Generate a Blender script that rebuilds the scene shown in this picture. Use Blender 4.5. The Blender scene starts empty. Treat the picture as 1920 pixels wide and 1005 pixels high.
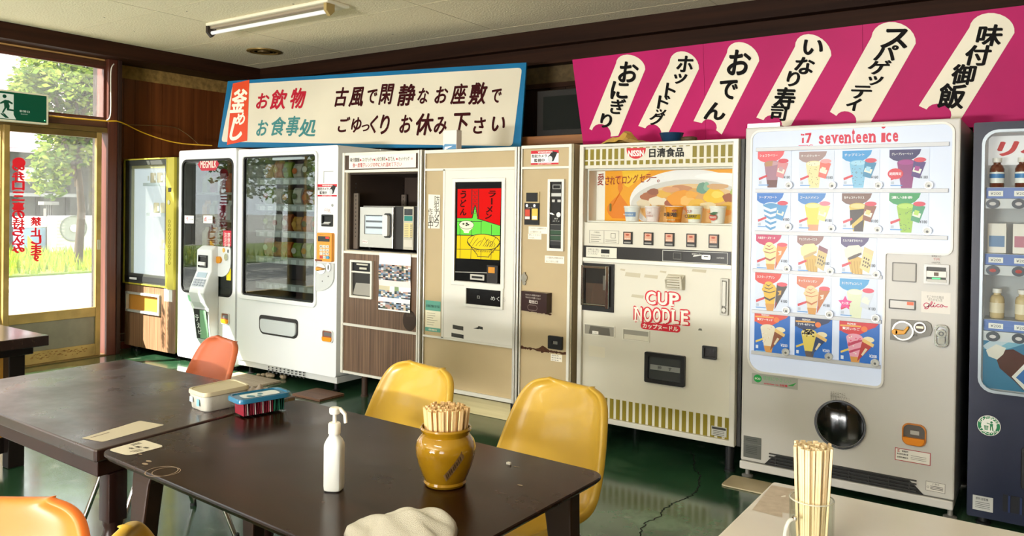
import bpy, bmesh, math, random
from mathutils import Vector, Matrix
random.seed(7)
SC = bpy.context.scene
COL = bpy.context.collection

# ------------------------------------------------------------------ camera
YAW, PIT, ROL = math.radians(34.43), math.radians(0.549), math.radians(0.748)
FPX, PPX, PPY = 1468.0, 960.0, 402.3
CAM = Vector((0.0, 0.0, 1.42))
_f = Vector((-math.sin(YAW) * math.cos(PIT), math.cos(YAW) * math.cos(PIT), -math.sin(PIT)))
_r = Vector((math.cos(YAW), math.sin(YAW), 0))
_u = _r.cross(_f)
RGT = _r * math.cos(ROL) + _u * math.sin(ROL)
UPV = -_r * math.sin(ROL) + _u * math.cos(ROL)
cd = bpy.data.cameras.new('camera')
cam = bpy.data.objects.new('camera', cd)
COL.objects.link(cam)
cam.matrix_world = Matrix(((RGT.x, UPV.x, -_f.x, CAM.x), (RGT.y, UPV.y, -_f.y, CAM.y), (RGT.z, UPV.z, -_f.z, CAM.z), (0, 0, 0, 1)))
cd.sensor_fit = 'HORIZONTAL'
cd.sensor_width = 36
cd.lens = 36 * FPX / 1920
cd.shift_y = (PPY - 502.5) / 1920
cd.clip_start = 0.05
cd.clip_end = 300
SC.camera = cam

# ------------------------------------------------------------------ light
w = bpy.data.worlds.new('world')
SC.world = w
w.use_nodes = True
bg = w.node_tree.nodes['Background']
bg.inputs[0].default_value = (0.90, 0.95, 1.0, 1)
bg.inputs[1].default_value = 5.0
sd = bpy.data.lights.new('sun', 'SUN')
sd.energy = 26.0
sd.angle = math.radians(0.6)
sd.color = (1.0, 0.94, 0.82)
sun = bpy.data.objects.new('sun', sd)
COL.objects.link(sun)
sun.rotation_euler = Vector((1.0, 1.5, -1.45)).to_track_quat('-Z', 'Y').to_euler()
sun.location = (-12, -5, 9)


def area(name, loc, direction, sx, sy, power, col=(0.97, 0.98, 1.0)):
    d = bpy.data.lights.new(name, 'AREA')
    d.shape = 'RECTANGLE'
    d.size = sx
    d.size_y = sy
    d.energy = power
    d.color = col
    o = bpy.data.objects.new(name, d)
    COL.objects.link(o)
    o.location = loc
    o.rotation_euler = Vector(direction).to_track_quat('-Z', 'Z' if abs(direction[2]) < 0.9 else 'Y').to_euler()
    return o


# daylight entering by the front windows behind the camera and by the left-hand glazing
for k, xx in enumerate((-2.6, 1.5)):
    area('window_daylight', (xx, -4.42, 1.55), (0, 1, 0), 2.0, 1.7, 50, (1.0, 0.985, 0.965))
# added uplight just inside the window sill, fills in the ceiling
area('fill_uplight', (-2.6, -4.40, 0.80), (0, 1, 1.5), 2.1, 0.4, 680, (1.0, 0.98, 0.94))
SC.view_settings.view_transform = 'Standard'
SC.view_settings.look = 'None'
SC.view_settings.exposure = 0.25
SC.view_settings.gamma = 1.0
SC.view_settings.use_curve_mapping = False
SC.cycles.max_bounces = 10
SC.cycles.transparent_max_bounces = 16
SC.cycles.sample_clamp_indirect = 6.0
SC.cycles.caustics_reflective = False
SC.cycles.caustics_refractive = False


# ------------------------------------------------------------------ helpers
def ray(px, py):
    return RGT * ((px - PPX) / FPX) - UPV * ((py - PPY) / FPX) + _f


class Face:
    """a plane in the room: origin, right, up, and the normal that points into the room"""
    def __init__(s, o, ex, ez):
        s.o = Vector(o)
        s.ex = Vector(ex).normalized()
        s.ez = Vector(ez).normalized()
        s.n = s.ex.cross(s.ez).normalized()

    def st(s, px, py, d=0.0):
        r = ray(px, py)
        t = ((s.o + s.n * d) - CAM).dot(s.n) / r.dot(s.n)
        q = CAM + r * t - s.o
        return q.dot(s.ex), q.dot(s.ez)

    def box(s, p0, p1):
        a = s.st(*p0)
        b = s.st(*p1)
        return a[0], b[0], b[1], a[1]          # s0,s1,t0,t1 from top-left and bottom-right

    def at(s, a, b, d=0.0):
        return s.o + s.ex * a + s.ez * b + s.n * d


def lin(c):
    if isinstance(c, str):
        c = c.lstrip('#')
        c = tuple(int(c[i:i + 2], 16) for i in (0, 2, 4))
    r = []
    for v in c:
        v = v / 255.0
        r.append(v / 12.92 if v <= 0.04045 else ((v + 0.055) / 1.055) ** 2.4)
    return (r[0], r[1], r[2], 1.0)


_mc = {}


def M(c, rough=0.5, metal=0.0, emit=0.0, coat=0.0, vary=0.0, scale=6.0, bump=0.0, trans=0.0, stretch=(1, 1, 1), spec=0.3, c2=None, lo=0.35, hi=0.65, detail=4.0, alpha=1.0):
    key = (c if isinstance(c, str) else tuple(c), rough, metal, emit, coat, vary, scale, bump, trans, stretch, spec, c2, lo, hi, detail, alpha)
    if key in _mc:
        return _mc[key]
    m = bpy.data.materials.new('mat')
    m.use_nodes = True
    nt = m.node_tree
    b = nt.nodes['Principled BSDF']
    base = lin(c)
    b.inputs['Base Color'].default_value = base
    b.inputs['Roughness'].default_value = rough
    b.inputs['Metallic'].default_value = metal
    b.inputs['Coat Weight'].default_value = coat
    b.inputs['Coat Roughness'].default_value = 0.08
    b.inputs['Transmission Weight'].default_value = trans
    b.inputs['Specular IOR Level'].default_value = spec
    b.inputs['Alpha'].default_value = alpha
    if emit:
        b.inputs['Emission Color'].default_value = base
        b.inputs['Emission Strength'].default_value = emit
        if emit < 2:                            # translucent print: pale only where light comes through it
            b.inputs['Base Color'].default_value = tuple(v * 0.45 for v in base[:3]) + (1,)
    if vary or bump or c2:
        tc = nt.nodes.new('ShaderNodeTexCoord')
        mp = nt.nodes.new('ShaderNodeMapping')
        mp.inputs['Scale'].default_value = stretch
        nz = nt.nodes.new('ShaderNodeTexNoise')
        nz.inputs['Scale'].default_value = scale
        nz.inputs['Detail'].default_value = detail
        nt.links.new(tc.outputs['Object'], mp.inputs[0])
        nt.links.new(mp.outputs[0], nz.inputs[0])
        if vary or c2:
            cr = nt.nodes.new('ShaderNodeValToRGB')
            cr.color_ramp.elements[0].position = lo
            cr.color_ramp.elements[1].position = hi
            if c2:
                cr.color_ramp.elements[0].color = base
                cr.color_ramp.elements[1].color = lin(c2)
            else:
                cr.color_ramp.elements[0].color = tuple(v * (1 - vary) for v in base[:3]) + (1,)
                cr.color_ramp.elements[1].color = tuple(min(1, v * (1 + vary * 0.4)) for v in base[:3]) + (1,)
            nt.links.new(nz.outputs[0], cr.inputs[0])
            nt.links.new(cr.outputs[0], b.inputs['Base Color'])
        if bump:
            bp = nt.nodes.new('ShaderNodeBump')
            bp.inputs['Strength'].default_value = bump
            bp.inputs['Distance'].default_value = 0.01
            nt.links.new(nz.outputs[0], bp.inputs['Height'])
            nt.links.new(bp.outputs[0], b.inputs['Normal'])
    _mc[key] = m
    return m


def pane_mat(tint=(1, 1, 1), rough=0.0, dust=0.0, ior=1.5):
    key = ('pane', tint, rough, dust, ior)
    if key in _mc:
        return _mc[key]
    m = bpy.data.materials.new('glass')
    m.use_nodes = True
    nt = m.node_tree
    nt.nodes.clear()
    out = nt.nodes.new('ShaderNodeOutputMaterial')
    tr = nt.nodes.new('ShaderNodeBsdfTransparent')
    tr.inputs[0].default_value = (*tint, 1)
    gl = nt.nodes.new('ShaderNodeBsdfGlossy')
    gl.inputs['Roughness'].default_value = rough
    # reflectance by viewing angle (the same from either side of the sheet)
    lw = nt.nodes.new('ShaderNodeLayerWeight')
    lw.inputs[0].default_value = 0.5
    pw = nt.nodes.new('ShaderNodeMath'); pw.operation = 'POWER'; pw.inputs[1].default_value = 5.0
    f0 = ((ior - 1) / (ior + 1)) ** 2
    fr = nt.nodes.new('ShaderNodeMath'); fr.operation = 'MULTIPLY_ADD'
    fr.inputs[1].default_value = 1 - f0
    fr.inputs[2].default_value = f0
    nt.links.new(lw.outputs['Facing'], pw.inputs[0])
    nt.links.new(pw.outputs[0], fr.inputs[0])
    mx = nt.nodes.new('ShaderNodeMixShader')
    nt.links.new(fr.outputs[0], mx.inputs[0])
    src = tr.outputs[0]
    if dust:
        df = nt.nodes.new('ShaderNodeBsdfTranslucent')
        d2 = nt.nodes.new('ShaderNodeBsdfDiffuse')
        md = nt.nodes.new('ShaderNodeMixShader')
        md.inputs[0].default_value = 0.3
        nt.links.new(df.outputs[0], md.inputs[1])
        nt.links.new(d2.outputs[0], md.inputs[2])
        mm = nt.nodes.new('ShaderNodeMixShader')
        mm.inputs[0].default_value = dust
        nt.links.new(src, mm.inputs[1])
        nt.links.new(md.outputs[0], mm.inputs[2])
        src = mm.outputs[0]
    nt.links.new(src, mx.inputs[1])
    nt.links.new(gl.outputs[0], mx.inputs[2])
    nt.links.new(mx.outputs[0], out.inputs[0])
    _mc[key] = m
    return m


def wood_mat(c1, c2, rough=0.4, axis=2, scale=3.0, ring=18.0, bump=0.0, coat=0.0, spec=0.5):
    """straight-grained wood: noise stretched along an axis"""
    st = [ring, ring, ring]
    st[axis] = 0.6
    return M(c1, rough=rough, c2=c2, scale=scale, stretch=tuple(st), bump=bump, coat=coat, detail=6.0, lo=0.3, hi=0.7, spec=spec)


_tc = {}


def glyphs(body, bold=0.0, space=1.0):
    key = (body, bold, space)
    if key in _tc:
        return _tc[key]
    c = bpy.data.curves.new('t', 'FONT')
    c.body = body
    c.size = 1.0
    c.offset = bold
    c.space_character = space
    c.resolution_u = 4
    o = bpy.data.objects.new('t', c)
    COL.objects.link(o)
    dg = bpy.context.evaluated_depsgraph_get()
    dg.update()
    me = bpy.data.meshes.new_from_object(o.evaluated_get(dg))
    vs = [(v.co.x, v.co.y) for v in me.vertices]
    fs = [tuple(p.vertices) for p in me.polygons]
    bpy.data.objects.remove(o)
    bpy.data.curves.remove(c)
    bpy.data.meshes.remove(me)
    _tc[key] = (vs, fs)
    return _tc[key]


def rrect(s0, s1, t0, t1, r=0.0, n=4, rs=None):
    """rounded rectangle, counter-clockwise from the bottom-left; rs = radii (bl, br, tr, tl)"""
    rs = rs or (r, r, r, r)
    pts = []
    for (cx, cy, sx, sy, a0), q in zip(((s0, t0, 1, 1, 180), (s1, t0, -1, 1, 270), (s1, t1, -1, -1, 0), (s0, t1, 1, -1, 90)), rs):
        q = max(q, 1e-5)
        for k in range(n + 1):
            a = math.radians(a0 + 90 * k / n)
            pts.append((cx + sx * q + q * math.cos(a), cy + sy * q + q * math.sin(a)))
    return pts


def ellipse(cx, cy, rx, ry, n=24, a0=0.0, a1=360.0):
    full = abs(a1 - a0) >= 360
    return [(cx + rx * math.cos(math.radians(a0 + (a1 - a0) * k / (n if full else n - 1))), cy + ry * math.sin(math.radians(a0 + (a1 - a0) * k / (n if full else n - 1)))) for k in range(n)]


class MB:
    def __init__(s):
        s.bm = bmesh.new()
        s.mats = []
        s.mi = 0

    def use(s, m):
        if m not in s.mats:
            s.mats.append(m)
        s.mi = s.mats.index(m)
        return s

    def _face(s, vs):
        try:
            f = s.bm.faces.new(vs)
            f.material_index = s.mi
            return f
        except ValueError:
            return None

    def mark(s):
        """what follows becomes a part of its own"""
        if not hasattr(s, 'cuts'):
            s.cuts = []
        s.cuts.append(len(s.bm.faces))
        return s

    def done_each(s, name, parent):
        s.bm.faces.ensure_lookup_table()
        cuts = sorted(set([0] + getattr(s, 'cuts', []) + [len(s.bm.faces)]))
        for a, b in zip(cuts, cuts[1:]):
            m = MB()
            m.mats = list(s.mats)
            for f in s.bm.faces[a:b]:
                g = m.bm.faces.new([m.bm.verts.new(v.co) for v in f.verts])
                g.material_index = f.material_index
            bmesh.ops.remove_doubles(m.bm, verts=m.bm.verts[:], dist=1e-6)
            m.done(name, None, parent, fix=False)
        s.bm.free()

    def prism(s, F, pts, d0, d1, flip=False):
        a = [s.bm.verts.new(F.at(p[0], p[1], d0)) for p in pts]
        b = [s.bm.verts.new(F.at(p[0], p[1], d1)) for p in pts]
        n = len(pts)
        s._face(b)
        s._face(a[::-1])
        for i in range(n):
            s._face((a[i], a[(i + 1) % n], b[(i + 1) % n], b[i]))
        return s

    def flat(s, F, pts, d):
        s._face([s.bm.verts.new(F.at(p[0], p[1], d)) for p in pts])
        return s

    def ring(s, F, out, inn, d0, d1):
        n = len(out)
        v = [[s.bm.verts.new(F.at(p[0], p[1], d)) for p in q] for q in (out, inn) for d in (d0, d1)]
        oa, ob, ia, ib = v
        for i in range(n):
            j = (i + 1) % n
            s._face((ob[i], ob[j], ib[j], ib[i]))
            s._face((oa[j], oa[i], ia[i], ia[j]))
            s._face((oa[i], oa[j], ob[j], ob[i]))
            s._face((ia[j], ia[i], ib[i], ib[j]))
        return s

    def plate(s, F, s0, s1, t0, t1, d0, d1, r=0.0):
        return s.prism(F, rrect(s0, s1, t0, t1, r) if r else [(s0, t0), (s1, t0), (s1, t1), (s0, t1)], d0, d1)

    def frame(s, F, s0, s1, t0, t1, wd, d0, d1, r=0.0):
        wd = wd if isinstance(wd, tuple) else (wd,) * 4        # left, right, bottom, top
        q = max(r, 1e-4)
        return s.ring(F, rrect(s0, s1, t0, t1, q), rrect(s0 + wd[0], s1 - wd[1], t0 + wd[2], t1 - wd[3], max(q * 0.7, 1e-4)), d0, d1)

    def box(s, x0, x1, y0, y1, z0, z1):
        F = Face((0, 0, 0), (1, 0, 0), (0, 1, 0))
        return s.prism(F, [(x0, y0), (x1, y0), (x1, y1), (x0, y1)], z0, z1)

    def text(s, F, body, s0, s1, t0, t1, d, bold=0.0, shear=0.0, rot=0.0, mirror=False, space=1.0):
        vs, fs = glyphs(body, 0.0, space)
        if not vs:
            return s
        pts = [(x + shear * y, y) for x, y in vs]
        x0 = min(p[0] for p in pts); x1 = max(p[0] for p in pts)
        y0 = min(p[1] for p in pts); y1 = max(p[1] for p in pts)
        cx, cy = (s0 + s1) / 2, (t0 + t1) / 2
        ca, sa = math.cos(rot), math.sin(rot)
        offs = [(0.0, 0.0)]
        if bold:                                # a flat brush held at a slant: strokes thicken more along one diagonal
            for k in range(8):
                a = math.pi * k / 4
                u, v = bold * 1.15 * math.cos(a), bold * 0.62 * math.sin(a)
                offs.append((u * 0.8 + v * 0.6, -u * 0.6 + v * 0.8))
        pad = bold
        for i, (ox, oy) in enumerate(offs):
            bv = []
            for x, y in pts:
                a = ((x + ox - x0 + pad) / max(x1 - x0 + 2 * pad, 1e-6) - 0.5) * (s1 - s0)
                b = ((y + oy - y0 + pad) / max(y1 - y0 + 2 * pad, 1e-6) - 0.5) * (t1 - t0)
                if mirror:
                    a = -a
                bv.append(s.bm.verts.new(F.at(cx + a * ca - b * sa, cy + a * sa + b * ca, d + i * 2e-5)))
            for f in fs:
                s._face([bv[j] for j in (f[::-1] if mirror else f)])
        return s

    def tube(s, pts, r, n=8, caps=True, closed=False):
        pts = [Vector(p) for p in pts]
        rs = r if isinstance(r, (list, tuple)) else [r] * len(pts)
        rings = []
        up = Vector((0, 0, 1))
        prev = None
        m = len(pts)
        for i, p in enumerate(pts):
            if closed:
                t = pts[(i + 1) % m] - pts[i - 1]
            else:
                t = (pts[min(i + 1, m - 1)] - pts[max(i - 1, 0)])
            t = t.normalized()
            if prev is None:
                a = t.cross(up if abs(t.z) < 0.9 else Vector((1, 0, 0))).normalized()
            else:
                a = (prev - t * prev.dot(t)).normalized()
            prev = a
            b = t.cross(a)
            rings.append([s.bm.verts.new(p + (a * math.cos(2 * math.pi * k / n) + b * math.sin(2 * math.pi * k / n)) * rs[i]) for k in range(n)])
        for i in range(m if closed else m - 1):
            q0, q1 = rings[i], rings[(i + 1) % m]
            for k in range(n):
                s._face((q0[k], q0[(k + 1) % n], q1[(k + 1) % n], q1[k]))
        if caps and not closed:
            s._face(rings[0][::-1])
            s._face(rings[-1])
        return s

    def lathe(s, c, prof, n=24, sx=1.0, sy=1.0, axis=None):
        c = Vector(c)
        if axis is None:
            ea, eb, en = Vector((1, 0, 0)), Vector((0, 1, 0)), Vector((0, 0, 1))
        else:
            en = Vector(axis).normalized()
            ea = en.cross(Vector((0, 0, 1)) if abs(en.z) < 0.9 else Vector((1, 0, 0))).normalized()
            eb = en.cross(ea)
        rings = []
        for r, z in prof:
            if r <= 1e-6:
                rings.append([s.bm.verts.new(c + en * z)])
            else:
                rings.append([s.bm.verts.new(c + ea * (r * sx * math.cos(2 * math.pi * k / n)) + eb * (r * sy * math.sin(2 * math.pi * k / n)) + en * z) for k in range(n)])
        for q0, q1 in zip(rings, rings[1:]):
            if len(q0) == 1 and len(q1) == 1:
                continue
            for k in range(n):
                j = (k + 1) % n
                if len(q0) == 1:
                    s._face((q0[0], q1[j], q1[k]))
                elif len(q1) == 1:
                    s._face((q0[k], q0[j], q1[0]))
                else:
                    s._face((q0[k], q0[j], q1[j], q1[k]))
        if len(rings[0]) > 1:
            s._face(rings[0][::-1])
        if len(rings[-1]) > 1:
            s._face(rings[-1])
        return s

    def loft(s, loops, caps=True):
        rg = [[s.bm.verts.new(Vector(p)) for p in L] for L in loops]
        n = len(rg[0])
        for a, b in zip(rg, rg[1:]):
            for k in range(n):
                s._face((a[k], a[(k + 1) % n], b[(k + 1) % n], b[k]))
        if caps:
            s._face(rg[0][::-1])
            s._face(rg[-1])
        return s

    def done(s, name, mat=None, parent=None, smooth=False, bevel=0.0, seg=2, loc=None, label=None, fix=True, subd=0):
        if mat is not None and not s.mats:
            s.mats = [mat]
        if fix:
            bmesh.ops.recalc_face_normals(s.bm, faces=s.bm.faces[:])
        base = Vector(loc) if loc is not None else (parent.matrix_world.translation.copy() if parent is not None and parent.get('_world') else Vector((0, 0, 0)))
        if parent is not None and not parent.get('_world'):
            base = Vector((0, 0, 0))
        for v in s.bm.verts:
            v.co -= base
        me = bpy.data.meshes.new(name)
        s.bm.to_mesh(me)
        s.bm.free()
        for m in s.mats:
            me.materials.append(m)
        o = bpy.data.objects.new(name, me)
        COL.objects.link(o)
        if smooth:
            for p in me.polygons:
                p.use_smooth = True
        if bevel:
            b = o.modifiers.new('bevel', 'BEVEL')
            b.width = bevel
            b.segments = seg
            b.limit_method = 'ANGLE'
            b.angle_limit = math.radians(40)
            b.harden_normals = False
        if subd:
            q = o.modifiers.new('subd', 'SUBSURF')
            q.levels = q.render_levels = subd
        if smooth and not subd:
            try:
                me.set_sharp_from_angle(angle=math.radians(38))
            except Exception:
                pass
        if parent is not None:
            o.parent = parent
            if parent.get('_world'):
                o['_world'] = 1
                if parent.get('_part'):
                    pass
        elif loc is not None:
            o.location = base
        o['_part'] = 1
        return o


def thing(name, label, cat, loc=(0, 0, 0), rotz=0.0, group=None, world=True):
    o = bpy.data.objects.new(name, None)
    COL.objects.link(o)
    o.empty_display_size = 0.1
    o.location = loc
    o.rotation_euler = (0, 0, rotz)
    o['label'] = label
    o['category'] = cat
    if group:
        o['group'] = group
    if world:
        o['_world'] = 1                       # its parts are modelled in room coordinates
        o.matrix_world = Matrix.Translation(Vector(loc))
    return o


def tag(o, label=None, cat=None, group=None, kind=None):
    for k, v in (('label', label), ('category', cat), ('group', group), ('kind', kind)):
        if v:
            o[k] = v
    return o


def sub(mb, name, mat, part, **kw):
    """a sub-part under a part whose mesh is stored relative to the thing's base"""
    root = part
    while root.parent is not None:
        root = root.parent
    o = mb.done(name, mat, None, **kw)
    for v in o.data.vertices:
        v.co -= root.matrix_world.translation if root.get('_world') else Vector((0, 0, 0))
    o.parent = part
    return o


def struct(o):
    o['kind'] = 'structure'
    return o


def dup(root, loc, rotz=0.0, label=None, group=None):
    r = root.copy()
    COL.objects.link(r)
    r.location = loc
    r.rotation_euler = (0, 0, rotz)
    if label:
        r['label'] = label
    if group:
        r['group'] = group
    for ch in list(root.children):
        c = ch.copy()
        COL.objects.link(c)
        c.parent = r
        for g in ch.children:
            d = g.copy()
            COL.objects.link(d)
            d.parent = c
    return r


YF = 4.10
FR = Face((0, YF, 0), (1, 0, 0), (0, 0, 1))        # the common front plane of the machine row
FX = Face((0, 0, 0), (1, 0, 0), (0, 0, 1))


def frontat(y):
    return Face((0, y, 0), (1, 0, 0), (0, 0, 1))


TOPV = Vector((0, 0, 1))


def tableface(z):
    return Face((0, 0, z), (1, 0, 0), (0, 1, 0))


BLACK = M('#0b0b0c', 0.4)
CHROME = M('#c8c8c8', 0.12, metal=1.0)
ALU = M('#cfcdc6', 0.35, metal=0.55)
DARKMET = M('#2b2b2c', 0.35, metal=0.6)
INK = M('#141414', 0.6)

# ================================================================== SETTING
XW = -7.36      # panelled left wall
XD = -7.20      # door plane
YB = 5.60       # back wall
ZC = 2.87
XR, YN = 2.6, -4.5
floor_m = bpy.data.materials.new('floor_paint')
floor_m.use_nodes = True
nt = floor_m.node_tree
pb = nt.nodes['Principled BSDF']
tc = nt.nodes.new('ShaderNodeTexCoord')
n1 = nt.nodes.new('ShaderNodeTexNoise'); n1.inputs['Scale'].default_value = 1.1; n1.inputs['Detail'].default_value = 8; n1.inputs['Roughness'].default_value = 0.65
n2 = nt.nodes.new('ShaderNodeTexNoise'); n2.inputs['Scale'].default_value = 9; n2.inputs['Detail'].default_value = 6
r1 = nt.nodes.new('ShaderNodeValToRGB')
r1.color_ramp.elements[0].position = 0.36; r1.color_ramp.elements[0].color = lin('#1f3c29')
r1.color_ramp.elements[1].position = 0.66; r1.color_ramp.elements[1].color = lin('#587a5e')
e = r1.color_ramp.elements.new(0.52); e.color = lin('#2a4b34')
r2 = nt.nodes.new('ShaderNodeValToRGB')
r2.color_ramp.elements[0].position = 0.62; r2.color_ramp.elements[0].color = (0, 0, 0, 1)
r2.color_ramp.elements[1].position = 0.78; r2.color_ramp.elements[1].color = (1, 1, 1, 1)
mx = nt.nodes.new('ShaderNodeMix'); mx.data_type = 'RGBA'
mx.inputs['B'].default_value = lin('#6d7a68')
nt.links.new(tc.outputs['Object'], n1.inputs[0]); nt.links.new(tc.outputs['Object'], n2.inputs[0])
nt.links.new(n1.outputs[0], r1.inputs[0]); nt.links.new(n2.outputs[0], r2.inputs[0])
nt.links.new(r2.outputs[0], mx.inputs['Factor']); nt.links.new(r1.outputs[0], mx.inputs['A'])
nt.links.new(mx.outputs['Result'], pb.inputs['Base Color'])
rr = nt.nodes.new('ShaderNodeMapRange'); rr.inputs['To Min'].default_value = 0.07; rr.inputs['To Max'].default_value = 0.26
nt.links.new(n2.outputs[0], rr.inputs[0]); nt.links.new(rr.outputs[0], pb.inputs['Roughness'])
pb.inputs['Specular IOR Level'].default_value = 0.5
pb.inputs['Coat Weight'].default_value = 0.5
pb.inputs['Coat Roughness'].default_value = 0.12

struct(MB().box(XW - 0.2, XR, YN, YB + 0.1, -0.12, 0.0).done('floor', floor_m))
ceil_m = M('#ece0be', 0.9, c2='#f4e9cc', scale=70, lo=0.4, hi=0.6, bump=0.5)
cb = MB().use(ceil_m).box(XW, XR, YN, YB, ZC, ZC + 0.1)
cb.use(M('#d0c5a6', 0.9))
for k in range(9):
    yy = 5.2 - k * 0.91
    cb.box(-7.0, XR, yy - 0.002, yy + 0.002, ZC - 0.0015, ZC + 0.01)
for k in range(5):
    xx = -5.6 + k * 1.82
    cb.box(xx - 0.002, xx + 0.002, YN, 5.4, ZC - 0.0014, ZC + 0.01)
cb.use(M('#3a2c1c', 0.9))
for k in range(60):
    xx, yy = random.uniform(-6.9, -0.5), random.uniform(1.8, 5.3)
    q = random.uniform(0.003, 0.009)
    cb.flat(Face((0, 0, ZC), (1, 0, 0), (0, -1, 0)), ellipse(xx, -yy, q, q, 8), 0.001)
struct(cb.done('ceiling'))
beam_m = wood_mat('#26140b', '#382015', 0.5, axis=1, scale=1.2, spec=0.12)
beam_mx = wood_mat('#20110a', '#331e13', 0.55, axis=0, scale=1.2, spec=0.1)
struct(MB().box(-7.31, -7.0, YN, 5.4, 2.735, ZC).box(XW - 0.1, -7.31, 3.93, 5.4, 2.735, ZC).done('trim_1', beam_m, bevel=0.004))
struct(MB().box(XW, XR, 5.40, 5.56, 2.735, ZC).box(XW, XR, 5.47, 5.58, 2.60, 2.735).done('trim_2', beam_mx, bevel=0.004))

# left wall: panelled end, plaster band, brick base
plank = wood_mat('#5a2d12', '#7a4420', 0.35, axis=2, scale=1.5, ring=12)
wl = MB().use(M('#1c0d06', 0.7)).box(XW - 0.1, XW - 0.012, 3.86, YB + 0.1, 0, 2.74)
wl.use(plank)
ys = [3.86, 4.1, 4.215, 4.385, 4.50, 4.68, 4.85, 5.0, 5.2, 5.4, YB]
for a, b in zip(ys, ys[1:]):
    wl.box(XW - 0.012, XW, a + 0.002, b - 0.002, 0.13, 2.61)
wl.use(M('#9a7a42', 0.8, vary=0.35, scale=20)).box(XW - 0.012, XW + 0.006, 3.86, YB, 2.61, 2.735)
brick = M('#8a3f2e', 0.7, vary=0.3, scale=30)
brick2 = M('#6a4a3c', 0.7, vary=0.3, scale=30)
wl.use(M('#9c9286', 0.9)).box(XW - 0.012, XW + 0.012, 3.86, 5.4, 0, 0.155)
for r_ in range(2):
    for k in range(12):
        wl.use(brick if (k + r_) % 3 else brick2).box(XW, XW + 0.022, 3.872 + k * 0.105 + 0.003, 3.872 + k * 0.105 + 0.1, 0.005 + r_ * 0.075, 0.073 + r_ * 0.075)
# wall above and around the glazing further along
wl.use(M('#c89a5a', 0.8, vary=0.15, scale=4)).box(-7.30, -7.22, YN, 3.86, 2.70, 2.76)  # brighter orange: the sun on this band is put into its colour
wl.use(plank).box(-7.30, -7.14, YN, -3.6, 0, 2.75)
struct(wl.done('wall_left'))
# back wall
wb = MB().use(M('#160b06', 0.7)).box(XW, XR, YB, YB + 0.1, 0, ZC)
darkplank = wood_mat('#1e120b', '#2a1a0f', 0.6, axis=2, scale=1.5, ring=12, spec=0.1)
wb.use(darkplank)
xx = XW
while xx < XR:
    wb.box(xx + 0.002, min(xx + 0.148, XR), YB - 0.012, YB, 0, 2.44)
    xx += 0.15
wb.use(M('#54452c', 0.9, vary=0.3, scale=25)).box(XW, XR, YB - 0.014, YB, 2.46, 2.62)
wb.use(beam_mx).box(XW, XR, YB - 0.03, YB, 2.42, 2.46)
struct(wb.done('wall_back'))
struct(MB().box(XR, XR + 0.1, YN, YB, 0, ZC).done('wall_right', M('#8a6a48', 0.7, vary=0.15)))
wf = MB().use(M('#8d6f4e', 0.7, vary=0.15))
wf.box(XW, XR, YN - 0.1, YN, 0, 0.65).box(XW, XR, YN - 0.1, YN, 2.45, ZC)
for a, b in ((XW, -3.65), (-1.55, 0.45), (2.55, XR)):
    wf.box(a, b, YN - 0.1, YN, 0.65, 2.45)
struct(wf.done('wall_front'))


def glazing_mat():
    return pane_mat((0.97, 0.98, 0.97), 0.0, 0.035)


# glazing of the left wall: sliding doors with a transom light above
bronze = M('#6f5a30', 0.4, metal=0.35, vary=0.2, scale=8)
gold = M('#a58a50', 0.38, metal=0.35, vary=0.25, scale=6)
redwood = wood_mat('#431d12', '#57291a', 0.45, axis=2)
FL = Face((XD, 0, 0), (0, 1, 0), (0, 0, 1))
fr = MB().use(wood_mat('#3a2012', '#54301c', 0.45, axis=1))
fr.box(XD - 0.10, XD + 0.02, -3.6, 3.86, 2.10, 2.176)                  # transom rail
fr.box(XD - 0.06, XD + 0.0, -3.6, 3.86, 2.665, 2.715)
fr.use(redwood).box(XD - 0.16, XD + 0.045, 3.845, 3.93, 0, 2.735)      # end post
fr.use(M('#2a1710', 0.5)).box(XD - 0.10, XD + 0.06, 3.93, 3.965, 0, 2.735)
fr.use(redwood)
for yy in (2.1, 0.4, -1.3, -3.6):
    fr.box(XD - 0.12, XD + 0.03, yy - 0.05, yy + 0.05, 0, 2.7)
fr.use(bronze).box(XD - 0.12, XD + 0.04, -3.6, 3.86, -0.002, 0.012)     # sill track
fr.box(XD - 0.09, XD + 0.03, -3.6, 3.86, 2.055, 2.10)
struct(fr.done('trim_3', bevel=0.003))
wi = thing('window_1', 'x', 'x', (XD, 0, 2.4))
for k in ('label', 'category'):
    del wi[k]
struct(wi)
for a, b in ((2.15, 3.845), (0.45, 2.05), (-1.25, 0.35), (-3.55, -1.35)):
    MB().frame(FL, a, b, 2.176, 2.665, 0.022, -0.03, 0.0).done('window_frame', redwood, wi)
    MB().plate(FL, a + 0.02, b - 0.02, 2.196, 2.645, -0.018, -0.014).done('pane', glazing_mat(), wi)


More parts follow.
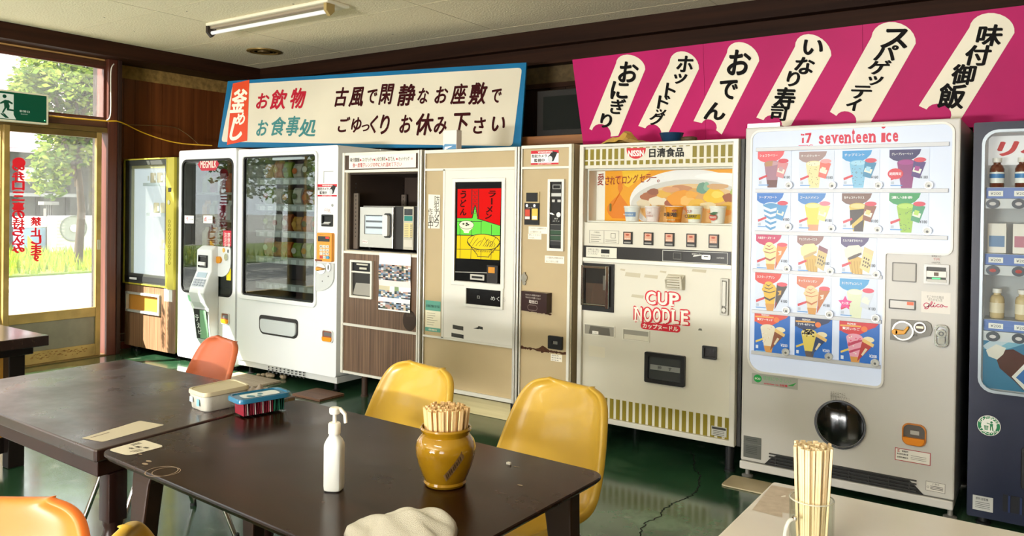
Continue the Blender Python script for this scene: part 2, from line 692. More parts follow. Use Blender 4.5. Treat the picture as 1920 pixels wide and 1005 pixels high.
def door_panel(n, y0, y1, dx, tint=None):
    d = thing('door_%d' % n, 'x', 'x', (XD, (y0 + y1) / 2, 0))
    for k in ('label', 'category'):
        del d[k]
    struct(d)
    F = Face((XD + dx, 0, 0), (0, 1, 0), (0, 0, 1))
    m = MB().use(gold)
    sw = 0.045
    m.plate(F, y0, y0 + sw, 0.012, 2.055, -0.02, 0.02)
    m.plate(F, y1 - sw, y1, 0.012, 2.055, -0.02, 0.02)
    m.use(bronze).plate(F, y0 + sw, y1 - sw, 2.0, 2.055, -0.02, 0.018)
    m.use(gold).plate(F, y0 + sw, y1 - sw, 0.37, 0.455, -0.018, 0.018)
    m.plate(F, y0 + sw, y1 - sw, 0.012, 0.12, -0.018, 0.018)
    m.done('door_frame', None, d, bevel=0.003)
    MB().plate(F, y0 + sw, y1 - sw, 0.12, 0.37, -0.006, 0.006).done('kick_panel', M('#77715f', 0.35, metal=0.3, vary=0.15), d)
    MB().plate(F, y0 + sw, y1 - sw, 0.455, 2.0, -0.004, 0.004).done('pane', glazing_mat(), d)
    return d, F


d1, FD = door_panel(1, 2.985, 3.80, 0.0)
MB().plate(FD, 3.762, 3.79, 0.98, 1.07, 0.018, 0.028, 0.006).plate(FD, 3.770, 3.782, 0.995, 1.055, 0.028, 0.031).done('handle', M('#b9b2a0', 0.3, metal=0.8), d1)
wr = MB().use(M('#e81f30', 0.6))
for ch, y in zip('め弁口三事の持ち込み', (312, 330, 348, 368, 388, 403, 419, 434, 450, 466)):
    a = FD.st(34, y)
    wr.text(FD, ch, a[0] - 0.05, a[0] + 0.05, a[1] - 0.041, a[1] + 0.041, 0.005, 0.045, mirror=True)
for ch, y in zip('禁止します', (415, 435, 450, 467, 482)):
    a = FD.st(67, y)
    wr.text(FD, ch, a[0] - 0.045, a[0] + 0.045, a[1] - 0.04, a[1] + 0.04, 0.005, 0.045, mirror=True)
a = FD.st(35, 305)
wr.flat(FD, ellipse(a[0], a[1], 0.052, 0.045, 16), 0.0055)
wr.done('lettering', None, d1, fix=False)
stn = MB().use(M('#8a6638', 0.9, vary=0.4, scale=40))
random.seed(19)
for i in range(60):
    py_ = 690 - 0.14 * (i * 1.9)
    a = FD.st(57 + i * 1.75, py_ - 20 + random.uniform(0, 12) - 6)
    stn.flat(FD, ellipse(a[0], a[1], random.uniform(0.004, 0.016), random.uniform(0.002, 0.006), 7), 0.0186)
stn.done('rust_stain', None, d1, fix=False, label='brown rust stains')
door_panel(2, 2.16, 3.02, -0.045)
door_panel(3, 1.24, 2.04, 0.0)
door_panel(4, 0.45, 1.28, -0.045)
door_panel(5, -0.5, 0.35, 0.0)
door_panel(6, -1.25, -0.46, -0.045)
door_panel(7, -2.5, -1.35, 0.0)
door_panel(8, -3.55, -2.46, -0.045)
for n, (a, b) in enumerate(((-3.65, -1.55), (0.45, 2.55))):
    o = thing('window_%d' % (n + 2), 'x', 'x', ((a + b) / 2, YN, 0.65))
    for k in ('label', 'category'):
        del o[k]
    struct(o)
    F = Face((0, YN, 0), (-1, 0, 0), (0, 0, 1))
    MB().frame(F, -b, -a, 0.65, 2.45, 0.05, -0.08, 0.01).plate(F, -(a + b) / 2 - 0.02, -(a + b) / 2 + 0.02, 0.65, 2.45, -0.06, 0.0).done('window_frame', bronze, o)
    MB().plate(F, -b + 0.04, -a - 0.04, 0.69, 2.41, -0.045, -0.041).done('pane', glazing_mat(), o)
# ================================================================== EXIT SIGN, CABLES, CEILING FITTINGS
FE = Face((-7.09, 0, 0), (0, 1, 0), (0, 0, 1))
sr, tt = FE.st(90.5, 178); _, tb = FE.st(90.5, 234)
sl = sr - 0.66
ex = thing('exit_sign', 'green emergency exit sign with running figure above the glass door', 'sign', (-7.12, (sl + sr) / 2, tb))
MB().plate(FE, sl, sr, tb, tt, -0.075, -0.004, 0.006).done('housing', M('#cfcbb2', 0.5), ex, bevel=0.003)
MB().frame(FE, sl, sr, tb, tt, 0.013, -0.004, 0.003, 0.006).done('rim', M('#d9d5bd', 0.45), ex)
gm = MB().use(M('#00563a', 0.3, emit=0.25)).plate(FE, sl + 0.012, sr - 0.012, tb + 0.012, tt - 0.012, -0.004, 0.0)
wm = M('#dfe8d8', 0.4, emit=0.35)
m_r = FE.st(25.5, 190)[0]
gm.use(wm)
gm.flat(FE, [(m_r - 0.2, tb + 0.02), (m_r + 0.02, tb + 0.02), (m_r, tb + 0.06), (m_r, tt - 0.03), (m_r - 0.2, tt - 0.03)], 0.001)
gm.use(M('#064a34', 0.4))
hs = lambda px, py: FE.st(px, py)
hc = hs(8.3, 180.5)
gm.flat(FE, ellipse(hc[0], hc[1], 0.0155, 0.0155, 14), 0.002)
for poly in ([(9, 187), (16, 188), (24, 193), (23, 196), (16, 192.5), (18, 199), (17, 204), (28, 206), (30, 209.5), (13, 207), (12, 202), (6, 212), (3, 211), (8, 202), (7, 193), (0, 195), (0, 192)],
             [(0, 213), (3, 212), (14, 221), (10, 221)], [(4, 212), (8, 212.5), (17, 221.5), (13.5, 221.5)]):
    gm.flat(FE, [hs(*q) for q in poly][::-1], 0.002)
gm.use(wm)
a = hs(36, 206); b = hs(55.5, 212); gm.text(FE, '非常口', a[0], b[0], b[1], a[1], 0.002, 0.01)
a = hs(39, 213); b = hs(52, 215.5); gm.text(FE, 'EXIT', a[0], b[0], b[1], a[1], 0.002, 0.02)
gm.use(M('#7dffb0', emit=1.5)); c = hs(83.5, 226); gm.flat(FE, ellipse(c[0], c[1], 0.005, 0.004, 8), 0.002)
gm.done('panel', None, ex, fix=False)


def on_wall(px, py, X=-7.3):
    r = ray(px, py)
    return CAM + r * ((X - CAM.x) / r.x)


def smooth_path(pts, n=6):
    pts = [Vector(p) for p in pts]
    out = []
    for i in range(len(pts) - 1):
        p0, p1, p2, p3 = pts[max(i - 1, 0)], pts[i], pts[i + 1], pts[min(i + 2, len(pts) - 1)]
        for k in range(n):
            t = k / n
            out.append(0.5 * ((2 * p1) + (p2 - p0) * t + (2 * p0 - 5 * p1 + 4 * p2 - p3) * t * t + (3 * p1 - p0 - 3 * p2 + p3) * t ** 3))
    out.append(pts[-1])
    return out


def cable(pix, r, mat, label, X=-7.3):
    pts = smooth_path([on_wall(a, b, x) for a, b, x in pix])
    o = MB().tube(pts, r, 8).done('cable', mat, None, smooth=True, loc=pts[0])
    return tag(o, label, 'cable')


cable([(92, 217, -7.13), (140, 222, -7.13), (200, 227, -7.11), (226, 229, -7.13), (262, 246, -7.25), (300, 260, -7.2), (340, 269, -7.0), (398, 273, -6.75)], 0.006, M('#c99a1e', 0.5), 'yellow cable running from the exit sign across the dark panelling')
cable([(219, 231.5, -7.17), (240, 234, -7.2), (316, 237, -7.3), (345, 248, -7.3), (372, 270, -7.2)], 0.0035, M('#6a5636', 0.6), 'thin dull wire drooping across the panelling above the yellow cable')
cable([(213.5, 120, -7.12), (208, 135, -7.11), (208, 200, -7.11), (206, 220, -7.10), (200, 226, -7.11)], 0.005, M('#d8d4c8', 0.5), 'pale cable running down the corner post beside the transom window')

# added fill lights below the ceiling behind the camera, without fixtures
for lx, ly in ((-4.9, -0.6), (-1.2, -0.6), (-4.9, -2.9), (-1.2, -2.9)):
    area('ceiling_fill', (lx, ly, ZC - 0.12), (0, 0, -1), 1.3, 0.12, 26, (1.0, 0.98, 0.93))
lamp = thing('fluorescent_lamp', 'bare tube fluorescent batten fixed to the ceiling', 'lamp', (-4.9, 3.86, ZC))
MB().box(-5.62, -4.2, 3.80, 4.02, ZC - 0.025, ZC).done('base_plate', M('#e6dec6', 0.6), lamp, bevel=0.008)
MB().box(-5.60, -4.24, 3.83, 3.87, ZC - 0.045, ZC - 0.025).done('spine', M('#9a8c78', 0.6), lamp, bevel=0.004)
for xx, mm, nm in ((-5.615, M('#2e2620', 0.5), 'socket'), (-4.235, M('#a8915c', 0.5), 'socket')):
    F = Face((xx, 0, 0), (0, 1, 0), (0, 0, 1))
    MB().prism(F, [(3.81, ZC - 0.02), (3.81, ZC - 0.075), (3.85, ZC - 0.112), (3.89, ZC - 0.075), (3.89, ZC - 0.02)], -0.015, 0.015).done('socket', mm, lamp, bevel=0.003)
MB().tube([(-5.60, 3.85, ZC - 0.075), (-4.25, 3.85, ZC - 0.075)], 0.0145, 14).done('tube', M('#f4f2ee', 0.3, emit=0.55), lamp, smooth=True)
vent = thing('ceiling_speaker', 'round bronze grille set in the ceiling near the corner', 'grille', (-6.17, 4.80, ZC))
MB().lathe((-6.17, 4.80, ZC - 0.001), [(0.16, 0.0), (0.158, -0.008), (0.13, -0.012), (0.12, -0.004)], 32).done('rim', M('#8a6f3c', 0.4, metal=0.4), vent, smooth=True)
MB().lathe((-6.17, 4.80, ZC - 0.002), [(0.12, -0.001), (0.09, -0.009), (0.088, -0.003), (0.06, -0.003), (0.058, -0.014), (0.025, -0.018), (0, -0.018)], 28).done('grille', M('#5b4826', 0.5, metal=0.4), vent, smooth=True)

# ================================================================== SIGN BOARDS ABOVE THE MACHINES
ang = math.radians(11.0)
lean = 0.17
bx = Vector((math.cos(ang), math.sin(ang), 0))
by = Vector((-math.sin(ang) * lean, math.cos(ang) * lean, 1.0))
p0 = ray(409, 276)
p0 = CAM + p0 * (4.42 / p0.y)
FS = Face(p0, bx, by)
sg = thing('sign_board', 'long cream sign board with a blue border and brush lettering above the vending machines', 'sign', p0)
S = FS.st
tl, tr, bl, br = S(427, 152), S(987, 117), S(408, 276), S(976, 275)
sg_l = [(bl[0], bl[1]), (br[0], br[1] - 0.01), (tr[0], tr[1]), (tl[0], tl[1])]
MB().prism(FS, sg_l, -0.025, 0.0).done('border', M('#0f6c9c', 0.45, vary=0.12, scale=3), sg, bevel=0.002)
q = [S(415, 266), S(961, 274), S(979, 127), S(437, 158)]
inn = []
for i in range(4):
    p, pa, pb_ = Vector(q[i]), Vector(q[i - 1]), Vector(q[(i + 1) % 4])
    e1 = (pa - p).normalized() * 0.035
    e2 = (pb_ - p).normalized() * 0.035
    for k in range(5):
        t = k / 4
        inn.append(tuple(p + e1 * (1 - t) ** 2 + e2 * t ** 2))
MB().use(M('#ded7c3', 0.35, vary=0.06, scale=1.5)).flat(FS, inn, 0.002).done('field', None, sg, fix=False)
ob = MB().use(M('#dd4a26', 0.45))
ob.flat(FS, [S(426, 272), S(464, 264), S(468, 150), S(437, 157)], 0.004)
ob.done('red_banner', None, sg, fix=False)


def chars(mb, F, items, d, bold=0.02, shear=0.12, asp=1.0, rot=0.0):
    for ch, cx, cy, w_, h_ in items:
        c0 = F.st(cx - w_ / 2, cy)
        c1 = F.st(cx + w_ / 2, cy)
        v0 = F.st(cx, cy + h_ / 2)
        v1 = F.st(cx, cy - h_ / 2)
        cc = F.st(cx, cy)
        ww = abs(c1[0] - c0[0]); hh = abs(v1[1] - v0[1])
        mb.text(F, ch, cc[0] - ww / 2, cc[0] + ww / 2, cc[1] - hh / 2, cc[1] + hh / 2, d, bold, shear, rot)


def Zs(lst, ox, oy, k):
    """glyph boxes measured in an enlarged view -> photo pixels"""
    return [(c, ox + x / k, oy + y / k, w_ / k, h_ / k) for c, x, y, w_, h_ in lst]


k = 2.667
l0 = MB().use(M('#f6f0e0', 0.4))
chars(l0, FS, Zs([('釜', 183, 265, 78, 120), ('め', 190, 355, 48, 62), ('し', 172, 405, 62, 118)], 380, 90, k), 0.006, 0.035, 0.15)
l0.done('lettering', None, sg, fix=False)
l1 = MB().use(M('#b3122e', 0.45))
chars(l1, FS, Zs([('お', 302, 265, 62, 78), ('飲', 382, 258, 80, 100), ('物', 478, 252, 76, 105)], 380, 90, k), 0.004, 0.03, 0.12)
l1.done('lettering', None, sg, fix=False)
l2 = MB().use(M('#3f8283', 0.45))
chars(l2, FS, Zs([('お', 300, 400, 56, 80), ('食', 380, 392, 74, 95), ('事', 452, 390, 66, 100), ('処', 526, 400, 84, 90)], 380, 90, k), 0.004, 0.025, 0.12)
l2.done('lettering', None, sg, fix=False)
l3 = MB().use(M('#3a1013', 0.6, spec=0.08))
chars(l3, FS, Zs([('古', 697, 245, 66, 98), ('風', 770, 245, 72, 100), ('で', 848, 243, 50, 72), ('閑', 920, 232, 72, 105), ('静', 1022, 235, 88, 110), ('な', 1104, 240, 56, 80), ('お', 1195, 235, 66, 86), ('座', 1283, 230, 82, 105), ('敷', 1378, 228, 92, 112), ('で', 1470, 240, 50, 72),
                  ('ご', 708, 383, 58, 78), ('ゆ', 770, 385, 50, 78), ('っ', 815, 400, 40, 36), ('く', 857, 382, 38, 92), ('り', 912, 383, 46, 100), ('お', 1018, 380, 62, 92), ('休', 1110, 382, 88, 112), ('み', 1190, 388, 64, 90), ('下', 1295, 380, 84, 112), ('さ', 1385, 388, 60, 84), ('い', 1480, 380, 66, 76)], 380, 90, k), 0.004, 0.03, 0.14)
l3.done('lettering', None, sg, fix=False)

# pink board
FPK0 = FX
pl = 4.62
FR_TOPS = (FR.st(1240, 266)[1] + 0.010, 0.5 * (FR.st(1399.4, 238.6)[1] + FR.st(1805.5, 222.1)[1]) + 0.004, FR.st(1830, 230)[1] + 0.002)
lean2 = -0.13
b0 = ray(1087, 268)
b0 = CAM + b0 * (pl / b0.y)
FP = Face(b0, (1, 0, 0), (0, lean2, 1))
S = FP.st
pk = thing('sign_board', 'bright pink menu board with slanted cream plaques above the machines on the right', 'sign', b0)
top = S(1073, 112)
pr_ = 2.95
pink = M('#ab145c', 0.5, vary=0.10, scale=2.0, spec=0.12)
zt = top[1]
seams = [top[0] - 0.0, S(1319, 100)[0], S(1618, 100)[0], S(1905, 60)[0] + 0.25, pr_]
tlow = lambda z: (z - b0.z) / FP.ez.z
ZN_, ZI_, ZR_ = tlow(FR_TOPS[0]), tlow(FR_TOPS[1]), tlow(FR_TOPS[2])
for i, (a, b) in enumerate(zip(seams, seams[1:])):
    u_, v_ = zt + 0.008 * (i + 1), zt + 0.008 * i
    if i == 0:
        pts = [(a + 0.055, ZN_), (b - 0.0015, ZN_), (b - 0.0015, u_), (a, v_)]
    elif i == 1:
        pts = [(a, ZN_), (-1.345 - b0.x, ZN_), (-1.345 - b0.x, ZI_), (b - 0.0015, ZI_), (b - 0.0015, u_), (a, v_)]
    elif i == 2:
        pts = [(a, ZI_), (-0.325 - b0.x, ZI_), (-0.325 - b0.x, ZR_), (b - 0.0015, ZR_), (b - 0.0015, u_), (a, v_)]
    else:
        pts = [(a, ZR_), (b, ZR_), (b, u_), (a, v_)]
    MB().prism(FP, pts, -0.02, 0.0).done('panel', pink, pk)
k = 2.2326
cream = M('#d9d2bd', 0.45, vary=0.05, scale=3)
cm = MB().use(cream)
T = [((101, 540), (213, 265), (275, 230), (335, 290), (222, 568), (112, 545), (190, 572)),
     ((306, 527), (437, 262), (500, 216), (560, 288), (430, 560), (335, 537), (400, 572)),
     ((537, 507), (677, 222), (745, 178), (812, 255), (655, 563), (572, 515), (632, 545)),
     ((800, 492), (962, 195), (1037, 145), (1114, 232), (945, 525), (830, 503), (905, 530)),
     ((1108, 468), (1282, 155), (1380, 93), (1467, 182), (1268, 530), (1135, 485), (1215, 520)),
     ((1480, 443), (1692, 115), (1795, 55), (1880, 138), (1655, 500), (1512, 458), (1612, 497))]
for lb, lt, ap, rt, rb, n0, n1 in T:
    Q = [Vector(S(1060 + x / k, y / k)) for x, y in (lb, lt, ap, rt, rb, n0, n1)]
    lb, lt, ap, rt, rb, n0, n1 = Q
    pts = [lb, lt]
    # round cap between the two long sides
    ctr = (lt + rt) / 2
    hw = (rt - lt) / 2
    axis_ = ap - ctr
    for i in range(1, 12):
        a = math.pi - math.pi * i / 12
        pts.append(ctr + hw * math.cos(a) + axis_ * math.sin(a))
    pts += [rt, rb, n1]
    mid = (n0 + n1) / 2
    hw = (n1 - n0) / 2
    nrm = Vector((-hw.y, hw.x))
    for i in range(1, 9):
        a = math.pi * i / 9
        pts.append(mid + hw * math.cos(a) + nrm * (0.85 * math.sin(a)))
    pts += [n0]
    cm.mark().flat(FP, [tuple(p) for p in pts], 0.002)
cm.done_each('plaque', pk)
lt_ = MB().use(M('#121110', 0.6, spec=0.05))
for grp in (
        [('お', 265, 302, 86, 90), ('に', 228, 378, 76, 78), ('ぎ', 222, 446, 66, 66), ('り', 172, 505, 50, 62)],
        [('ホ', 501, 268, 72, 70), ('ッ', 483, 330, 58, 44), ('ト', 440, 378, 48, 64), ('ド', 412, 428, 56, 58), ('ッ', 402, 470, 46, 26), ('グ', 385, 498, 66, 54)],
        [('お', 728, 262, 100, 110), ('で', 684, 375, 78, 84), ('ん', 626, 465, 92, 76)],
        [('い', 1038, 198, 84, 66), ('な', 1002, 275, 88, 74), ('り', 955, 330, 56, 66), ('寿', 918, 412, 94, 96), ('司', 895, 475, 72, 62)],
        [('ス', 1378, 162, 116, 84), ('パ', 1342, 222, 104, 66), ('ゲ', 1315, 282, 100, 62), ('ッ', 1300, 338, 66, 40), ('テ', 1240, 386, 90, 56), ('ィ', 1208, 438, 66, 54)],
        [('味', 1775, 148, 112, 92), ('付', 1728, 232, 112, 88), ('御', 1668, 312, 106, 88), ('飯', 1618, 402, 116, 108)],
):
    lt_.mark()
    chars(lt_, FP, Zs(grp, 1060, 0, k), 0.004, 0.035, 0.10, rot=-0.10)
lt_.done_each('lettering', pk)

# shelf plank and dark box seen in the gap between the two boards
o = MB().box(-3.75, -2.5, 5.10, 5.30, 1.90, 1.97).done('shelf_plank', wood_mat('#7a4a22', '#94602e', 0.5, axis=0), None, loc=(-3.1, 5.2, 1.9), bevel=0.003)
tag(o, 'bare wooden shelf plank in the gap between the two sign boards', 'shelf')
tb_ = thing('cabinet', 'dark framed box standing on the wooden shelf plank between the sign boards', 'box', (-2.95, 5.3, 1.97))
MB().box(-3.32, -2.55, 5.17, 5.5, 1.97, 2.33).done('body', M('#14100d', 0.5), tb_, bevel=0.005)
MB().plate(frontat(5.17), -3.26, -2.6, 2.02, 2.28, 0.0, 0.004).done('front_panel', M('#121512', 0.4, spec=0.1), tb_)
#@@PART3
# ================================================================== VENDING MACHINES
def feet(root, xs, ys, z1, r=0.016, mat=None):
    for x in xs:
        for y in ys:
            MB().lathe((x, y, 0), [(0.03, 0.0), (0.03, 0.008), (r, 0.014), (r, z1 + 0.004)], 12).done('foot', mat or DARKMET, root, smooth=True)


def body(root, s0, s1, t0, t1, mat, depth=0.72, opening=None, rad=0.0, cav=0.3, F=FR, cavmat=None, name='cabinet', bev=0.006, edge=0.012):
    """hollow box: a front shell pierced by an opening, a cavity behind it and the solid rest"""
    m = MB().use(mat)
    if opening:
        m.ring(F, rrect(s0, s1, t0, t1, edge, 5), rrect(*opening, rad, 5), -cav, 0.0)
        m.plate(F, s0, s1, t0, t1, -depth, -cav)
        o = m.done(name, None, root, bevel=0)
        a, b, c, d = opening
        q = 0.01
        l = MB().use(cavmat or BLACK)
        l.plate(F, a + 0.001, b - 0.001, c + 0.001, d - 0.001, -cav + 0.001, -cav + 0.004)
        l.plate(F, a + 0.001, a + q, c, d, -cav + 0.004, -0.03).plate(F, b - q, b - 0.001, c, d, -cav + 0.004, -0.03)
        l.plate(F, a + q, b - q, c + 0.001, c + q, -cav + 0.004, -0.03).plate(F, a + q, b - q, d - q, d - 0.001, -cav + 0.004, -0.03)
        l.done('inner_lining', None, root)
    else:
        m.plate(F, s0, s1, t0, t1, -depth, 0.0)
        o = m.done(name, None, root, bevel=bev)
    return o


def bx(p0, p1, F=FR):
    return F.box(p0, p1)


WHITE = M('#e9ebec', 0.32, coat=0.2)
WHITE2 = M('#dfe1df', 0.35)
GLS = pane_mat((0.66, 0.70, 0.69), 0.0, 0.0, 1.7)
GLS2 = pane_mat((0.95, 0.97, 0.97), 0.0, 0.0, 1.5)
S = FR.st

# ---- old yellow machine by the door
ys0, ys1 = -7.30, S(331, 400)[0]
yz1 = S(330, 295)[1]
ym = thing('vending_machine', 'old yellow-framed drinks vending machine with wood-grain base beside the glass door', 'vending machine', ((ys0 + ys1) / 2, YF + 0.3, 0))
yel = M('#c0b440', 0.4, vary=0.08)
sE = S(318, 400)[0]
gz0 = S(270, 528)[1]
body(ym, ys0, ys1, 0.06, yz1, M('#8d8a52', 0.5), depth=0.6, opening=(ys0 + 0.09, S(313, 400)[0], gz0 + 0.06, yz1 - 0.09), cav=0.22, cavmat=M('#dfe8ea', 0.5, emit=0.6))  # lining glows by itself, standing in for light inside the machine
MB().frame(FR, ys0, sE, gz0 - 0.03, yz1, (0.02, 0.012, 0.012, 0.012), 0.0, 0.03).done('yellow_trim', yel, ym, bevel=0.002)
MB().frame(FR, ys0 + 0.02, sE - 0.012, gz0 - 0.018, yz1 - 0.012, (0.075, 0.03, 0.09, 0.05), 0.0, 0.02).done('door_frame', M('#4a4c48', 0.4, metal=0.3), ym, bevel=0.002)
MB().plate(FR, ys0 + 0.088, sE - 0.03, gz0 + 0.055, yz1 - 0.055, 0.004, 0.008).done('glass', pane_mat((0.95, 0.97, 0.97), 0.0, 0.12, 1.5), ym)
st_ = MB().use(yel).plate(FR, sE, ys1, gz0 - 0.04, yz1, 0.0, 0.028)
st_.use(BLACK)
a = bx((321, 352), (327, 360)); st_.plate(FR, *a, 0.028, 0.030)
st_.use(M('#b8b8a4', 0.4, metal=0.5)); c = S(322.5, 379.5); st_.prism(FR, ellipse(c[0], c[1], 0.018, 0.022, 14), 0.028, 0.034)
st_.use(M('#8a8436', 0.5))
for k in range(11):
    a = S(323, 415 + k * 7.8)
    st_.ring(FR, ellipse(a[0], a[1], 0.018, 0.016, 12), ellipse(a[0], a[1], 0.013, 0.011, 12), 0.028, 0.031)
st_.done('coin_panel', None, ym, bevel=0.001)
MB().plate(FR, ys0 + 0.03, sE - 0.02, gz0 + 0.0, gz0 + 0.05, 0.02, 0.026).done('price_strip', M('#2c2d2e', 0.4), ym)
MB().plate(FR, ys0 + 0.12, ys0 + 0.24, gz0 + 0.014, gz0 + 0.034, 0.026, 0.028).done('label', M('#d8dad8', 0.5), ym)
wg = wood_mat('#6a4a34', '#9a785c', 0.45, axis=2, ring=30, scale=2)
h0, h1, k0, k1 = bx((241, 545), (304, 592))
lo = MB().use(wg).plate(FR, ys0 + 0.02, h0, 0.06, gz0 - 0.04, 0.0, 0.015).plate(FR, h1, ys1, 0.06, gz0 - 0.04, 0.0, 0.015)
lo.plate(FR, h0, h1, k1, gz0 - 0.04, 0.0, 0.015).plate(FR, h0, h1, 0.06, k0, 0.0, 0.015)
lo.done('lower_panel', None, ym)
MB().frame(FR, h0, h1, k0, k1, 0.022, 0.0, 0.035).done('hatch_frame', M('#cfd0cc', 0.35, metal=0.3), ym, bevel=0.003)
F2 = Face((0, YF, 0), (1, 0, 0), (0, -0.25, 1))
MB().plate(FR, h0 + 0.02, h1 - 0.02, k0 + 0.02, k1 - 0.02, 0.002, 0.006).done('hatch_flap', M('#c78a3c', 0.35), ym)
a = bx((311, 540), (326, 566)); MB().plate(FR, *a, 0.0155, 0.017).done('sticker', M('#e4e4de', 0.5), ym)
for i, (px0, px1, py) in enumerate(((272, 313, 343), (278, 313, 399), (288, 313, 468))):
    a = FR.st(px0, py, -0.05); b = FR.st(px1, py, -0.05)
    FI = frontat(YF + 0.05)
    MB().plate(FI, a[0], b[0], a[1] - 0.03, a[1], -0.09, 0.02).done('ledge', M('#c9d8dc', 0.4), ym)
    for j in range(2 if i else 3):
        xx = a[0] + 0.05 + j * 0.11
        if xx + 0.04 < b[0]:
            cz = a[1] + 0.001
            o = MB().use(M('#d8c9a0', 0.4)).lathe((xx + 0.02, YF + 0.09, cz), [(0.024, 0), (0.026, 0.004), (0.026, 0.085), (0.022, 0.095), (0, 0.095)], 14)
            o.use(M('#f0f0ea', 0.4)).plate(FI, xx + 0.008, xx + 0.034, cz + 0.02, cz + 0.065, 0.008, 0.010)
            o = o.done('sample_can', None, None, smooth=True, loc=(xx + 0.02, YF + 0.09, cz))
            tag(o, 'pale sample can on a ledge behind the old yellow machine\'s glass', 'can', 'sample cans in the yellow machine')
feet(ym, (ys0 + 0.08, ys1 - 0.06), (YF + 0.08, YF + 0.5), 0.06)

# ---- narrow white milk machine with the payment column
a0, a1 = S(334.5, 400)[0] + 0.004, S(443, 400)[0] - 0.004
mz1 = 1.884
mk = thing('vending_machine', 'narrow white milk vending machine with a grey payment column on its door', 'vending machine', ((a0 + a1) / 2, YF + 0.3, 0))
g = bx((342, 299), (435, 549)); g = (g[0], g[1], S(342, 546)[1], S(390, 299)[1])
body(mk, a0, a1, 0.045, mz1, WHITE, opening=g, rad=0.06, cav=0.35, cavmat=M('#2f3a36', 0.5), edge=0.02)
MB().ring(FR, rrect(g[0] - 0.006, g[1] + 0.006, g[2] - 0.006, g[3] + 0.006, 0.066, 5), rrect(g[0] + 0.012, g[1] - 0.012, g[2] + 0.012, g[3] - 0.012, 0.05, 5), -0.012, 0.003).done('gasket', BLACK, mk)
MB().prism(FR, rrect(g[0], g[1], g[2], g[3], 0.06, 5), -0.008, -0.003).done('glass', GLS, mk)
mm = MB().use(M('#d8203e', 0.4, emit=0.25))
c = S(390.5, 308)
w_ = 0.10
mm.flat(FR, [(c[0] - w_ - 0.06, c[1]), (c[0] - w_, c[1] - 0.055), (c[0] + w_, c[1] - 0.055), (c[0] + w_ + 0.05, c[1]), (c[0] + w_, c[1] + 0.05), (c[0] - w_, c[1] + 0.05)], -0.002)
mm.use(M('#fff4e0', 0.4, emit=0.4)).text(FR, 'MEGMILK', c[0] - 0.115, c[0] + 0.115, c[1] - 0.032, c[1] + 0.032, -0.0012, 0.02)
mm.done('brand_sign', None, mk, fix=False)
pk_ = MB().use(M('#e9e9e6', 0.5))
for px in (354, 389):
    a = bx((px - 8, 404), (px + 9, 419)); pk_.mark().use(M('#e9e9e6', 0.5)).flat(FR, [(a[0], a[2]), (a[1], a[2]), (a[1], a[3]), (a[0], a[3])], -0.002)
    pk_.use(M('#c2253a', 0.5)).text(FR, '点', a[0] + 0.01, a[0] + 0.05, a[2] + 0.015, a[3] - 0.012, -0.0015, 0.02)
    pk_.use(M('#444', 0.5) if False else M('#444444', 0.5)).text(FR, '注意', a[0] + 0.065, a[1] - 0.008, a[2] + 0.03, a[3] - 0.03, -0.0015)
pk_.use(M('#c2253a', 0.5))
a = bx((418, 432), (433, 462)); pk_.mark().flat(FR, [(a[0], a[2]), (a[1], a[2]), (a[1], a[3]), (a[0], a[3])], -0.002)
pk_.use(M('#f4ece4', 0.5))
for j in range(3):
    zz = a[3] - 0.012 - j * (a[3] - a[2]) / 3
    pk_.text(FR, '注意', a[0] + 0.012, a[1] - 0.012, zz - 0.045, zz - 0.005, -0.0015)
pk_.done_each('glass_sticker', mk)
cols = ('#b5442e', '#e0d8c0', '#d49a2e', '#7a8a4a', '#8a3c5a', '#c8ccd0')
for r_ in range(4):
    zs = g[2] + 0.16 + r_ * (g[3] - g[2] - 0.2) / 4
    MB().plate(frontat(YF + 0.14), g[0] + 0.012, g[1] - 0.012, zs - 0.02, zs, -0.19, 0.0).done('shelf', M('#9aa09c', 0.4), mk)
    for j in range(6):
        xx = g[0] + 0.09 + j * (g[1] - g[0] - 0.16) / 5
        o = MB().use(M(cols[(j + r_) % 6], 0.45))
        o.loft([[(xx + sx * 0.034, YF + 0.2 + sy * 0.034, zs + zz) for sx, sy in ((-1, -1), (1, -1), (1, 1), (-1, 1))] for zz in (0.001, 0.12)] + [[(xx + sx * 0.034, YF + 0.2 + sy * 0.006, zs + 0.15) for sx, sy in ((-1, -1), (1, -1), (1, 1), (-1, 1))], [(xx + sx * 0.034, YF + 0.2 + sy * 0.003, zs + 0.17) for sx, sy in ((-1, -1), (1, -1), (1, 1), (-1, 1))]])
        tag(o.done('milk_carton', None, None, loc=(xx, YF + 0.2, zs + 0.0)), 'dim drink carton on a shelf behind the milk machine\'s glass', 'carton', 'cartons in the milk machine')
# payment column: a side profile pushed out of the door
grey = M('#d3d7d6', 0.4)
cs0, cs1 = S(383, 500)[0], S(411, 500)[0]
prof = [(0.0, 1.055), (0.035, 1.055), (0.075, 1.02), (0.078, 0.84), (0.14, 0.70), (0.15, 0.66), (0.13, 0.58), (0.10, 0.53), (0.095, 0.40), (0.075, 0.26), (0.02, 0.17), (0.0, 0.165)]
pc = MB().use(grey)
lo_, hi_ = [], []
pc.loft([[(cs0 + (0.02 if i in (0, 1) else 0), YF - d, z) for i, (d, z) in enumerate(prof)], [(cs1, YF - d, z) for d, z in prof]])
col_ = pc.done('payment_column', None, mk, bevel=0.012, seg=3)


def slant(d0, z0, d1, z1):
    """a face lying on the sloping front of the payment column"""
    v = Vector((0, -(d1 - d0), z1 - z0))
    return Face((0, YF - d0, z0), (1, 0, 0), v), v.length


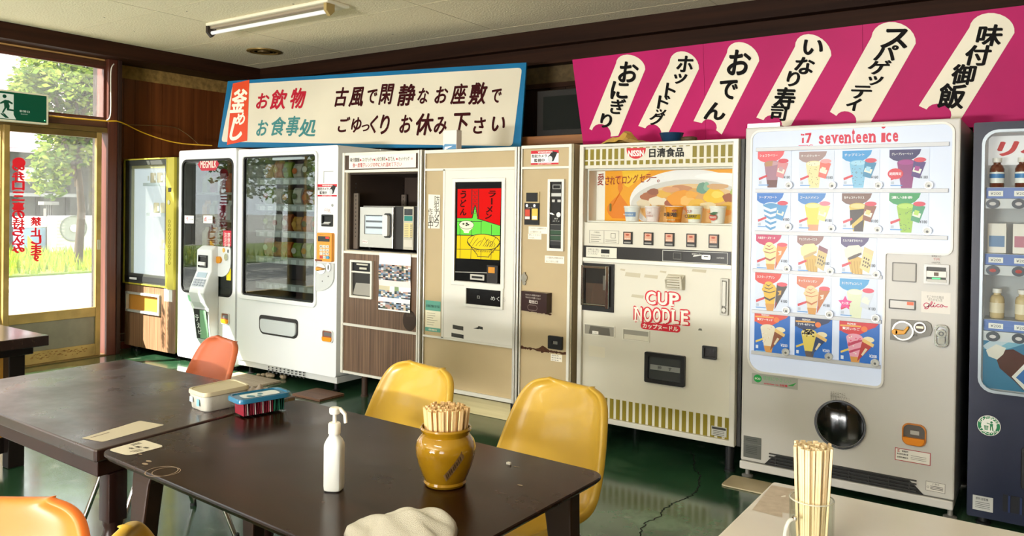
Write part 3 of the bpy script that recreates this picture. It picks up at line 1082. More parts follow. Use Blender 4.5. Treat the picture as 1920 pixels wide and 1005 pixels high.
F3, L3 = slant(0.078, 0.84, 0.075, 1.02)
bn = MB().use(BLACK).frame(F3, cs0 + 0.035, cs1 - 0.05, 0.03, 0.135, 0.012, 0.0, 0.010, 0.006)
bn.plate(F3, cs0 + 0.047, cs1 - 0.062, 0.045, 0.12, 0.0, 0.002)
bn.use(M('#d9d9d6', 0.3)).plate(F3, cs0 + 0.05, cs1 - 0.065, 0.05, 0.078, 0.002, 0.02)
sub(bn, 'note_slot', None, col_, bevel=0.002)
F4, L4 = slant(0.14, 0.70, 0.078, 0.84)
kp = MB().use(M('#8fa3ad', 0.2)).plate(F4, cs0 + 0.04, cs1 - 0.04, 0.095, 0.14, 0.001, 0.004)
kp.use(M('#b9c0c4', 0.4)).plate(F4, cs0 + 0.02, cs1 - 0.02, 0.01, 0.085, 0.001, 0.003)
kp.use(M('#8a929a', 0.4))
for i in range(4):
    for j in range(3):
        kp.plate(F4, cs0 + 0.035 + i * 0.04, cs0 + 0.063 + i * 0.04, 0.018 + j * 0.022, 0.033 + j * 0.022, 0.003, 0.007)
sub(kp, 'keypad', None, col_)
F5, L5 = slant(0.075, 0.26, 0.095, 0.40)
rd = MB().use(M('#2a2d2c', 0.4)).plate(F5, cs0 + 0.02, cs1 - 0.015, 0.0, 0.26, 0.001, 0.003)
rd.use(M('#7fae86', 0.4)).flat(F5, [(cs0 + 0.07, 0.004), (cs1 - 0.02, 0.004), (cs1 - 0.02, 0.255), (cs0 + 0.11, 0.255)], 0.0035)
rd.use(M('#e9eeea', 0.4)).text(F5, 'テ', cs0 + 0.035, cs0 + 0.085, 0.15, 0.21, 0.004, 0.03).text(F5, 'え', cs0 + 0.045, cs0 + 0.095, 0.09, 0.14, 0.004, 0.03).text(F5, 'ビ', cs0 + 0.05, cs0 + 0.10, 0.04, 0.08, 0.004, 0.02)
sub(rd, 'information_card', None, col_, fix=False)
cp = MB().use(grey)
a = bx((411, 462), (434, 520))
cp.prism(FR, rrect(a[0] - 0.03, a[1], a[2], a[3], 0, 5, (0.0, 0.12, 0.03, 0.0)), 0.0, 0.012)
cp.use(M('#d08a22', 0.35)); c = S(414, 487); cp.prism(FR, ellipse(c[0], c[1], 0.035, 0.03, 16), 0.012, 0.03)
cp.use(CHROME); c = S(427, 482); cp.prism(FR, ellipse(c[0], c[1], 0.024, 0.03, 16), 0.012, 0.02)
cp.use(M('#e0a63c', 0.4)); c = S(422, 469); cp.prism(FR, ellipse(c[0], c[1], 0.015, 0.02, 10), 0.012, 0.016)
cp.use(BLACK); c = S(430, 471); cp.prism(FR, ellipse(c[0], c[1], 0.006, 0.016, 10), 0.012, 0.015)
cp.done('coin_panel', None, mk, bevel=0.002)
a = bx((425, 502), (433, 526)); MB().plate(FR, *a, 0.0, 0.002).done('sticker', M('#e8d21c', 0.5), mk, label='yellow sticker')


def return_cup(root, p0, p1, F=FR):
    a = F.box(p0, p1)
    m = MB().use(M('#dcdcd8', 0.4)).frame(F, a[0], a[1], a[2], a[3], 0.008, 0.0, 0.012, 0.02)
    m.use(M('#8f5a4a', 0.3)).plate(F, a[0] + 0.007, a[1] - 0.007, a[2] + 0.007, a[3] - 0.007, -0.002, 0.003, 0.014)
    m.use(M('#e9961e', 0.3)).prism(F, rrect(a[0] + 0.008, a[1] - 0.008, a[2] + 0.008, a[2] + (a[3] - a[2]) * 0.42, 0, 4, (0.016, 0.016, 0.003, 0.003)), 0.003, 0.018)
    m.use(M('#6a6a6c', 0.3)).plate(F, a[0] + 0.02, a[1] - 0.014, a[3] - (a[3] - a[2]) * 0.5, a[3] - 0.02, 0.003, 0.008)
    m.done('coin_return', None, root, bevel=0.002)


return_cup(mk, (416, 585), (431, 609))
sg_ = MB().use(M('#8fd0a0', 0.5))
a = bx((352, 553), (372, 567)); sg_.flat(FR, [(a[0], a[2]), (a[1], a[2]), (a[1], a[3]), (a[0], a[3])], 0.0015)
sg_.use(M('#e2ece0', 0.5)); a = bx((352, 567), (374, 592)); sg_.flat(FR, [(a[0], a[2]), (a[1], a[2]), (a[1], a[3]), (a[0], a[3])], 0.0015)
sg_.use(M('#9ad0a6', 0.5)); a = bx((362, 592), (374, 600)); sg_.flat(FR, [(a[0], a[2]), (a[1], a[2]), (a[1], a[3]), (a[0], a[3])], 0.0015)
sg_.done('sticker', None, mk, fix=False, label='pale green and white sticker')
feet(mk, (a0 + 0.08, a1 - 0.08), (YF + 0.08, YF + 0.6), 0.045)

# ---- wide white machine with the big window
b0, b1 = S(446, 400)[0], S(633, 400)[0]
bm_ = thing('vending_machine', 'wide white food vending machine with one large dark window and orange keypad', 'vending machine', ((b0 + b1) / 2, YF + 0.3, 0))
g = (S(457, 400)[0], S(592.5, 400)[0], S(470, 554)[1], S(500, 293)[1])
bz1 = 1.868
body(bm_, b0, b1, 0.12, bz1, WHITE, opening=g, rad=0.025, cav=0.45, cavmat=M('#46484a', 0.5), edge=0.02, depth=0.75)
MB().ring(FR, rrect(g[0] - 0.045, g[1] + 0.02, g[2] - 0.035, g[3] + 0.03, 0.04, 5), rrect(g[0], g[1], g[2], g[3], 0.025, 5), 0.0, 0.018).done('window_surround', WHITE, bm_, bevel=0.006)
MB().ring(FR, rrect(g[0] - 0.001, g[1] + 0.001, g[2] - 0.001, g[3] + 0.001, 0.026, 5), rrect(g[0] + 0.014, g[1] - 0.008, g[2] + 0.012, g[3] - 0.01, 0.02, 5), -0.012, 0.006).done('gasket', BLACK, bm_)
MB().prism(FR, rrect(g[0], g[1], g[2], g[3], 0.025, 5), -0.008, -0.003).done('glass', GLS, bm_)
MB().plate(FR, S(505, 300)[0], S(560, 300)[0], g[3] - 0.03, g[3] - 0.012, -0.06, -0.03).done('lamp_strip', M('#f4f6f4', 0.4, emit=0.9), bm_)
pcs = ('#c86a2a', '#d8d4c4', '#7f9a3a', '#a04a2c', '#c9c2b0', '#d09a3a', '#5f6a3c')
FI = frontat(YF + 0.12)
for r_ in range(5):
    zs = g[2] + 0.10 + r_ * (g[3] - g[2] - 0.06) / 5
    MB().plate(FI, g[0] + 0.012, g[1] - 0.012, zs - 0.012, zs, -0.3, 0.0).plate(FI, g[0] + 0.012, g[1] - 0.012, zs - 0.05, zs + 0.005, 0.0, 0.004).done('shelf', M('#b4b8b6', 0.4), bm_)
    tg = MB().use(M('#e4e6e4', 0.5))
    for j in range(8):
        xx = g[0] + 0.06 + j * (g[1] - g[0] - 0.08) / 8
        tg.mark().plate(FI, xx, xx + 0.06, zs - 0.045, zs - 0.01, 0.004, 0.006)
    tg.done_each('price_tag', bm_)
    if r_ == 0:
        continue
    for j in range(7):
        xx = g[0] + 0.09 + j * (g[1] - g[0] - 0.16) / 6
        hh = random.uniform(0.12, 0.16)
        o = MB().use(M(pcs[(j * 2 + r_ * 3) % 7], 0.3))
        W = 0.05
        o.loft([[(xx + sx * W, YF + 0.2 + sy * t, zs + z) for sx, sy in ((-1, -1), (0, -1.6), (1, -1), (1, 1), (0, 1.6), (-1, 1))] for z, t in ((0.001, 0.004), (0.02, 0.02), (hh * 0.5, 0.03), (hh - 0.02, 0.018), (hh, 0.003))])
        o.use(M(pcs[(j + r_) % 7], 0.4)).flat(frontat(YF + 0.2), ellipse(xx, zs + hh * 0.5, 0.03, 0.025, 12), 0.052)
        tag(o.done('snack_packet', None, None, loc=(xx, YF + 0.2, zs + 0.0)), 'dim food packet on a shelf behind the wide white machine\'s window', 'packet', 'food packets in the white machine')
# payment side
sd_ = MB().use(M('#9a9c9a', 0.5))
p, q = S(607, 321), S(625, 343)
sd_.plate(FR, p[0], p[0] + 0.004, q[1], p[1], 0.0, 0.002).plate(FR, p[0], q[0], p[1] - 0.004, p[1], 0.0, 0.002)
c = S(623.5, 385); sd_.prism(FR, ellipse(c[0], c[1], 0.009, 0.011, 12), 0, 0.005)
sd_.done('lock_plate', None, bm_)


def camera_sticker(root, p0, p1, F=FR):
    a, b, c, d = F.box(p0, p1)
    W, H = b - a, d - c
    m = MB().use(M('#f3f0ec', 0.45)).flat(F, [(a, c), (b, c), (b, d), (a, d)], 0.0015)
    m.use(M('#c42032', 0.45)).flat(F, [(a, d - H * 0.22), (b, d - H * 0.22), (b, d), (a, d)], 0.002).flat(F, [(a, c), (b, c), (b, c + H * 0.12), (a, c + H * 0.12)], 0.002)
    m.use(M('#f3f0ec', 0.45)).text(F, 'WARNING!!', a + W * 0.25, a + W * 0.78, d - H * 0.17, d - H * 0.05, 0.0025, 0.03)
    m.text(F, 'SECURITY CAMERA', a + W * 0.25, a + W * 0.75, c + H * 0.025, c + H * 0.095, 0.0025)
    m.use(M('#1b1b1d', 0.45)).text(F, '防犯カメラ', a + W * 0.04, a + W * 0.58, c + H * 0.50, c + H * 0.74, 0.0025, 0.03)
    m.text(F, '監視中', a + W * 0.12, a + W * 0.5, c + H * 0.18, c + H * 0.43, 0.0025, 0.03)
    m.flat(F, [(a + W * 0.66, c + H * 0.2), (a + W * 0.82, c + H * 0.22), (a + W * 0.96, c + H * 0.84), (a + W * 0.78, c + H * 0.92), (a + W * 0.62, c + H * 0.55)], 0.0025)
    m.use(M('#c9ccd0', 0.4)).flat(F, ellipse(a + W * 0.70, c + H * 0.38, W * 0.085, H * 0.22, 16), 0.003)
    m.done('warning_sticker', None, root, fix=False, label='red and white security camera sticker')


camera_sticker(bm_, (595.5, 345.5), (632, 368.5))
tx = MB().use(M('#b08a80', 0.5))
c = bx((608, 391), (620, 399)); tx.text(FR, '千円札', c[0], c[1], c[2], c[3], 0.001)
tx.done('lettering', None, bm_, fix=False)
a = bx((605, 402), (624.5, 425))
m = MB().use(BLACK).frame(FR, *a, 0.012, 0.0, 0.014, 0.006).plate(FR, a[0] + 0.01, a[1] - 0.01, a[2] + 0.01, a[3] - 0.01, 0.0, 0.003)
m.use(M('#cfd0d0', 0.3)).loft([[(a[0] + 0.022, YF - 0.003, a[2] + 0.025), (a[1] - 0.02, YF - 0.003, a[2] + 0.025), (a[1] - 0.02, YF - 0.003, a[3] - 0.055), (a[0] + 0.022, YF - 0.003, a[3] - 0.055)], [(a[0] + 0.018, YF - 0.03, a[2] + 0.02), (a[1] - 0.022, YF - 0.03, a[2] + 0.02), (a[1] - 0.022, YF - 0.02, a[3] - 0.075), (a[0] + 0.018, YF - 0.02, a[3] - 0.075)]])
m.done('note_slot', None, bm_, bevel=0.002)
a = bx((600, 436), (627, 491))
kp = MB().use(M('#e59a3c', 0.45)).plate(FR, *a, 0.0, 0.03, 0.012)
d_ = 0.0305
W, H = a[1] - a[0], a[3] - a[2]
kp.use(M('#1c1c1e', 0.25)).plate(FR, a[0] + W * 0.08, a[0] + W * 0.86, a[3] - H * 0.30, a[3] - H * 0.12, 0.03, 0.032)
kp.use(M('#e0402c', 0.4, emit=0.6)).plate(FR, a[0] + W * 0.6, a[0] + W * 0.84, a[3] - H * 0.20, a[3] - H * 0.13, 0.032, 0.033)
for i, t in enumerate('123456789C0'):
    r_, c_ = divmod(i, 3)
    x0 = a[0] + W * (0.24 + 0.22 * c_); z0 = a[3] - H * (0.52 + 0.125 * r_)
    kp.use(M('#c94a4a' if t == 'C' else '#e6e2d8', 0.4)).plate(FR, x0, x0 + W * 0.17, z0, z0 + H * 0.095, 0.03, 0.036)
    kp.use(INK).text(FR, t, x0 + W * 0.05, x0 + W * 0.12, z0 + H * 0.02, z0 + H * 0.075, 0.0365, 0.03)
kp.use(M('#4a9ac0', 0.4)); kp.prism(FR, ellipse(a[0] + W * 0.77, a[3] - H * 0.85, W * 0.11, H * 0.055, 14), 0.03, 0.036)
kp.use(M('#7a3a1c', 0.4)).plate(FR, a[0] - W * 0.1, a[0] + W * 0.36, a[2] - H * 0.0, a[2] + H * 0.06, 0.03, 0.033)
kp.use(M('#8a4a14', 0.4)).text(FR, '商品番号をおしてください', a[0] + W * 0.08, a[1] - W * 0.08, a[3] - H * 0.085, a[3] - H * 0.04, d_)
kp.done('keypad', None, bm_, fix=False)
cp = MB().use(M('#c9cccb', 0.4))
c = S(600, 492)
zb = S(610, 547)[1]
xr_ = S(628, 500)[0]
pts = [(g[1] + 0.022, c[1]), (xr_, c[1])] + [(g[1] + 0.022 + (xr_ - g[1] - 0.022) * math.cos(math.radians(q)), c[1] - 0.1 - (c[1] - 0.1 - zb) * math.sin(math.radians(q))) for q in range(0, 91, 10)][0:]
cp.prism(FR, pts[::-1], 0.0, 0.014)
c = S(605, 504)
cp.use(CHROME).prism(FR, ellipse(c[0], c[1], 0.05, 0.04, 18), 0.014, 0.02)
cp.use(M('#e09a3a', 0.35)).loft([[(c[0] - 0.035, YF - 0.02, c[1] - 0.018), (c[0] + 0.03, YF - 0.02, c[1] - 0.006), (c[0] + 0.035, YF - 0.02, c[1] + 0.006), (c[0] - 0.035, YF - 0.02, c[1] + 0.018)], [(c[0] - 0.03, YF - 0.045, c[1] - 0.012), (c[0] + 0.03, YF - 0.04, c[1] - 0.003), (c[0] + 0.032, YF - 0.04, c[1] + 0.004), (c[0] - 0.03, YF - 0.045, c[1] + 0.012)]])
c = S(619.5, 501); cp.use(CHROME).prism(FR, ellipse(c[0], c[1], 0.026, 0.032, 16), 0.014, 0.022).use(BLACK).prism(FR, ellipse(c[0], c[1], 0.006, 0.02, 8), 0.022, 0.024)
cp.use(BLACK)
for px, py in ((607, 527), (618, 518)):
    c = S(px, py); cp.prism(FR, ellipse(c[0], c[1], 0.004, 0.006, 8), 0.014, 0.016)
cp.done('coin_panel', None, bm_, bevel=0.002)
# delivery flap
a = (S(487, 600)[0], S(559, 610)[0], S(520, 630)[1], S(520, 594)[1])
o_ = rrect(a[0], a[1], a[2], a[3], 0, 6, (0.06, 0.05, 0.03, 0.03))
o2 = rrect(a[0] + 0.012, a[1] - 0.006, a[2] + 0.008, a[3] - 0.012, 0, 6, (0.055, 0.045, 0.025, 0.025))
o3 = rrect(a[0] + 0.03, a[1] - 0.012, a[2] + 0.018, a[3] - 0.028, 0, 6, (0.05, 0.04, 0.022, 0.022))
fm = MB().use(M('#2c2a2b', 0.4)).prism(FR, o_, 0.0, 0.006)
fl = fm.done('flap_recess', None, bm_)
MB().use(M('#c9cfd0', 0.2, coat=0.3)).prism(FR, o3, 0.006, 0.022).use(M('#a2a8a8', 0.4)).text(FR, 'ここをおして\n商品をお取りください', a[0] + 0.17, a[1] - 0.09, a[2] + 0.1, a[3] - 0.05, 0.0225).done('delivery_flap', None, bm_, bevel=0.004)
return_cup(bm_, (605, 617), (625, 643.5))
sl_ = MB().use(M('#3a3b3d', 0.5))
for j in range(10):
    px = 504 + j * 7.3
    for i in range(3):
        c = S(px, 688 + (px - 504) * 0.165 + i * 4.6)
        sl_.flat(FR, [(c[0] - 0.011, c[1] - 0.006), (c[0] + 0.008, c[1] - 0.006), (c[0] + 0.011, c[1] + 0.006), (c[0] - 0.008, c[1] + 0.006)], 0.001)
sl_.done('vent_slots', None, bm_, fix=False)
MB().plate(frontat(YF + 0.015), b0 + 0.005, b1 - 0.005, 0.07, 0.12, -0.72, 0.0).done('base', M('#c8cac8', 0.45), bm_, bevel=0.004)
feet(bm_, (b0 + 0.1, b1 - 0.07), (YF + 0.07, YF + 0.65), 0.07)
#@@PART4
# ---- microwave cabinet
wood_v = wood_mat('#4a3526', '#7a5f49', 0.45, axis=2, ring=40, scale=2.2)
TRIM = M('#d9d6cb', 0.35, metal=0.15)
TAN = M('#b5a27e', 0.42, vary=0.06, scale=2)
c0, c1 = S(643, 500)[0], S(791, 500)[0]
cz1, cz0 = S(715, 284)[1], S(660, 701)[1]
mc = thing('microwave_cabinet', 'wood-grain cabinet with an open niche for a microwave between white and tan machines', 'cabinet', ((c0 + c1) / 2, YF + 0.3, 0))
nz0, nz1 = S(715, 472)[1], S(715, 323)[1]
n0, n1 = S(651, 400)[0], S(785.5, 400)[0]
wd_ = MB().use(M('#b9ae96', 0.5))
FB = frontat(YF)
wd_.ring(FB, rrect(c0, c1, cz0, cz1, 0.001, 1), rrect(n0, n1, nz0, nz1, 0.001, 1), -0.62, 0.0).plate(FB, c0, c1, cz0, cz1, -0.7, -0.62)
wd_.done('carcass', None, mc)
il = MB().use(M('#3d3129', 0.6))
il.plate(FB, n0, n1, nz0, nz1, -0.619, -0.612).plate(FB, n0, n0 + 0.012, nz0, nz1, -0.61, -0.02).plate(FB, n1 - 0.012, n1, nz0, nz1, -0.61, -0.02).plate(FB, n0 + 0.012, n1 - 0.012, nz1 - 0.012, nz1, -0.61, -0.02)
il.done('niche_lining', None, mc)
MB().plate(FB, n0 + 0.012, n1 - 0.012, nz0, nz0 + 0.006, -0.61, 0.0).done('niche_floor', M('#17130f', 0.35), mc)
for px, yy in ((667, YF + 0.06), (744, YF + 0.58)):
    a = max(frontat(yy).st(px, 400)[0], n0 + 0.036)
    r_ = MB().use(M('#6b6056', 0.5)).plate(frontat(yy), a - 0.022, a + 0.022, nz0 + 0.007, nz1 - 0.15, -0.008, 0.008)
    r_.use(BLACK)
    for j in range(14):
        r_.flat(frontat(yy), ellipse(a, nz0 + 0.1 + j * 0.03, 0.005, 0.005, 8), 0.009)
    r_.done('shelf_rail', None, mc)
z_a, z_b = S(715, 476)[1], S(715, 616)[1]
MB().plate(FB, c0 + 0.02, n1, z_b + 0.006, z_a - 0.004, 0.0, 0.006).done('upper_panel', wood_v, mc)
MB().plate(FB, c0 + 0.02, n1, cz0 + 0.02, z_b - 0.006, 0.0, 0.006).done('lower_panel', wood_v, mc)
zt0 = S(715, 320)[1]
MB().plate(FB, c0 + 0.02, n1, zt0 + 0.005, cz1 - 0.02, 0.0, 0.006).done('header_panel', M('#4a3a30', 0.5), mc)
tr_ = MB().use(TRIM)
for z in (cz1 - 0.012, zt0, z_a, z_b, cz0 + 0.01):
    tr_.mark().plate(FB, c0 + 0.012, n1, z - 0.009, z + 0.009, 0.0, 0.014)
tr_.done_each('cross_trim', mc)
MB().plate(FB, c0, c0 + 0.022, cz0, cz1, 0.0, 0.018).done('side_trim', TRIM, mc, bevel=0.003)
MB().plate(FB, n1, n1 + 0.012, cz0, cz1, 0.0, 0.018).plate(FB, n1 + 0.018, c1, cz0, cz1, 0.0, 0.018).done('side_trim', TRIM, mc, bevel=0.003)
a = bx((656, 292), (781, 317))
a = (a[0], a[1], S(715, 315.5)[1], S(715, 289.5)[1])
nt_ = MB().use(M('#eee9df', 0.6)).flat(FB, [(a[0], a[2]), (a[1], a[2]), (a[1], a[3]), (a[0], a[3])], 0.008)
W, H = a[1] - a[0], a[3] - a[2]
nt_.use(INK).text(FB, '味付御飯', a[0] + W * 0.02, a[0] + W * 0.17, a[2] + H * 0.5, a[2] + H * 0.82, 0.009, 0.01)
nt_.use(INK).text(FB, 'スパゲッティ', a[0] + W * 0.21, a[0] + W * 0.38, a[2] + H * 0.5, a[2] + H * 0.80, 0.009, 0.01)
nt_.text(FB, 'いなり寿司', a[0] + W * 0.415, a[0] + W * 0.56, a[2] + H * 0.5, a[2] + H * 0.82, 0.009, 0.01).text(FB, 'おでん', a[0] + W * 0.60, a[0] + W * 0.70, a[2] + H * 0.5, a[2] + H * 0.82, 0.009, 0.01).text(FB, 'ホットドッグ', a[0] + W * 0.755, a[0] + W * 0.91, a[2] + H * 0.5, a[2] + H * 0.78, 0.009, 0.01)
nt_.use(M('#b5303c', 0.6))
for u in (0.185, 0.395, 0.58, 0.73, 0.945):
    nt_.text(FB, 'は' if u > 0.9 else '・', a[0] + W * (u - 0.012), a[0] + W * (u + 0.012), a[2] + H * 0.55, a[2] + H * 0.7, 0.009, 0.02)
nt_.text(FB, '後一度電子レンジの中に入れ温めて下さい', a[0] + W * 0.06, a[0] + W * 0.80, a[2] + H * 0.10, a[2] + H * 0.42, 0.009, 0.01)
nt_.done('handwritten_notice', None, mc, fix=False)
# dispensing slot
a = bx((660.5, 486.5), (701, 561))
ds = MB().use(TRIM).frame(FB, *a, 0.016, 0.006, 0.026, 0.004)
zm = S(680, 510)[1]
ds.plate(FB, a[0] + 0.014, a[1] - 0.014, zm - 0.006, zm + 0.006, 0.006, 0.022)
ds.use(BLACK).plate(FB, a[0] + 0.015, a[1] - 0.015, zm + 0.006, a[3] - 0.015, 0.006, 0.012)
ds.use(M('#c8c4b4', 0.5)).plate(FB, a[0] + 0.06, a[1] - 0.05, zm + 0.05, zm + 0.062, 0.012, 0.016).plate(FB, a[0] + 0.09, a[1] - 0.06, zm + 0.02, zm + 0.035, 0.012, 0.016)
ds.use(M('#2b2a28', 0.4)).plate(FB, a[0] + 0.016, a[1] - 0.016, a[2] + 0.016, zm - 0.006, 0.006, 0.008)
ds.use(M('#9a978e', 0.4)).loft([[(a[0] + 0.02, YF - 0.008, a[2] + 0.02), (a[1] - 0.02, YF - 0.008, a[2] + 0.02), (a[1] - 0.02, YF - 0.008, a[2] + 0.03), (a[0] + 0.02, YF - 0.008, a[2] + 0.03)], [(a[0] + 0.05, YF - 0.009, a[2] + 0.10), (a[1] - 0.03, YF - 0.009, a[2] + 0.10), (a[1] - 0.03, YF - 0.0085, a[2] + 0.11), (a[0] + 0.05, YF - 0.0085, a[2] + 0.11)]])
ds.done('dispenser_slot', None, mc, bevel=0.001)
c = S(769, 601)
MB().use(M('#3a2d24', 0.35)).prism(FB, ellipse(c[0], c[1], 0.062, 0.072, 28), 0.006, 0.0075).use(M('#55483c', 0.4)).text(FB, '使用中', c[0] - 0.03, c[0] + 0.03, c[1] + 0.025, c[1] + 0.045, 0.008).done('round_sticker', None, mc, fix=False, label='dark round sticker')
feet(mc, (c0 + 0.16, c1 - 0.1), (YF + 0.08, YF + 0.6), cz0, r=0.024, mat=M('#3a2a20', 0.5))

# microwave oven
mvz = nz0 + 0.020
F0 = frontat(YF + 0.07)
s0, s1 = F0.st(678, 420)[0], F0.st(783, 420)[0]
t1 = F0.st(730, 386)[1]
mw = thing('microwave_oven', 'stainless steel microwave oven standing in the wood-grain cabinet niche', 'microwave', ((s0 + s1) / 2, YF + 0.3, mvz))
STEEL = M('#a5a39d', 0.28, metal=0.85)
MB().plate(F0, s0, s1, mvz, t1, -0.42, -0.012).done('casing', M('#8a8884', 0.35, metal=0.8), mw, bevel=0.004)
sd0 = F0.st(740, 420)[0]
sc_ = F0.st(757, 420)[0]
dr = MB().use(STEEL).frame(F0, s0, sd0, mvz + 0.002, t1 - 0.01, (0.045, 0.10, 0.10, 0.06), -0.012, 0.018).done('door', None, mw, bevel=0.003)
w0, w1, w2, w3 = s0 + 0.045, sd0 - 0.10, mvz + 0.102, t1 - 0.07
dw = MB().use(M('#aab4ba', 0.18, metal=0.35)).plate(F0, w0 - 0.001, w1 + 0.001, w2 - 0.001, w3 + 0.001, -0.01, 0.010)
dw.use(M('#5a6066', 0.25))
for j in range(3):
    zz = w2 + 0.04 + j * 0.045
    dw.plate(F0, w0 + 0.01, w1 - 0.015, zz, zz + 0.014, 0.0102, 0.0115)
sub(dw, 'window', None, dr)
hx = sd0 - 0.052
hz0, hz1 = F0.st(733, 446)[1], F0.st(733, 400)[1]
sub(MB().use(M('#1a1a1a', 0.3)).plate(F0, hx - 0.034, hx + 0.034, hz0, hz1, 0.018, 0.022, 0.015).use(M('#e2e0da', 0.3)).plate(F0, hx - 0.022, hx + 0.026, hz0 + 0.012, hz1 - 0.012, 0.022, 0.05, 0.012), 'handle', None, dr, bevel=0.003)
sub(MB().use(M('#e8e6e0', 0.5)).plate(F0, s0 + 0.03, s0 + 0.085, mvz + 0.03, mvz + 0.055, 0.018, 0.019).use(M('#8a3a3a', 0.5)).text(F0, 'PRO', s0 + 0.035, s0 + 0.08, mvz + 0.037, mvz + 0.049, 0.0195), 'badge', None, dr)
MB().plate(F0, sd0, sc_, mvz, t1 - 0.004, -0.012, 0.0).done('side_column', M('#24211f', 0.35), mw)
cp = MB().use(M('#b9b4a4', 0.4, metal=0.3)).plate(F0, sc_, s1 - 0.035, mvz, t1 - 0.004, -0.012, 0.004)
z = t1 - 0.02
cp.use(M('#101512', 0.2)).plate(F0, sc_ + 0.01, s1 - 0.045, z - 0.045, z, 0.004, 0.006)
cp.use(M('#1f7a72', 0.4)).plate(F0, sc_ + 0.01, s1 - 0.045, z - 0.085, z - 0.05, 0.004, 0.006)
cp.use(M('#d8c98e', 0.5)).plate(F0, sc_ + 0.008, s1 - 0.043, mvz + 0.09, z - 0.10, 0.004, 0.006)
cp.use(M('#8f8a7a', 0.5))
for j in range(8):
    cp.plate(F0, s1 - 0.062, s1 - 0.047, z - 0.118 - j * 0.0125, z - 0.110 - j * 0.0125, 0.006, 0.009)
    cp.plate(F0, sc_ + 0.014, sc_ + 0.05, z - 0.116 - j * 0.0125, z - 0.112 - j * 0.0125, 0.006, 0.0065)
cp.use(M('#cfcabc', 0.5)).plate(F0, sc_ + 0.008, s1 - 0.043, mvz + 0.02, mvz + 0.07, 0.004, 0.006)
cp.done('control_panel', None, mw)
MB().plate(F0, s1 - 0.035, s1, mvz, t1 - 0.004, -0.012, -0.004).done('side_trim', M('#171514', 0.4), mw)
ft = MB().use(BLACK)
for x in (s0 + 0.04, s1 - 0.04):
    for y in (YF + 0.12, YF + 0.44):
        MB().lathe((x, y, nz0 + 0.0065), [(0.012, 0), (0.014, mvz - nz0 - 0.005)], 10).done('foot', BLACK, mw)
ft.bm.free()

# group-photo poster taped below the niche
a = (S(713.5, 530)[0], S(773, 530)[0], S(743, 583)[1], S(743, 475)[1])
po = MB()
pw, ph = a[1] - a[0], a[3] - a[2]
nx, nz_ = 14, 40
random.seed(3)
po.use(M('#e6e6e2', 0.5))
gr = [[po.bm.verts.new(FB.at(a[0] + pw * i / nx, a[2] + ph * j / nz_, 0.019 + 0.003 * math.sin(i * 0.9 + 0.3 * j) * (1 if j < 38 else 0.3))) for i in range(nx + 1)] for j in range(nz_ + 1)]
crowd = [M(c, 0.5) for c in ('#3c4350', '#8a8f98', '#c9b7a0', '#26282c', '#d8dadc', '#6f8aa6', '#a9857a', '#4f5a4a')]
sky_ = [M(c, 0.5) for c in ('#e8eae8', '#f0efe8', '#dfe3e6')]
for j in range(nz_):
    v = j / nz_
    for i in range(nx):
        if 0.02 < v < 0.14 or 0.21 < v < 0.34 or 0.52 < v < 0.78:
            po.use(random.choice(crowd))
        elif 0.34 <= v < 0.42:
            po.use(M('#c8bfa0', 0.5) if i < 5 else M('#7f946a', 0.5) if 6 < i < 9 else random.choice(sky_))
        elif 0.42 <= v < 0.52:
            po.use(M('#e8d6d4', 0.5))
        else:
            po.use(random.choice(sky_))
        po._face((gr[j][i], gr[j][i + 1], gr[j + 1][i + 1], gr[j + 1][i]))
o = po.done('poster', None, None, smooth=False, loc=FB.at(a[0] + pw / 2, a[2] + ph / 2, 0.007), fix=False)
tag(o, 'crinkled poster of group photographs taped to the wood-grain cabinet', 'poster')

# ---- tan noodle machine with the coloured window
u0, u1 = S(796, 500)[0], S(974.5, 500)[0]
uz0, uz1 = S(900, 744)[1], S(880, 279)[1]
ud = thing('vending_machine', 'tan noodle vending machine with white door and red green yellow noodle picture', 'vending machine', ((u0 + u1) / 2, YF + 0.3, 0))
body(ud, u0, u1, uz0, uz1, TAN, depth=0.72, bev=0.004)
st = TRIM
zA = S(880, 317)[1]
zB = S(880, 640)[1]
xw0, xw1 = S(833, 500)[0], S(965, 500)[0]
MB().plate(FR, xw0 + 0.008, xw1, zB + 0.008, zA - 0.008, 0.0, 0.012).done('white_door', M('#d9d6cd', 0.4), ud, bevel=0.002)
tr_ = MB().use(st)
tr_.plate(FR, u0, xw1, zA - 0.008, zA + 0.008, 0.0, 0.014).mark().plate(FR, u0, xw1, zB - 0.006, zB + 0.008, 0.0, 0.014).mark()
tr_.plate(FR, u0, xw1, uz1 - 0.022, uz1, 0.0, 0.014).mark().plate(FR, u0, xw1, uz0, uz0 + 0.024, 0.0, 0.016)
tr_.mark().plate(FR, xw0 - 0.008, xw0 + 0.008, zB, zA, 0.0, 0.014)
tr_.done_each('cross_trim', ud)
MB().plate(FR, u0, u0 + 0.008, uz0, uz1, 0.0, 0.016).plate(FR, xw1, xw1 + 0.018, uz0 - 0.0, uz1, 0.0, 0.02).plate(FR, xw1 + 0.024, u1, uz0 - 0.0, uz1, 0.0, 0.02).done('side_trim', M('#c9c6bc', 0.3, metal=0.4), ud, bevel=0.003)
# picture window (crop4: x=600+cx/4, y=250+cy/4)


def c4(x, y):
    return S(600 + x / 4, 250 + y / 4)


def c5(x, y):
    return S(600 + x / 4, 500 + y / 4)


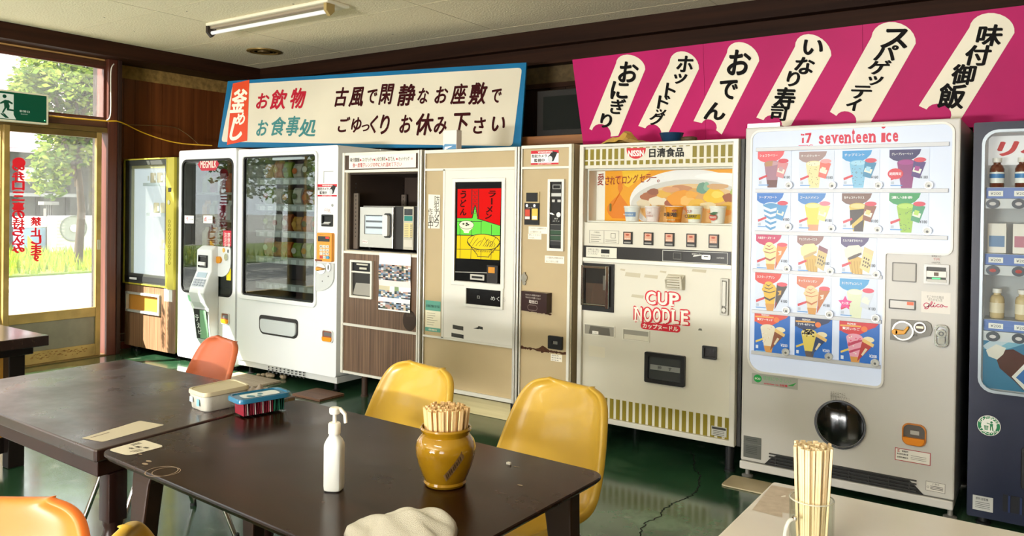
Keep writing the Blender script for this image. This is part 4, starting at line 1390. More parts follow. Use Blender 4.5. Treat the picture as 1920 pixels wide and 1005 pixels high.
wx0, wx1 = S(856, 430)[0], S(944, 430)[0]
wz0, wz1 = c5(1190, 115)[1], c4(1200, 366)[1]
MB().frame(FR, wx0 - 0.024, wx1 + 0.024, wz0 - 0.028, wz1 + 0.026, 0.026, 0.012, 0.026, 0.003).done('window_frame', M('#dcdad0', 0.35, metal=0.2), ud, bevel=0.003)
d0 = 0.014
pa = MB().use(M('#080706', 0.3, spec=0.08)).plate(FR, wx0, wx1, wz0, wz1, 0.012, d0)
W, H = wx1 - wx0, wz1 - wz0


def L(u, v):           # picture coordinates in the enlarged view: u 1025..1375, v 366..(750+115+250)
    p = (u - 1025) / 350.0
    zz = c4(u, v)[1] if v < 1004 else c5(u, v - 1000)[1]
    return (wx0 + W * p, zz)


E_ = 0.42
pa.use(M('#df0a06', 0.5, emit=E_, spec=0.08)).flat(FR, [L(1040, 636), L(1150, 636), L(1176, 540), L(1192, 636), L(1360, 690), L(1364, 412), L(1040, 418)], d0 + 0.0005)
pa.use(M('#6fe04a', 0.5, emit=E_, spec=0.08)).flat(FR, [L(1040, 762), L(1360, 765), L(1360, 692), L(1192, 640), L(1176, 545), L(1158, 634), L(1040, 638)], d0 + 0.0008)
pa.use(M('#f4d21a', 0.5, emit=E_, spec=0.08)).flat(FR, [L(1038, 936), L(1358, 950), L(1360, 768), L(1040, 764)], d0 + 0.0008)
pa.use(M('#16100c', 0.4))
lw = 0.0035


def line(m, pts, d, w_=0.0035, F=FR):
    for p, q in zip(pts, pts[1:]):
        p, q = Vector(p), Vector(q)
        n = (q - p)
        if n.length < 1e-6:
            continue
        n = Vector((-n.y, n.x)).normalized() * (w_ / 2)
        m.flat(F, [tuple(p - n), tuple(q - n), tuple(q + n), tuple(p + n)], d)


D1 = d0 + 0.0012
line(pa, [L(1040, 636), L(1155, 636)], D1); line(pa, [L(1192, 640), L(1360, 692)], D1); line(pa, [L(1040, 763), L(1360, 767)], D1, 0.005)
for u in (1062, 1148, 1222, 1298):
    line(pa, [L(u, 655 if u < 1200 else 665 + (u - 1222) * 0.25), L(u, 763)], D1)
line(pa, [L(1040, 660), L(1230, 662)], D1)
for u in (1066, 1150, 1225, 1300):
    line(pa, [L(u, 765), L(u - 2, 945)], D1)
line(pa, [L(1040, 868), L(1358, 876)], D1)
# curtain: hem pattern and lettering
line(pa, [L(1150, 420), L(1150, 610), L(1176, 540), L(1200, 636), L(1200, 420)], D1, 0.006)
for j in range(6):
    v = 435 + j * 30
    line(pa, [L(1158, v), L(1168, v), L(1168, v + 16), L(1180, v + 16), L(1180, v), L(1192, v)], D1, 0.0025)
for ch, u, v, w_, h_ in (('う', 1085, 460, 46, 60), ('ど', 1085, 525, 48, 58), ('ん', 1085, 590, 52, 52), ('ラ', 1300, 455, 56, 50), ('ー', 1298, 510, 12, 56), ('メ', 1280, 570, 50, 52), ('ン', 1275, 620, 50, 44)):
    p, q = L(u - w_ / 2, v + h_ / 2), L(u + w_ / 2, v - h_ / 2)
    pa.use(M('#3c0605', 0.5, spec=0.08)).text(FR, ch, p[0], q[0], p[1], q[1], D1, 0.04, 0.12)
# small bowl
pa.use(M('#e9e6bc', 0.3, emit=0.6))
c = L(1112, 686); rx = abs(L(1168, 0 + 686)[0] - L(1056, 686)[0]) / 2; ry = abs(L(1112, 655)[1] - L(1112, 718)[1]) / 2
lowb = L(1112, 748)[1]
bowl = ellipse(c[0], c[1], rx, ry, 24, 0, 180) + [(c[0] - rx * 0.85, c[1] - ry * 0.7), (c[0] - rx * 0.38, c[1] - ry * 1.5), (c[0] - rx * 0.32, lowb), (c[0] + rx * 0.32, lowb), (c[0] + rx * 0.38, c[1] - ry * 1.5), (c[0] + rx * 0.85, c[1] - ry * 0.7)]
pa.flat(FR, bowl, D1 + 0.0004)
pa.use(M('#16100c', 0.4))
line(pa, ellipse(c[0], c[1], rx, ry, 25, 0, 360) + [(c[0] + rx, c[1])], D1 + 0.0008, 0.003)
for du, dv in ((-0.4, 0.2), (0, -0.1), (0.25, 0.05), (0.05, 0.35)):
    pa.flat(FR, ellipse(c[0] + rx * du, c[1] + ry * dv, rx * 0.16, ry * 0.2, 8), D1 + 0.0009)
# big bowl of noodles, drawn in outline
c = L(1240, 815); rx = abs(L(1358, 815)[0] - L(1118, 815)[0]) / 2; ry = abs(L(1240, 757)[1] - L(1240, 875)[1]) / 2
lowb = L(1240, 925)[1]
pa.use(M('#f7d827', 0.5, emit=E_, spec=0.08)).flat(FR, ellipse(c[0], c[1], rx, ry, 28, 0, 360), D1 + 0.0004)
pa.use(M('#16100c', 0.4))
line(pa, ellipse(c[0], c[1], rx, ry, 29, 0, 360) + [(c[0] + rx, c[1])], D1 + 0.0008, 0.0045)
line(pa, [(c[0] - rx, c[1]), (c[0] - rx * 0.6, c[1] - ry * 1.1), (c[0] - rx * 0.36, lowb + 0.01), (c[0] - rx * 0.36, lowb), (c[0] + rx * 0.36, lowb), (c[0] + rx * 0.36, lowb + 0.01), (c[0] + rx * 0.62, c[1] - ry * 1.1), (c[0] + rx, c[1])], D1 + 0.0008, 0.0045)
for k in range(7):
    a_ = -0.8 + k * 0.22
    line(pa, [(c[0] + rx * (a_ + 0.35 * t - 0.1), c[1] + ry * (-0.55 + 1.25 * t - 0.9 * t * t * (k % 3) * 0.3)) for t in (0, 0.2, 0.4, 0.6, 0.8, 1.0)], D1 + 0.0008, 0.003)
for k in range(5):
    line(pa, [(c[0] + rx * (0.1 + 0.13 * k + 0.1 * math.sin(t * 3)), c[1] + ry * (-0.6 + t * (1.1 - 0.12 * k))) for t in (0, 0.25, 0.5, 0.75, 1.0)], D1 + 0.0008, 0.003)
for k in range(11):
    uu = c[0] - rx * 0.55 + k * rx * 0.11
    line(pa, [(uu, c[1] - ry * 1.12), (uu + rx * 0.05, c[1] - ry * 1.12), (uu + rx * 0.05, c[1] - ry * 1.25), (uu + rx * 0.09, c[1] - ry * 1.25)], D1 + 0.0008, 0.0025)
# lower black part with the slots
pa.use(M('#b9b6ac', 0.4)); line(pa, [L(1028, 1038), L(1282, 1046)], D1, 0.004)
p, q = L(1148, 1095), L(1252, 1062); pa.plate(FR, p[0], q[0], p[1], q[1], d0, d0 + 0.006)
pa.use(BLACK); p, q = L(1160, 1084), L(1240, 1074); pa.plate(FR, p[0], q[0], p[1], q[1], d0 + 0.006, d0 + 0.007)
pa.done('picture_window', None, ud, fix=False)
p, q = L(1282, 1118), L(1358, 990)
bxm = MB().use(M('#2a2624', 0.35)).plate(FR, p[0], q[0], p[1], q[1], d0, d0 + 0.022)
bxm.use(M('#c9872a', 0.4)).plate(FR, p[0] + 0.012, q[0] - 0.02, q[1] - 0.05, q[1] - 0.012, d0 + 0.022, d0 + 0.024)
bxm.done('coin_box', None, ud, bevel=0.002)
a = FR.box((877.5, 541), (944, 575))
a = (a[0], a[1], c5(1240, 290)[1], c5(1240, 165)[1])
hm = MB().use(M('#dcdad0', 0.35, metal=0.2)).frame(FR, a[0] - 0.012, a[1] + 0.012, a[2] - 0.014, a[3] + 0.014, 0.016, 0.012, 0.028, 0.002)
hm.use(M('#0c0b0b', 0.2)).plate(FR, a[0], a[1], a[2], a[3], 0.012, 0.018)
hm.use(M('#b8b8b2', 0.4)).text(FR, 'めくる', a[0] + 0.20, a[0] + 0.315, (a[2] + a[3]) / 2 - 0.016, (a[2] + a[3]) / 2 + 0.012, 0.0185).text(FR, '口', a[0] + 0.09, a[0] + 0.11, (a[2] + a[3]) / 2 - 0.012, (a[2] + a[3]) / 2 + 0.006, 0.0185)
hm.done('delivery_hatch', None, ud, fix=False)
mk_ = MB().use(M('#3a3934', 0.5))
for x0_, y0_, x1_, y1_ in ((1004, 443, 1084, 463), (994, 505, 1086, 522), (1194, 447, 1230, 462)):
    p, q = c5(x0_, y1_), c5(x1_, y0_); mk_.mark().flat(FR, [(p[0], p[1]), (q[0], p[1] - 0.004), (q[0], q[1] - 0.004), (p[0], q[1])], 0.0128)
p, q = c5(1157, 462), c5(1200, 450); mk_.mark().flat(FR, [(p[0], p[1]), (q[0], p[1]), (q[0], q[1])], 0.0128)
mk_.done_each('worn_label', ud)
nt_ = MB().use(M('#e9e4d4', 0.6))
p, q = c4(812, 712), c4(903, 462)
nt_.flat(FR, [(p[0], p[1]), (q[0], p[1]), (q[0], q[1]), (p[0], q[1] + 0.004)], 0.003)
nt_.use(M('#34322e', 0.6))
for ch, u, v in (('防', 880, 497), ('犯', 876, 547), ('カ', 880, 596), ('メ', 876, 640), ('ラ', 876, 676), ('作', 830, 590), ('動', 836, 642), ('中', 832, 684)):
    p = c4(u, v); nt_.text(FR, ch, p[0] - 0.022, p[0] + 0.022, p[1] - 0.026, p[1] + 0.026, 0.0035, 0.0)
nt_.done('handwritten_notice', None, ud, fix=False)
ce = MB().use(M('#e6dfc4', 0.6))
p, q = c5(790, 480), c5(907, 262)
ce.flat(FR, [(p[0], p[1]), (q[0], p[1]), (q[0], q[1]), (p[0], q[1])], 0.002)
W, H = q[0] - p[0], q[1] - p[1]
ce.use(M('#5f9e8c', 0.5)).flat(FR, [(p[0], q[1] - H * 0.32), (q[0], q[1] - H * 0.32), (q[0], q[1]), (p[0], q[1])], 0.0025).flat(FR, [(p[0], p[1]), (q[0], p[1]), (q[0], p[1] + H * 0.13), (p[0], p[1] + H * 0.13)], 0.0025)
ce.use(M('#233c38', 0.5)).text(FR, '自動販売機の許可証', p[0] + W * 0.06, q[0] - W * 0.06, q[1] - H * 0.22, q[1] - H * 0.13, 0.003, 0.01)
ce.use(M('#e6dfc4', 0.6)).text(FR, '保健所', p[0] + W * 0.22, q[0] - W * 0.22, p[1] + H * 0.03, p[1] + H * 0.09, 0.003, 0.01)
ce.use(M('#8d8870', 0.6))
for j in range(6):
    line(ce, [(p[0] + W * 0.12, p[1] + H * (0.22 + j * 0.075)), (p[0] + W * (0.5 + 0.35 * random.random()), p[1] + H * (0.22 + j * 0.075))], 0.003, 0.003)
ce.done('permit', None, ud, fix=False, label='pale permit with green bands')
feet(ud, (u0 + 0.1, u1 - 0.1), (YF + 0.1, YF + 0.6), uz0, r=0.022)

# ---- narrow tan payment cabinet
v0, v1 = S(977, 500)[0], S(1075, 500)[0]
vz0, vz1 = uz0 - 0.004, S(1020, 272)[1]
vm = thing('vending_machine', 'narrow tan coin cabinet with rust streak beside the noodle picture machine', 'vending machine', ((v0 + v1) / 2, YF + 0.3, 0))
body(vm, v0, v1, vz0, vz1, TAN, depth=0.72, bev=0.004)
xr = S(1066.5, 500)[0]
zA = S(1020, 314.5)[1]
MB().plate(FR, v0, xr, zA - 0.008, zA + 0.008, 0.0, 0.014).plate(FR, v0, xr, vz1 - 0.02, vz1, 0.0, 0.014).plate(FR, v0, xr, vz0, vz0 + 0.02, 0.0, 0.014).done('cross_trim', TRIM, vm, bevel=0.002)
MB().plate(FR, v0, v0 + 0.008, vz0, vz1, 0.0, 0.016).plate(FR, xr, xr + 0.02, vz0, vz1, 0.0, 0.02).done('side_trim', TRIM, vm, bevel=0.003)
MB().plate(FR, xr + 0.02, v1, vz0, vz1, 0.0, 0.012).done('edge_strip', M('#9a8f74', 0.5, metal=0.2), vm)
camera_sticker(vm, (996, 283), (1047.5, 308))
a = (c4(1716, 600)[0], c4(1838, 600)[0], c4(1775, 882)[1], c4(1775, 344)[1])
cp = MB().use(M('#dcd9cf', 0.35, metal=0.2)).frame(FR, *a, 0.016, 0.0, 0.018, 0.003)
cp.use(M('#161514', 0.3)).plate(FR, a[0] + 0.014, a[1] - 0.014, a[2] + 0.014, a[3] - 0.014, 0.0, 0.008)
H = a[3] - a[2]; W = a[1] - a[0]
cp.use(M('#8a8a86', 0.35, metal=0.4)).frame(FR, a[0] + W * 0.28, a[1] - W * 0.22, a[3] - H * 0.14, a[3] - H * 0.075, 0.005, 0.008, 0.013)
cp.use(M('#b9b9b4', 0.3, metal=0.4)).plate(FR, a[0] + W * 0.2, a[1] - W * 0.2, a[3] - H * 0.24, a[3] - H * 0.195, 0.008, 0.011)
cp.plate(FR, a[0] + W * 0.25, a[0] + W * 0.42, a[3] - H * 0.32, a[3] - H * 0.285, 0.008, 0.011).plate(FR, a[1] - W * 0.42, a[1] - W * 0.22, a[3] - H * 0.32, a[3] - H * 0.285, 0.008, 0.011)
cp.use(M('#e2e2dc', 0.25, metal=0.5)).prism(FR, ellipse(a[1] - W * 0.32, a[2] + H * 0.505, W * 0.13, H * 0.035, 16), 0.008, 0.016)
cp.prism(FR, [(a[0] + W * 0.06, a[2] + H * 0.52), (a[0] + W * 0.3, a[2] + H * 0.505), (a[0] + W * 0.44, a[2] + H * 0.5), (a[0] + W * 0.3, a[2] + H * 0.53), (a[0] + W * 0.06, a[2] + H * 0.535)], 0.008, 0.016)
cp.use(M('#c9c9c2', 0.4)).text(FR, '硬貨', a[0] + W * 0.38, a[0] + W * 0.62, a[2] + H * 0.44, a[2] + H * 0.46, 0.009).text(FR, 'コイン', a[0] + W * 0.3, a[0] + W * 0.72, a[2] + H * 0.405, a[2] + H * 0.43, 0.009)
for j in range(4):
    cp.use(M('#2e4a34', 0.4) if j in (1, 2) else M('#2a2a2a', 0.4)).plate(FR, a[0] + W * 0.16, a[1] - W * 0.16, a[2] + H * (0.08 + j * 0.075), a[2] + H * (0.135 + j * 0.075), 0.008, 0.011)
    cp.use(M('#8a8a84', 0.4)).plate(FR, a[0] + W * 0.16, a[1] - W * 0.16, a[2] + H * (0.138 + j * 0.075), a[2] + H * (0.144 + j * 0.075), 0.008, 0.011)
cp.done('coin_panel', None, vm, fix=False)
a = (c4(1540, 560)[0], c4(1648, 560)[0], c4(1592, 686)[1], c4(1592, 438)[1])
H = a[3] - a[2]; W = a[1] - a[0]
sp = MB().use(M('#b9a77c', 0.5)).plate(FR, a[0] + W * 0.08, a[1], a[2] + H * 0.66, a[3], 0.0, 0.008)
sp.use(M('#141312', 0.3)).plate(FR, a[0] + W * 0.14, a[1] - W * 0.1, a[2] + H * 0.70, a[3] - H * 0.03, 0.008, 0.014).plate(FR, a[0], a[1], a[2], a[2] + H * 0.66, 0.0, 0.010)
sp.use(M('#5a2a24', 0.4)).plate(FR, a[0] + W * 0.05, a[0] + W * 0.42, a[2] + H * 0.15, a[2] + H * 0.49, 0.010, 0.014).use(M('#c2452f', 0.4)).plate(FR, a[0] + W * 0.08, a[0] + W * 0.4, a[2] + H * 0.26, a[2] + H * 0.46, 0.014, 0.0145)
sp.use(M('#e0ba52', 0.4)).plate(FR, a[0] + W * 0.54, a[1] - W * 0.06, a[2] + H * 0.15, a[2] + H * 0.49, 0.010, 0.014)
sp.use(M('#ece6d8', 0.4)).plate(FR, a[0] + W * 0.08, a[0] + W * 0.40, a[2] + H * 0.17, a[2] + H * 0.25, 0.014, 0.0148).plate(FR, a[0] + W * 0.58, a[1] - W * 0.1, a[2] + H * 0.17, a[2] + H * 0.27, 0.014, 0.0148)
sp.use(CHROME)
for u in (0.2, 0.72):
    sp.prism(FR, ellipse(a[0] + W * u, a[2] + H * 0.58, 0.008, 0.009, 12), 0.010, 0.015)
sp.use(M('#d8d0c0', 0.4)).text(FR, 'うどん ラーメン', a[0] + W * 0.15, a[1] - W * 0.2, a[2] + H * 0.5, a[2] + H * 0.54, 0.0105)
sp.done('selection_box', None, vm, fix=False)
pp = MB()


def note(m, q, lines, d=0.0015, col='#ece6d6', ink='#55504a'):
    m.mark()
    a, b, c, e_ = q
    m.use(M(col, 0.6)).flat(FR, [(a, c), (b, c), (b, e_), (a, e_)], d)
    m.use(M(ink, 0.6))
    n = len(lines)
    for i, t in enumerate(lines):
        h = (e_ - c) / n
        m.text(FR, t, a + (b - a) * 0.07, a + (b - a) * (0.07 + 0.86 * min(1, len(t) / max(len(x) for x in lines))), e_ - h * (i + 0.8), e_ - h * (i + 0.25), d + 0.0006)


note(pp, (c4(1575, 0)[0], c4(1714, 0)[0], c4(1640, 752)[1], c4(1640, 700)[1]), ['このボタンは故障中です', '上の選択ボタンを'])
note(pp, (c4(1572, 0)[0], c4(1672, 0)[0], c4(1620, 795)[1], c4(1620, 753)[1]), ['押して下さい', '千円札'])
note(pp, (c4(1700, 0)[0], c4(1846, 0)[0], c4(1770, 975)[1], c4(1770, 920)[1]), ['つり銭切れの場合はお金', 'はいりません注意'])
note(pp, (c5(1741, 0)[0], c5(1826, 0)[0], c5(1784, 712)[1], c5(1784, 660)[1]), ['連絡先', '電話番号', '管理者'])
pp.done_each('paper_note', vm)
kh = MB().use(M('#8f8a7c', 0.35, metal=0.7))
c = c5(1536, 82); kh.prism(FR, ellipse(c[0], c[1], 0.022, 0.026, 16), 0.0, 0.012)
c2_ = c5(1540, 40); kh.prism(FR, [(c2_[0] - 0.006, c[1]), (c2_[0] + 0.008, c[1]), (c2_[0] + 0.006, c2_[1]), (c2_[0] - 0.006, c2_[1])], 0.004, 0.014)
c3 = c5(1536, 118); kh.prism(FR, ellipse(c3[0], c3[1], 0.013, 0.018, 14), 0.0, 0.010)
kh.done('lock', None, vm, bevel=0.001)
a = (c5(1532, 0)[0], c5(1742, 0)[0], c5(1640, 335)[1], c5(1640, 188)[1])
hz = MB().use(M('#2c1512', 0.3)).loft([[(a[0], YF, a[2]), (a[1], YF, a[2]), (a[1], YF, a[3]), (a[0], YF, a[3])], [(a[0], YF - 0.03, a[2]), (a[1], YF - 0.06, a[2]), (a[1], YF - 0.06, a[3]), (a[0], YF - 0.03, a[3])]])
Fh = Face((a[0], YF - 0.03, 0), (a[1] - a[0], -0.03, 0), (0, 0, 1))
W, H = a[1] - a[0], a[3] - a[2]
hz.use(M('#c9bfb4', 0.5)).text(Fh, '取出口', W * 0.32, W * 0.66, a[2] + H * 0.42, a[2] + H * 0.60, 0.001, 0.03).text(Fh, 'あたたかい商品が出ます', W * 0.18, W * 0.78, a[2] + H * 0.80, a[2] + H * 0.89, 0.001).text(Fh, 'やけどにご注意ください', W * 0.18, W * 0.78, a[2] + H * 0.66, a[2] + H * 0.75, 0.001)
hz.use(M('#6a5a54', 0.5)).frame(Fh, W * 0.26, W * 0.66, a[2] + H * 0.06, a[2] + H * 0.36, 0.004, 0.0005, 0.001, 0.02)
hz.done('delivery_hatch', None, vm, fix=False)
a = (c5(1728, 0)[0], c5(1832, 0)[0], c5(1780, 618)[1], c5(1780, 520)[1])
MB().use(M('#141313', 0.35)).frame(FR, *a, 0.03, 0.0, 0.02, 0.004).use(M('#7d7c74', 0.3, metal=0.3)).plate(FR, a[0] + 0.028, a[1] - 0.028, a[2] + 0.028, a[3] - 0.028, 0.0, 0.008).done('coin_return', None, vm, bevel=0.002)
rs = MB().use(M('#4a2a16', 0.8, vary=0.4, scale=60))
random.seed(11)
N = 40
up_, dn_ = [], []
for i in range(N + 1):
    u = 1508 + (1852 - 1508) * i / N
    zc = c5(u, 603 + (u - 1508) * 0.142)[1]
    big = 0.022 * math.exp(-((u - 1675) / 28) ** 2) + 0.006 * math.exp(-((u - 1840) / 12) ** 2) + 0.005 * math.exp(-((u - 1515) / 10) ** 2)
    up_.append((c5(u, 600)[0], zc + 0.003 + random.random() * 0.004 + big))
    dn_.append((c5(u, 600)[0], zc - 0.003 - random.random() * 0.010 - big * 0.3))
for i in range(N):
    rs.flat(FR, [dn_[i], dn_[i + 1], up_[i + 1], up_[i]], 0.0012)
for i in range(12):
    u = 1560 + i * 15; p = c5(u, 325 + random.random() * 14 + (u - 1560) * 0.12)
    rs.flat(FR, ellipse(p[0], p[1], 0.006 + random.random() * 0.008, 0.004 + random.random() * 0.004, 7), 0.0012)
rs.done('rust_stain', None, vm, fix=False, label='dark rust stain')
feet(vm, (v0 + 0.06, v1 - 0.06), (YF + 0.1, YF + 0.6), vz0, r=0.022)
#@@PART5
# ---- cup noodle machine
CRE = M('#cfcbbc', 0.38, vary=0.04, scale=2)
OLV = M('#7d6f14', 0.45)


def c6(x, y):
    return S(1070 + x / 3.141, 240 + y / 3.141)


def c7(x, y):
    return S(1070 + x / 2.512, 480 + y / 2.512)


e0, e1 = S(1087, 500)[0], S(1384, 500)[0]
ez0, ez1 = S(1260, 815)[1], S(1240, 266)[1]
cn = thing('vending_machine', 'cream instant noodle vending machine with olive striped bands and red logo', 'vending machine', ((e0 + e1) / 2, YF + 0.3, 0))
# display recess
dx0, dx1 = c6(84, 400)[0], c6(950, 400)[0]
dz0, dz1 = c6(520, 566)[1], c6(520, 232)[1]
body(cn, e0, e1, ez0, ez1, CRE, depth=0.74, opening=(dx0, dx1, dz0, dz1), rad=0.004, cav=0.14, cavmat=M('#e8e4da', 0.5), edge=0.004)
zsp = c6(500, 795)[1]
MB().frame(FR, e0, e1, ez0, ez1, (0.028, 0.03, 0.03, 0.016), 0.0, 0.022).done('edge_trim', M('#cbc8be', 0.35, metal=0.15), cn, bevel=0.004)
MB().plate(FR, e1 + 0.002, e1 + 0.022, ez0, ez1, -0.7, -0.01).done('side_strip', M('#2f2e2c', 0.4, metal=0.2), cn)
MB().plate(FR, e0 + 0.028, e1 - 0.03, zsp - 0.012, zsp + 0.012, 0.0, 0.018).done('split_trim', M('#d4d1c6', 0.35, metal=0.15), cn, bevel=0.003)
sb = MB().use(OLV)
zt1, zt0 = c6(500, 113)[1], c6(500, 178)[1]
zs1, zs0 = c6(500, 187)[1], c6(500, 212)[1]
xa, xb = c6(82, 150)[0], c6(955, 150)[0]
n = 23
pit = (xb - xa + 0.0145) / n
lx0, lx1 = c6(322, 150)[0], c6(678, 150)[0]
for i in range(n):
    a = xa + i * pit
    b = a + pit * 0.60
    if b < lx0 or a > lx1:
        sb.flat(FR, [(a, zt0), (b, zt0), (b, zt1), (a, zt1)], 0.0015)
    else:
        sb.flat(FR, [(a, zt1 - 0.001), (b, zt1 - 0.001), (b, zt1 + 0.004), (a, zt1 + 0.004)], 0.0015)
    sb.flat(FR, [(a, zs0), (b, zs0), (b, zs1), (a, zs1)], 0.0015)
sb.mark()
zu1, zu0 = c7(400, 706)[1], c7(400, 803)[1]
p0_ = c7(42, 706)[0]
xb2 = c7(750, 800)[0]
n = 23
pit2 = (xb2 - p0_ + 0.013) / n
for i in range(n):
    a = p0_ + i * pit2
    sb.flat(FR, [(a, zu0), (a + pit2 * 0.60, zu0), (a + pit2 * 0.60, zu1), (a, zu1)], 0.0015)
sb.done_each('striped_band', cn)
lg = MB().use(M('#c01f2c', 0.4))
p, q = c6(330, 120), c6(442, 180)
cx_ = (p[0] + q[0]) / 2
lg.flat(FR, [(p[0], p[1])] + [(cx_ + (q[0] - p[0]) / 2 * math.cos(math.radians(t)), p[1] - 0.004 - (p[1] - 0.004 - q[1]) * abs(math.sin(math.radians(t)))) for t in range(180, 361, 15)] + [(q[0], p[1])], 0.002)
lg.use(M('#f6f0e4', 0.4)).text(FR, 'NISSIN', p[0] + 0.012, q[0] - 0.012, p[1] - 0.048, p[1] - 0.012, 0.0026, 0.04)
a, b = c6(462, 175), c6(668, 112)
lg.use(INK).text(FR, '日清食品', a[0], b[0], a[1], b[1], 0.002, 0.035)
lg.done('header_lettering', None, cn, fix=False)
# picture panel at the back of the recess
FD_ = frontat(YF + 0.13)
EP = 0.52
pp = MB().use(M('#f3a21c', 0.4, emit=EP)).plate(FD_, dx0 + 0.004, dx1 - 0.004, dz0 + 0.004, dz1 - 0.004, -0.002, 0.002)
W, H = dx1 - dx0, dz1 - dz0
P_ = lambda u, v: (dx0 + W * u, dz1 - H * v)
pp.use(M('#f7efdc', 0.4, emit=EP)).flat(FD_, [P_(0.008, 0.99), P_(0.075, 0.99), P_(0.075, 0.02), P_(0.008, 0.02)], 0.0024)
pp.use(M('#e8801a', 0.4, emit=EP)).flat(FD_, [P_(0.15 + 0.06 * math.sin(t * 0.6), 0.12 + 0.08 * t) for t in range(0, 11)] + [P_(0.22 + 0.05 * math.sin(t * 0.5 + 1), 0.92 - 0.08 * t) for t in range(0, 11)], 0.0026)
pp.use(M('#f8c22a', 0.4, emit=EP)).flat(FD_, [P_(0.20, 0.02), P_(0.42, 0.02), P_(0.34, 0.16), P_(0.25, 0.34), P_(0.22, 0.30)], 0.0028)


def clip_(pts):
    return [(min(max(x, dx0 + 0.006), dx1 - 0.006), min(max(z, dz0 + 0.006), dz1 - 0.006)) for x, z in pts]


def el(u, v, ru, rv, d, m, n=30, wob=0.0, seed=0):
    r_ = random.Random(seed)
    ph = [r_.uniform(0, 6.28) for _ in range(3)]
    pts = []
    for k in range(n):
        a = 2 * math.pi * k / n
        w_ = 1 + wob * (math.sin(3 * a + ph[0]) + 0.6 * math.sin(5 * a + ph[1]) + 0.4 * math.sin(8 * a + ph[2]))
        pts.append((dx0 + W * (u + ru * w_ * math.cos(a)), dz1 - H * (v - rv * w_ * math.sin(a))))
    pp.use(m).flat(FD_, clip_(pts), d)


def pm(c, e=EP):
    return M(c, 0.45, emit=e)


el(0.67, 0.60, 0.41, 0.58, 0.0030, pm('#f4eee6'), 48)
el(0.67, 0.66, 0.40, 0.46, 0.0033, pm('#d9d2c6'), 48)
el(0.68, 0.68, 0.36, 0.40, 0.0036, pm('#e8c08a'), 48)
el(0.68, 0.72, 0.35, 0.36, 0.0038, pm('#dba25c'), 48, 0.02, 4)
bl = [(0.40, 0.52, 0.06, 0.10, '#b06a4a'), (0.36, 0.64, 0.05, 0.08, '#e0cba8'), (0.46, 0.60, 0.06, 0.10, '#e9d7b8'), (0.50, 0.46, 0.05, 0.07, '#e8b04a'), (0.62, 0.36, 0.07, 0.06, '#c98a62'),
      (0.55, 0.62, 0.04, 0.08, '#a2553c'), (0.63, 0.56, 0.095, 0.17, '#ee9a2c'), (0.665, 0.58, 0.05, 0.09, '#f2b860'), (0.69, 0.47, 0.04, 0.06, '#f0a840'), (0.73, 0.63, 0.06, 0.08, '#e8b13a'),
      (0.76, 0.36, 0.035, 0.10, '#6f9c86'), (0.79, 0.33, 0.02, 0.08, '#8fb89a'), (0.84, 0.50, 0.07, 0.13, '#f0c02e'), (0.86, 0.47, 0.04, 0.06, '#f6d65a'), (0.86, 0.33, 0.07, 0.05, '#d8a878'),
      (0.94, 0.53, 0.045, 0.09, '#a05a3e'), (0.97, 0.42, 0.03, 0.06, '#a8b85a'), (0.94, 0.68, 0.07, 0.08, '#dea83c'), (0.55, 0.38, 0.06, 0.05, '#e0a070'), (0.43, 0.42, 0.04, 0.06, '#9a5c46'),
      (0.70, 0.74, 0.08, 0.06, '#d9804a'), (0.50, 0.72, 0.07, 0.06, '#cf9a5a'), (0.80, 0.66, 0.05, 0.06, '#e6cc9a'), (0.88, 0.78, 0.08, 0.06, '#e08a3a'), (0.60, 0.78, 0.06, 0.05, '#d6b088')]
for i, (u, v, ru, rv, c) in enumerate(bl):
    el(u, v, ru, rv, 0.0041 + i * 0.00012, pm(c), 22, 0.07, i)
el(0.86, 0.15, 0.15, 0.06, 0.0031, pm('#fbf7f0'), 24)
pp.use(M('#a8321c', 0.4, emit=0.3))
for ch, u0_, u1_, v0_, v1_ in (('愛', 0.018, 0.068, 0.07, 0.30), ('さ', 0.078, 0.112, 0.13, 0.29), ('れ', 0.114, 0.152, 0.13, 0.29), ('て', 0.154, 0.192, 0.13, 0.28), ('ロ', 0.204, 0.238, 0.14, 0.27), ('ン', 0.242, 0.278, 0.12, 0.27), ('グ', 0.284, 0.322, 0.10, 0.26), ('セ', 0.332, 0.370, 0.10, 0.25), ('ラ', 0.376, 0.412, 0.10, 0.24), ('ー', 0.414, 0.452, 0.15, 0.17), ('。', 0.456, 0.474, 0.20, 0.25)):
    a, b = P_(u0_, v1_), P_(u1_, v0_)
    pp.text(FD_, ch, a[0], b[0], a[1], b[1], 0.0075, 0.012, 0.12)
pp.use(M('#7a6a28', 0.5)).flat(FD_, rrect(P_(0.112, 0)[0], P_(0.128, 0)[0], P_(0, 0.79)[1], P_(0, 0.64)[1], 0.006, 3), 0.0062)
pp.done('picture_panel', None, cn, fix=False)
MB().plate(FR, dx0 + 0.001, dx1 - 0.001, dz0 + 0.001, dz1 - 0.001, -0.012, -0.008).done('glass', GLS2, cn)
# sample cups standing behind the glass (crop6 px: left, right, top, bottom)
FC = frontat(YF + 0.075)


def cc(x, y):
    return FC.st(1070 + x / 3.141, 240 + y / 3.141)


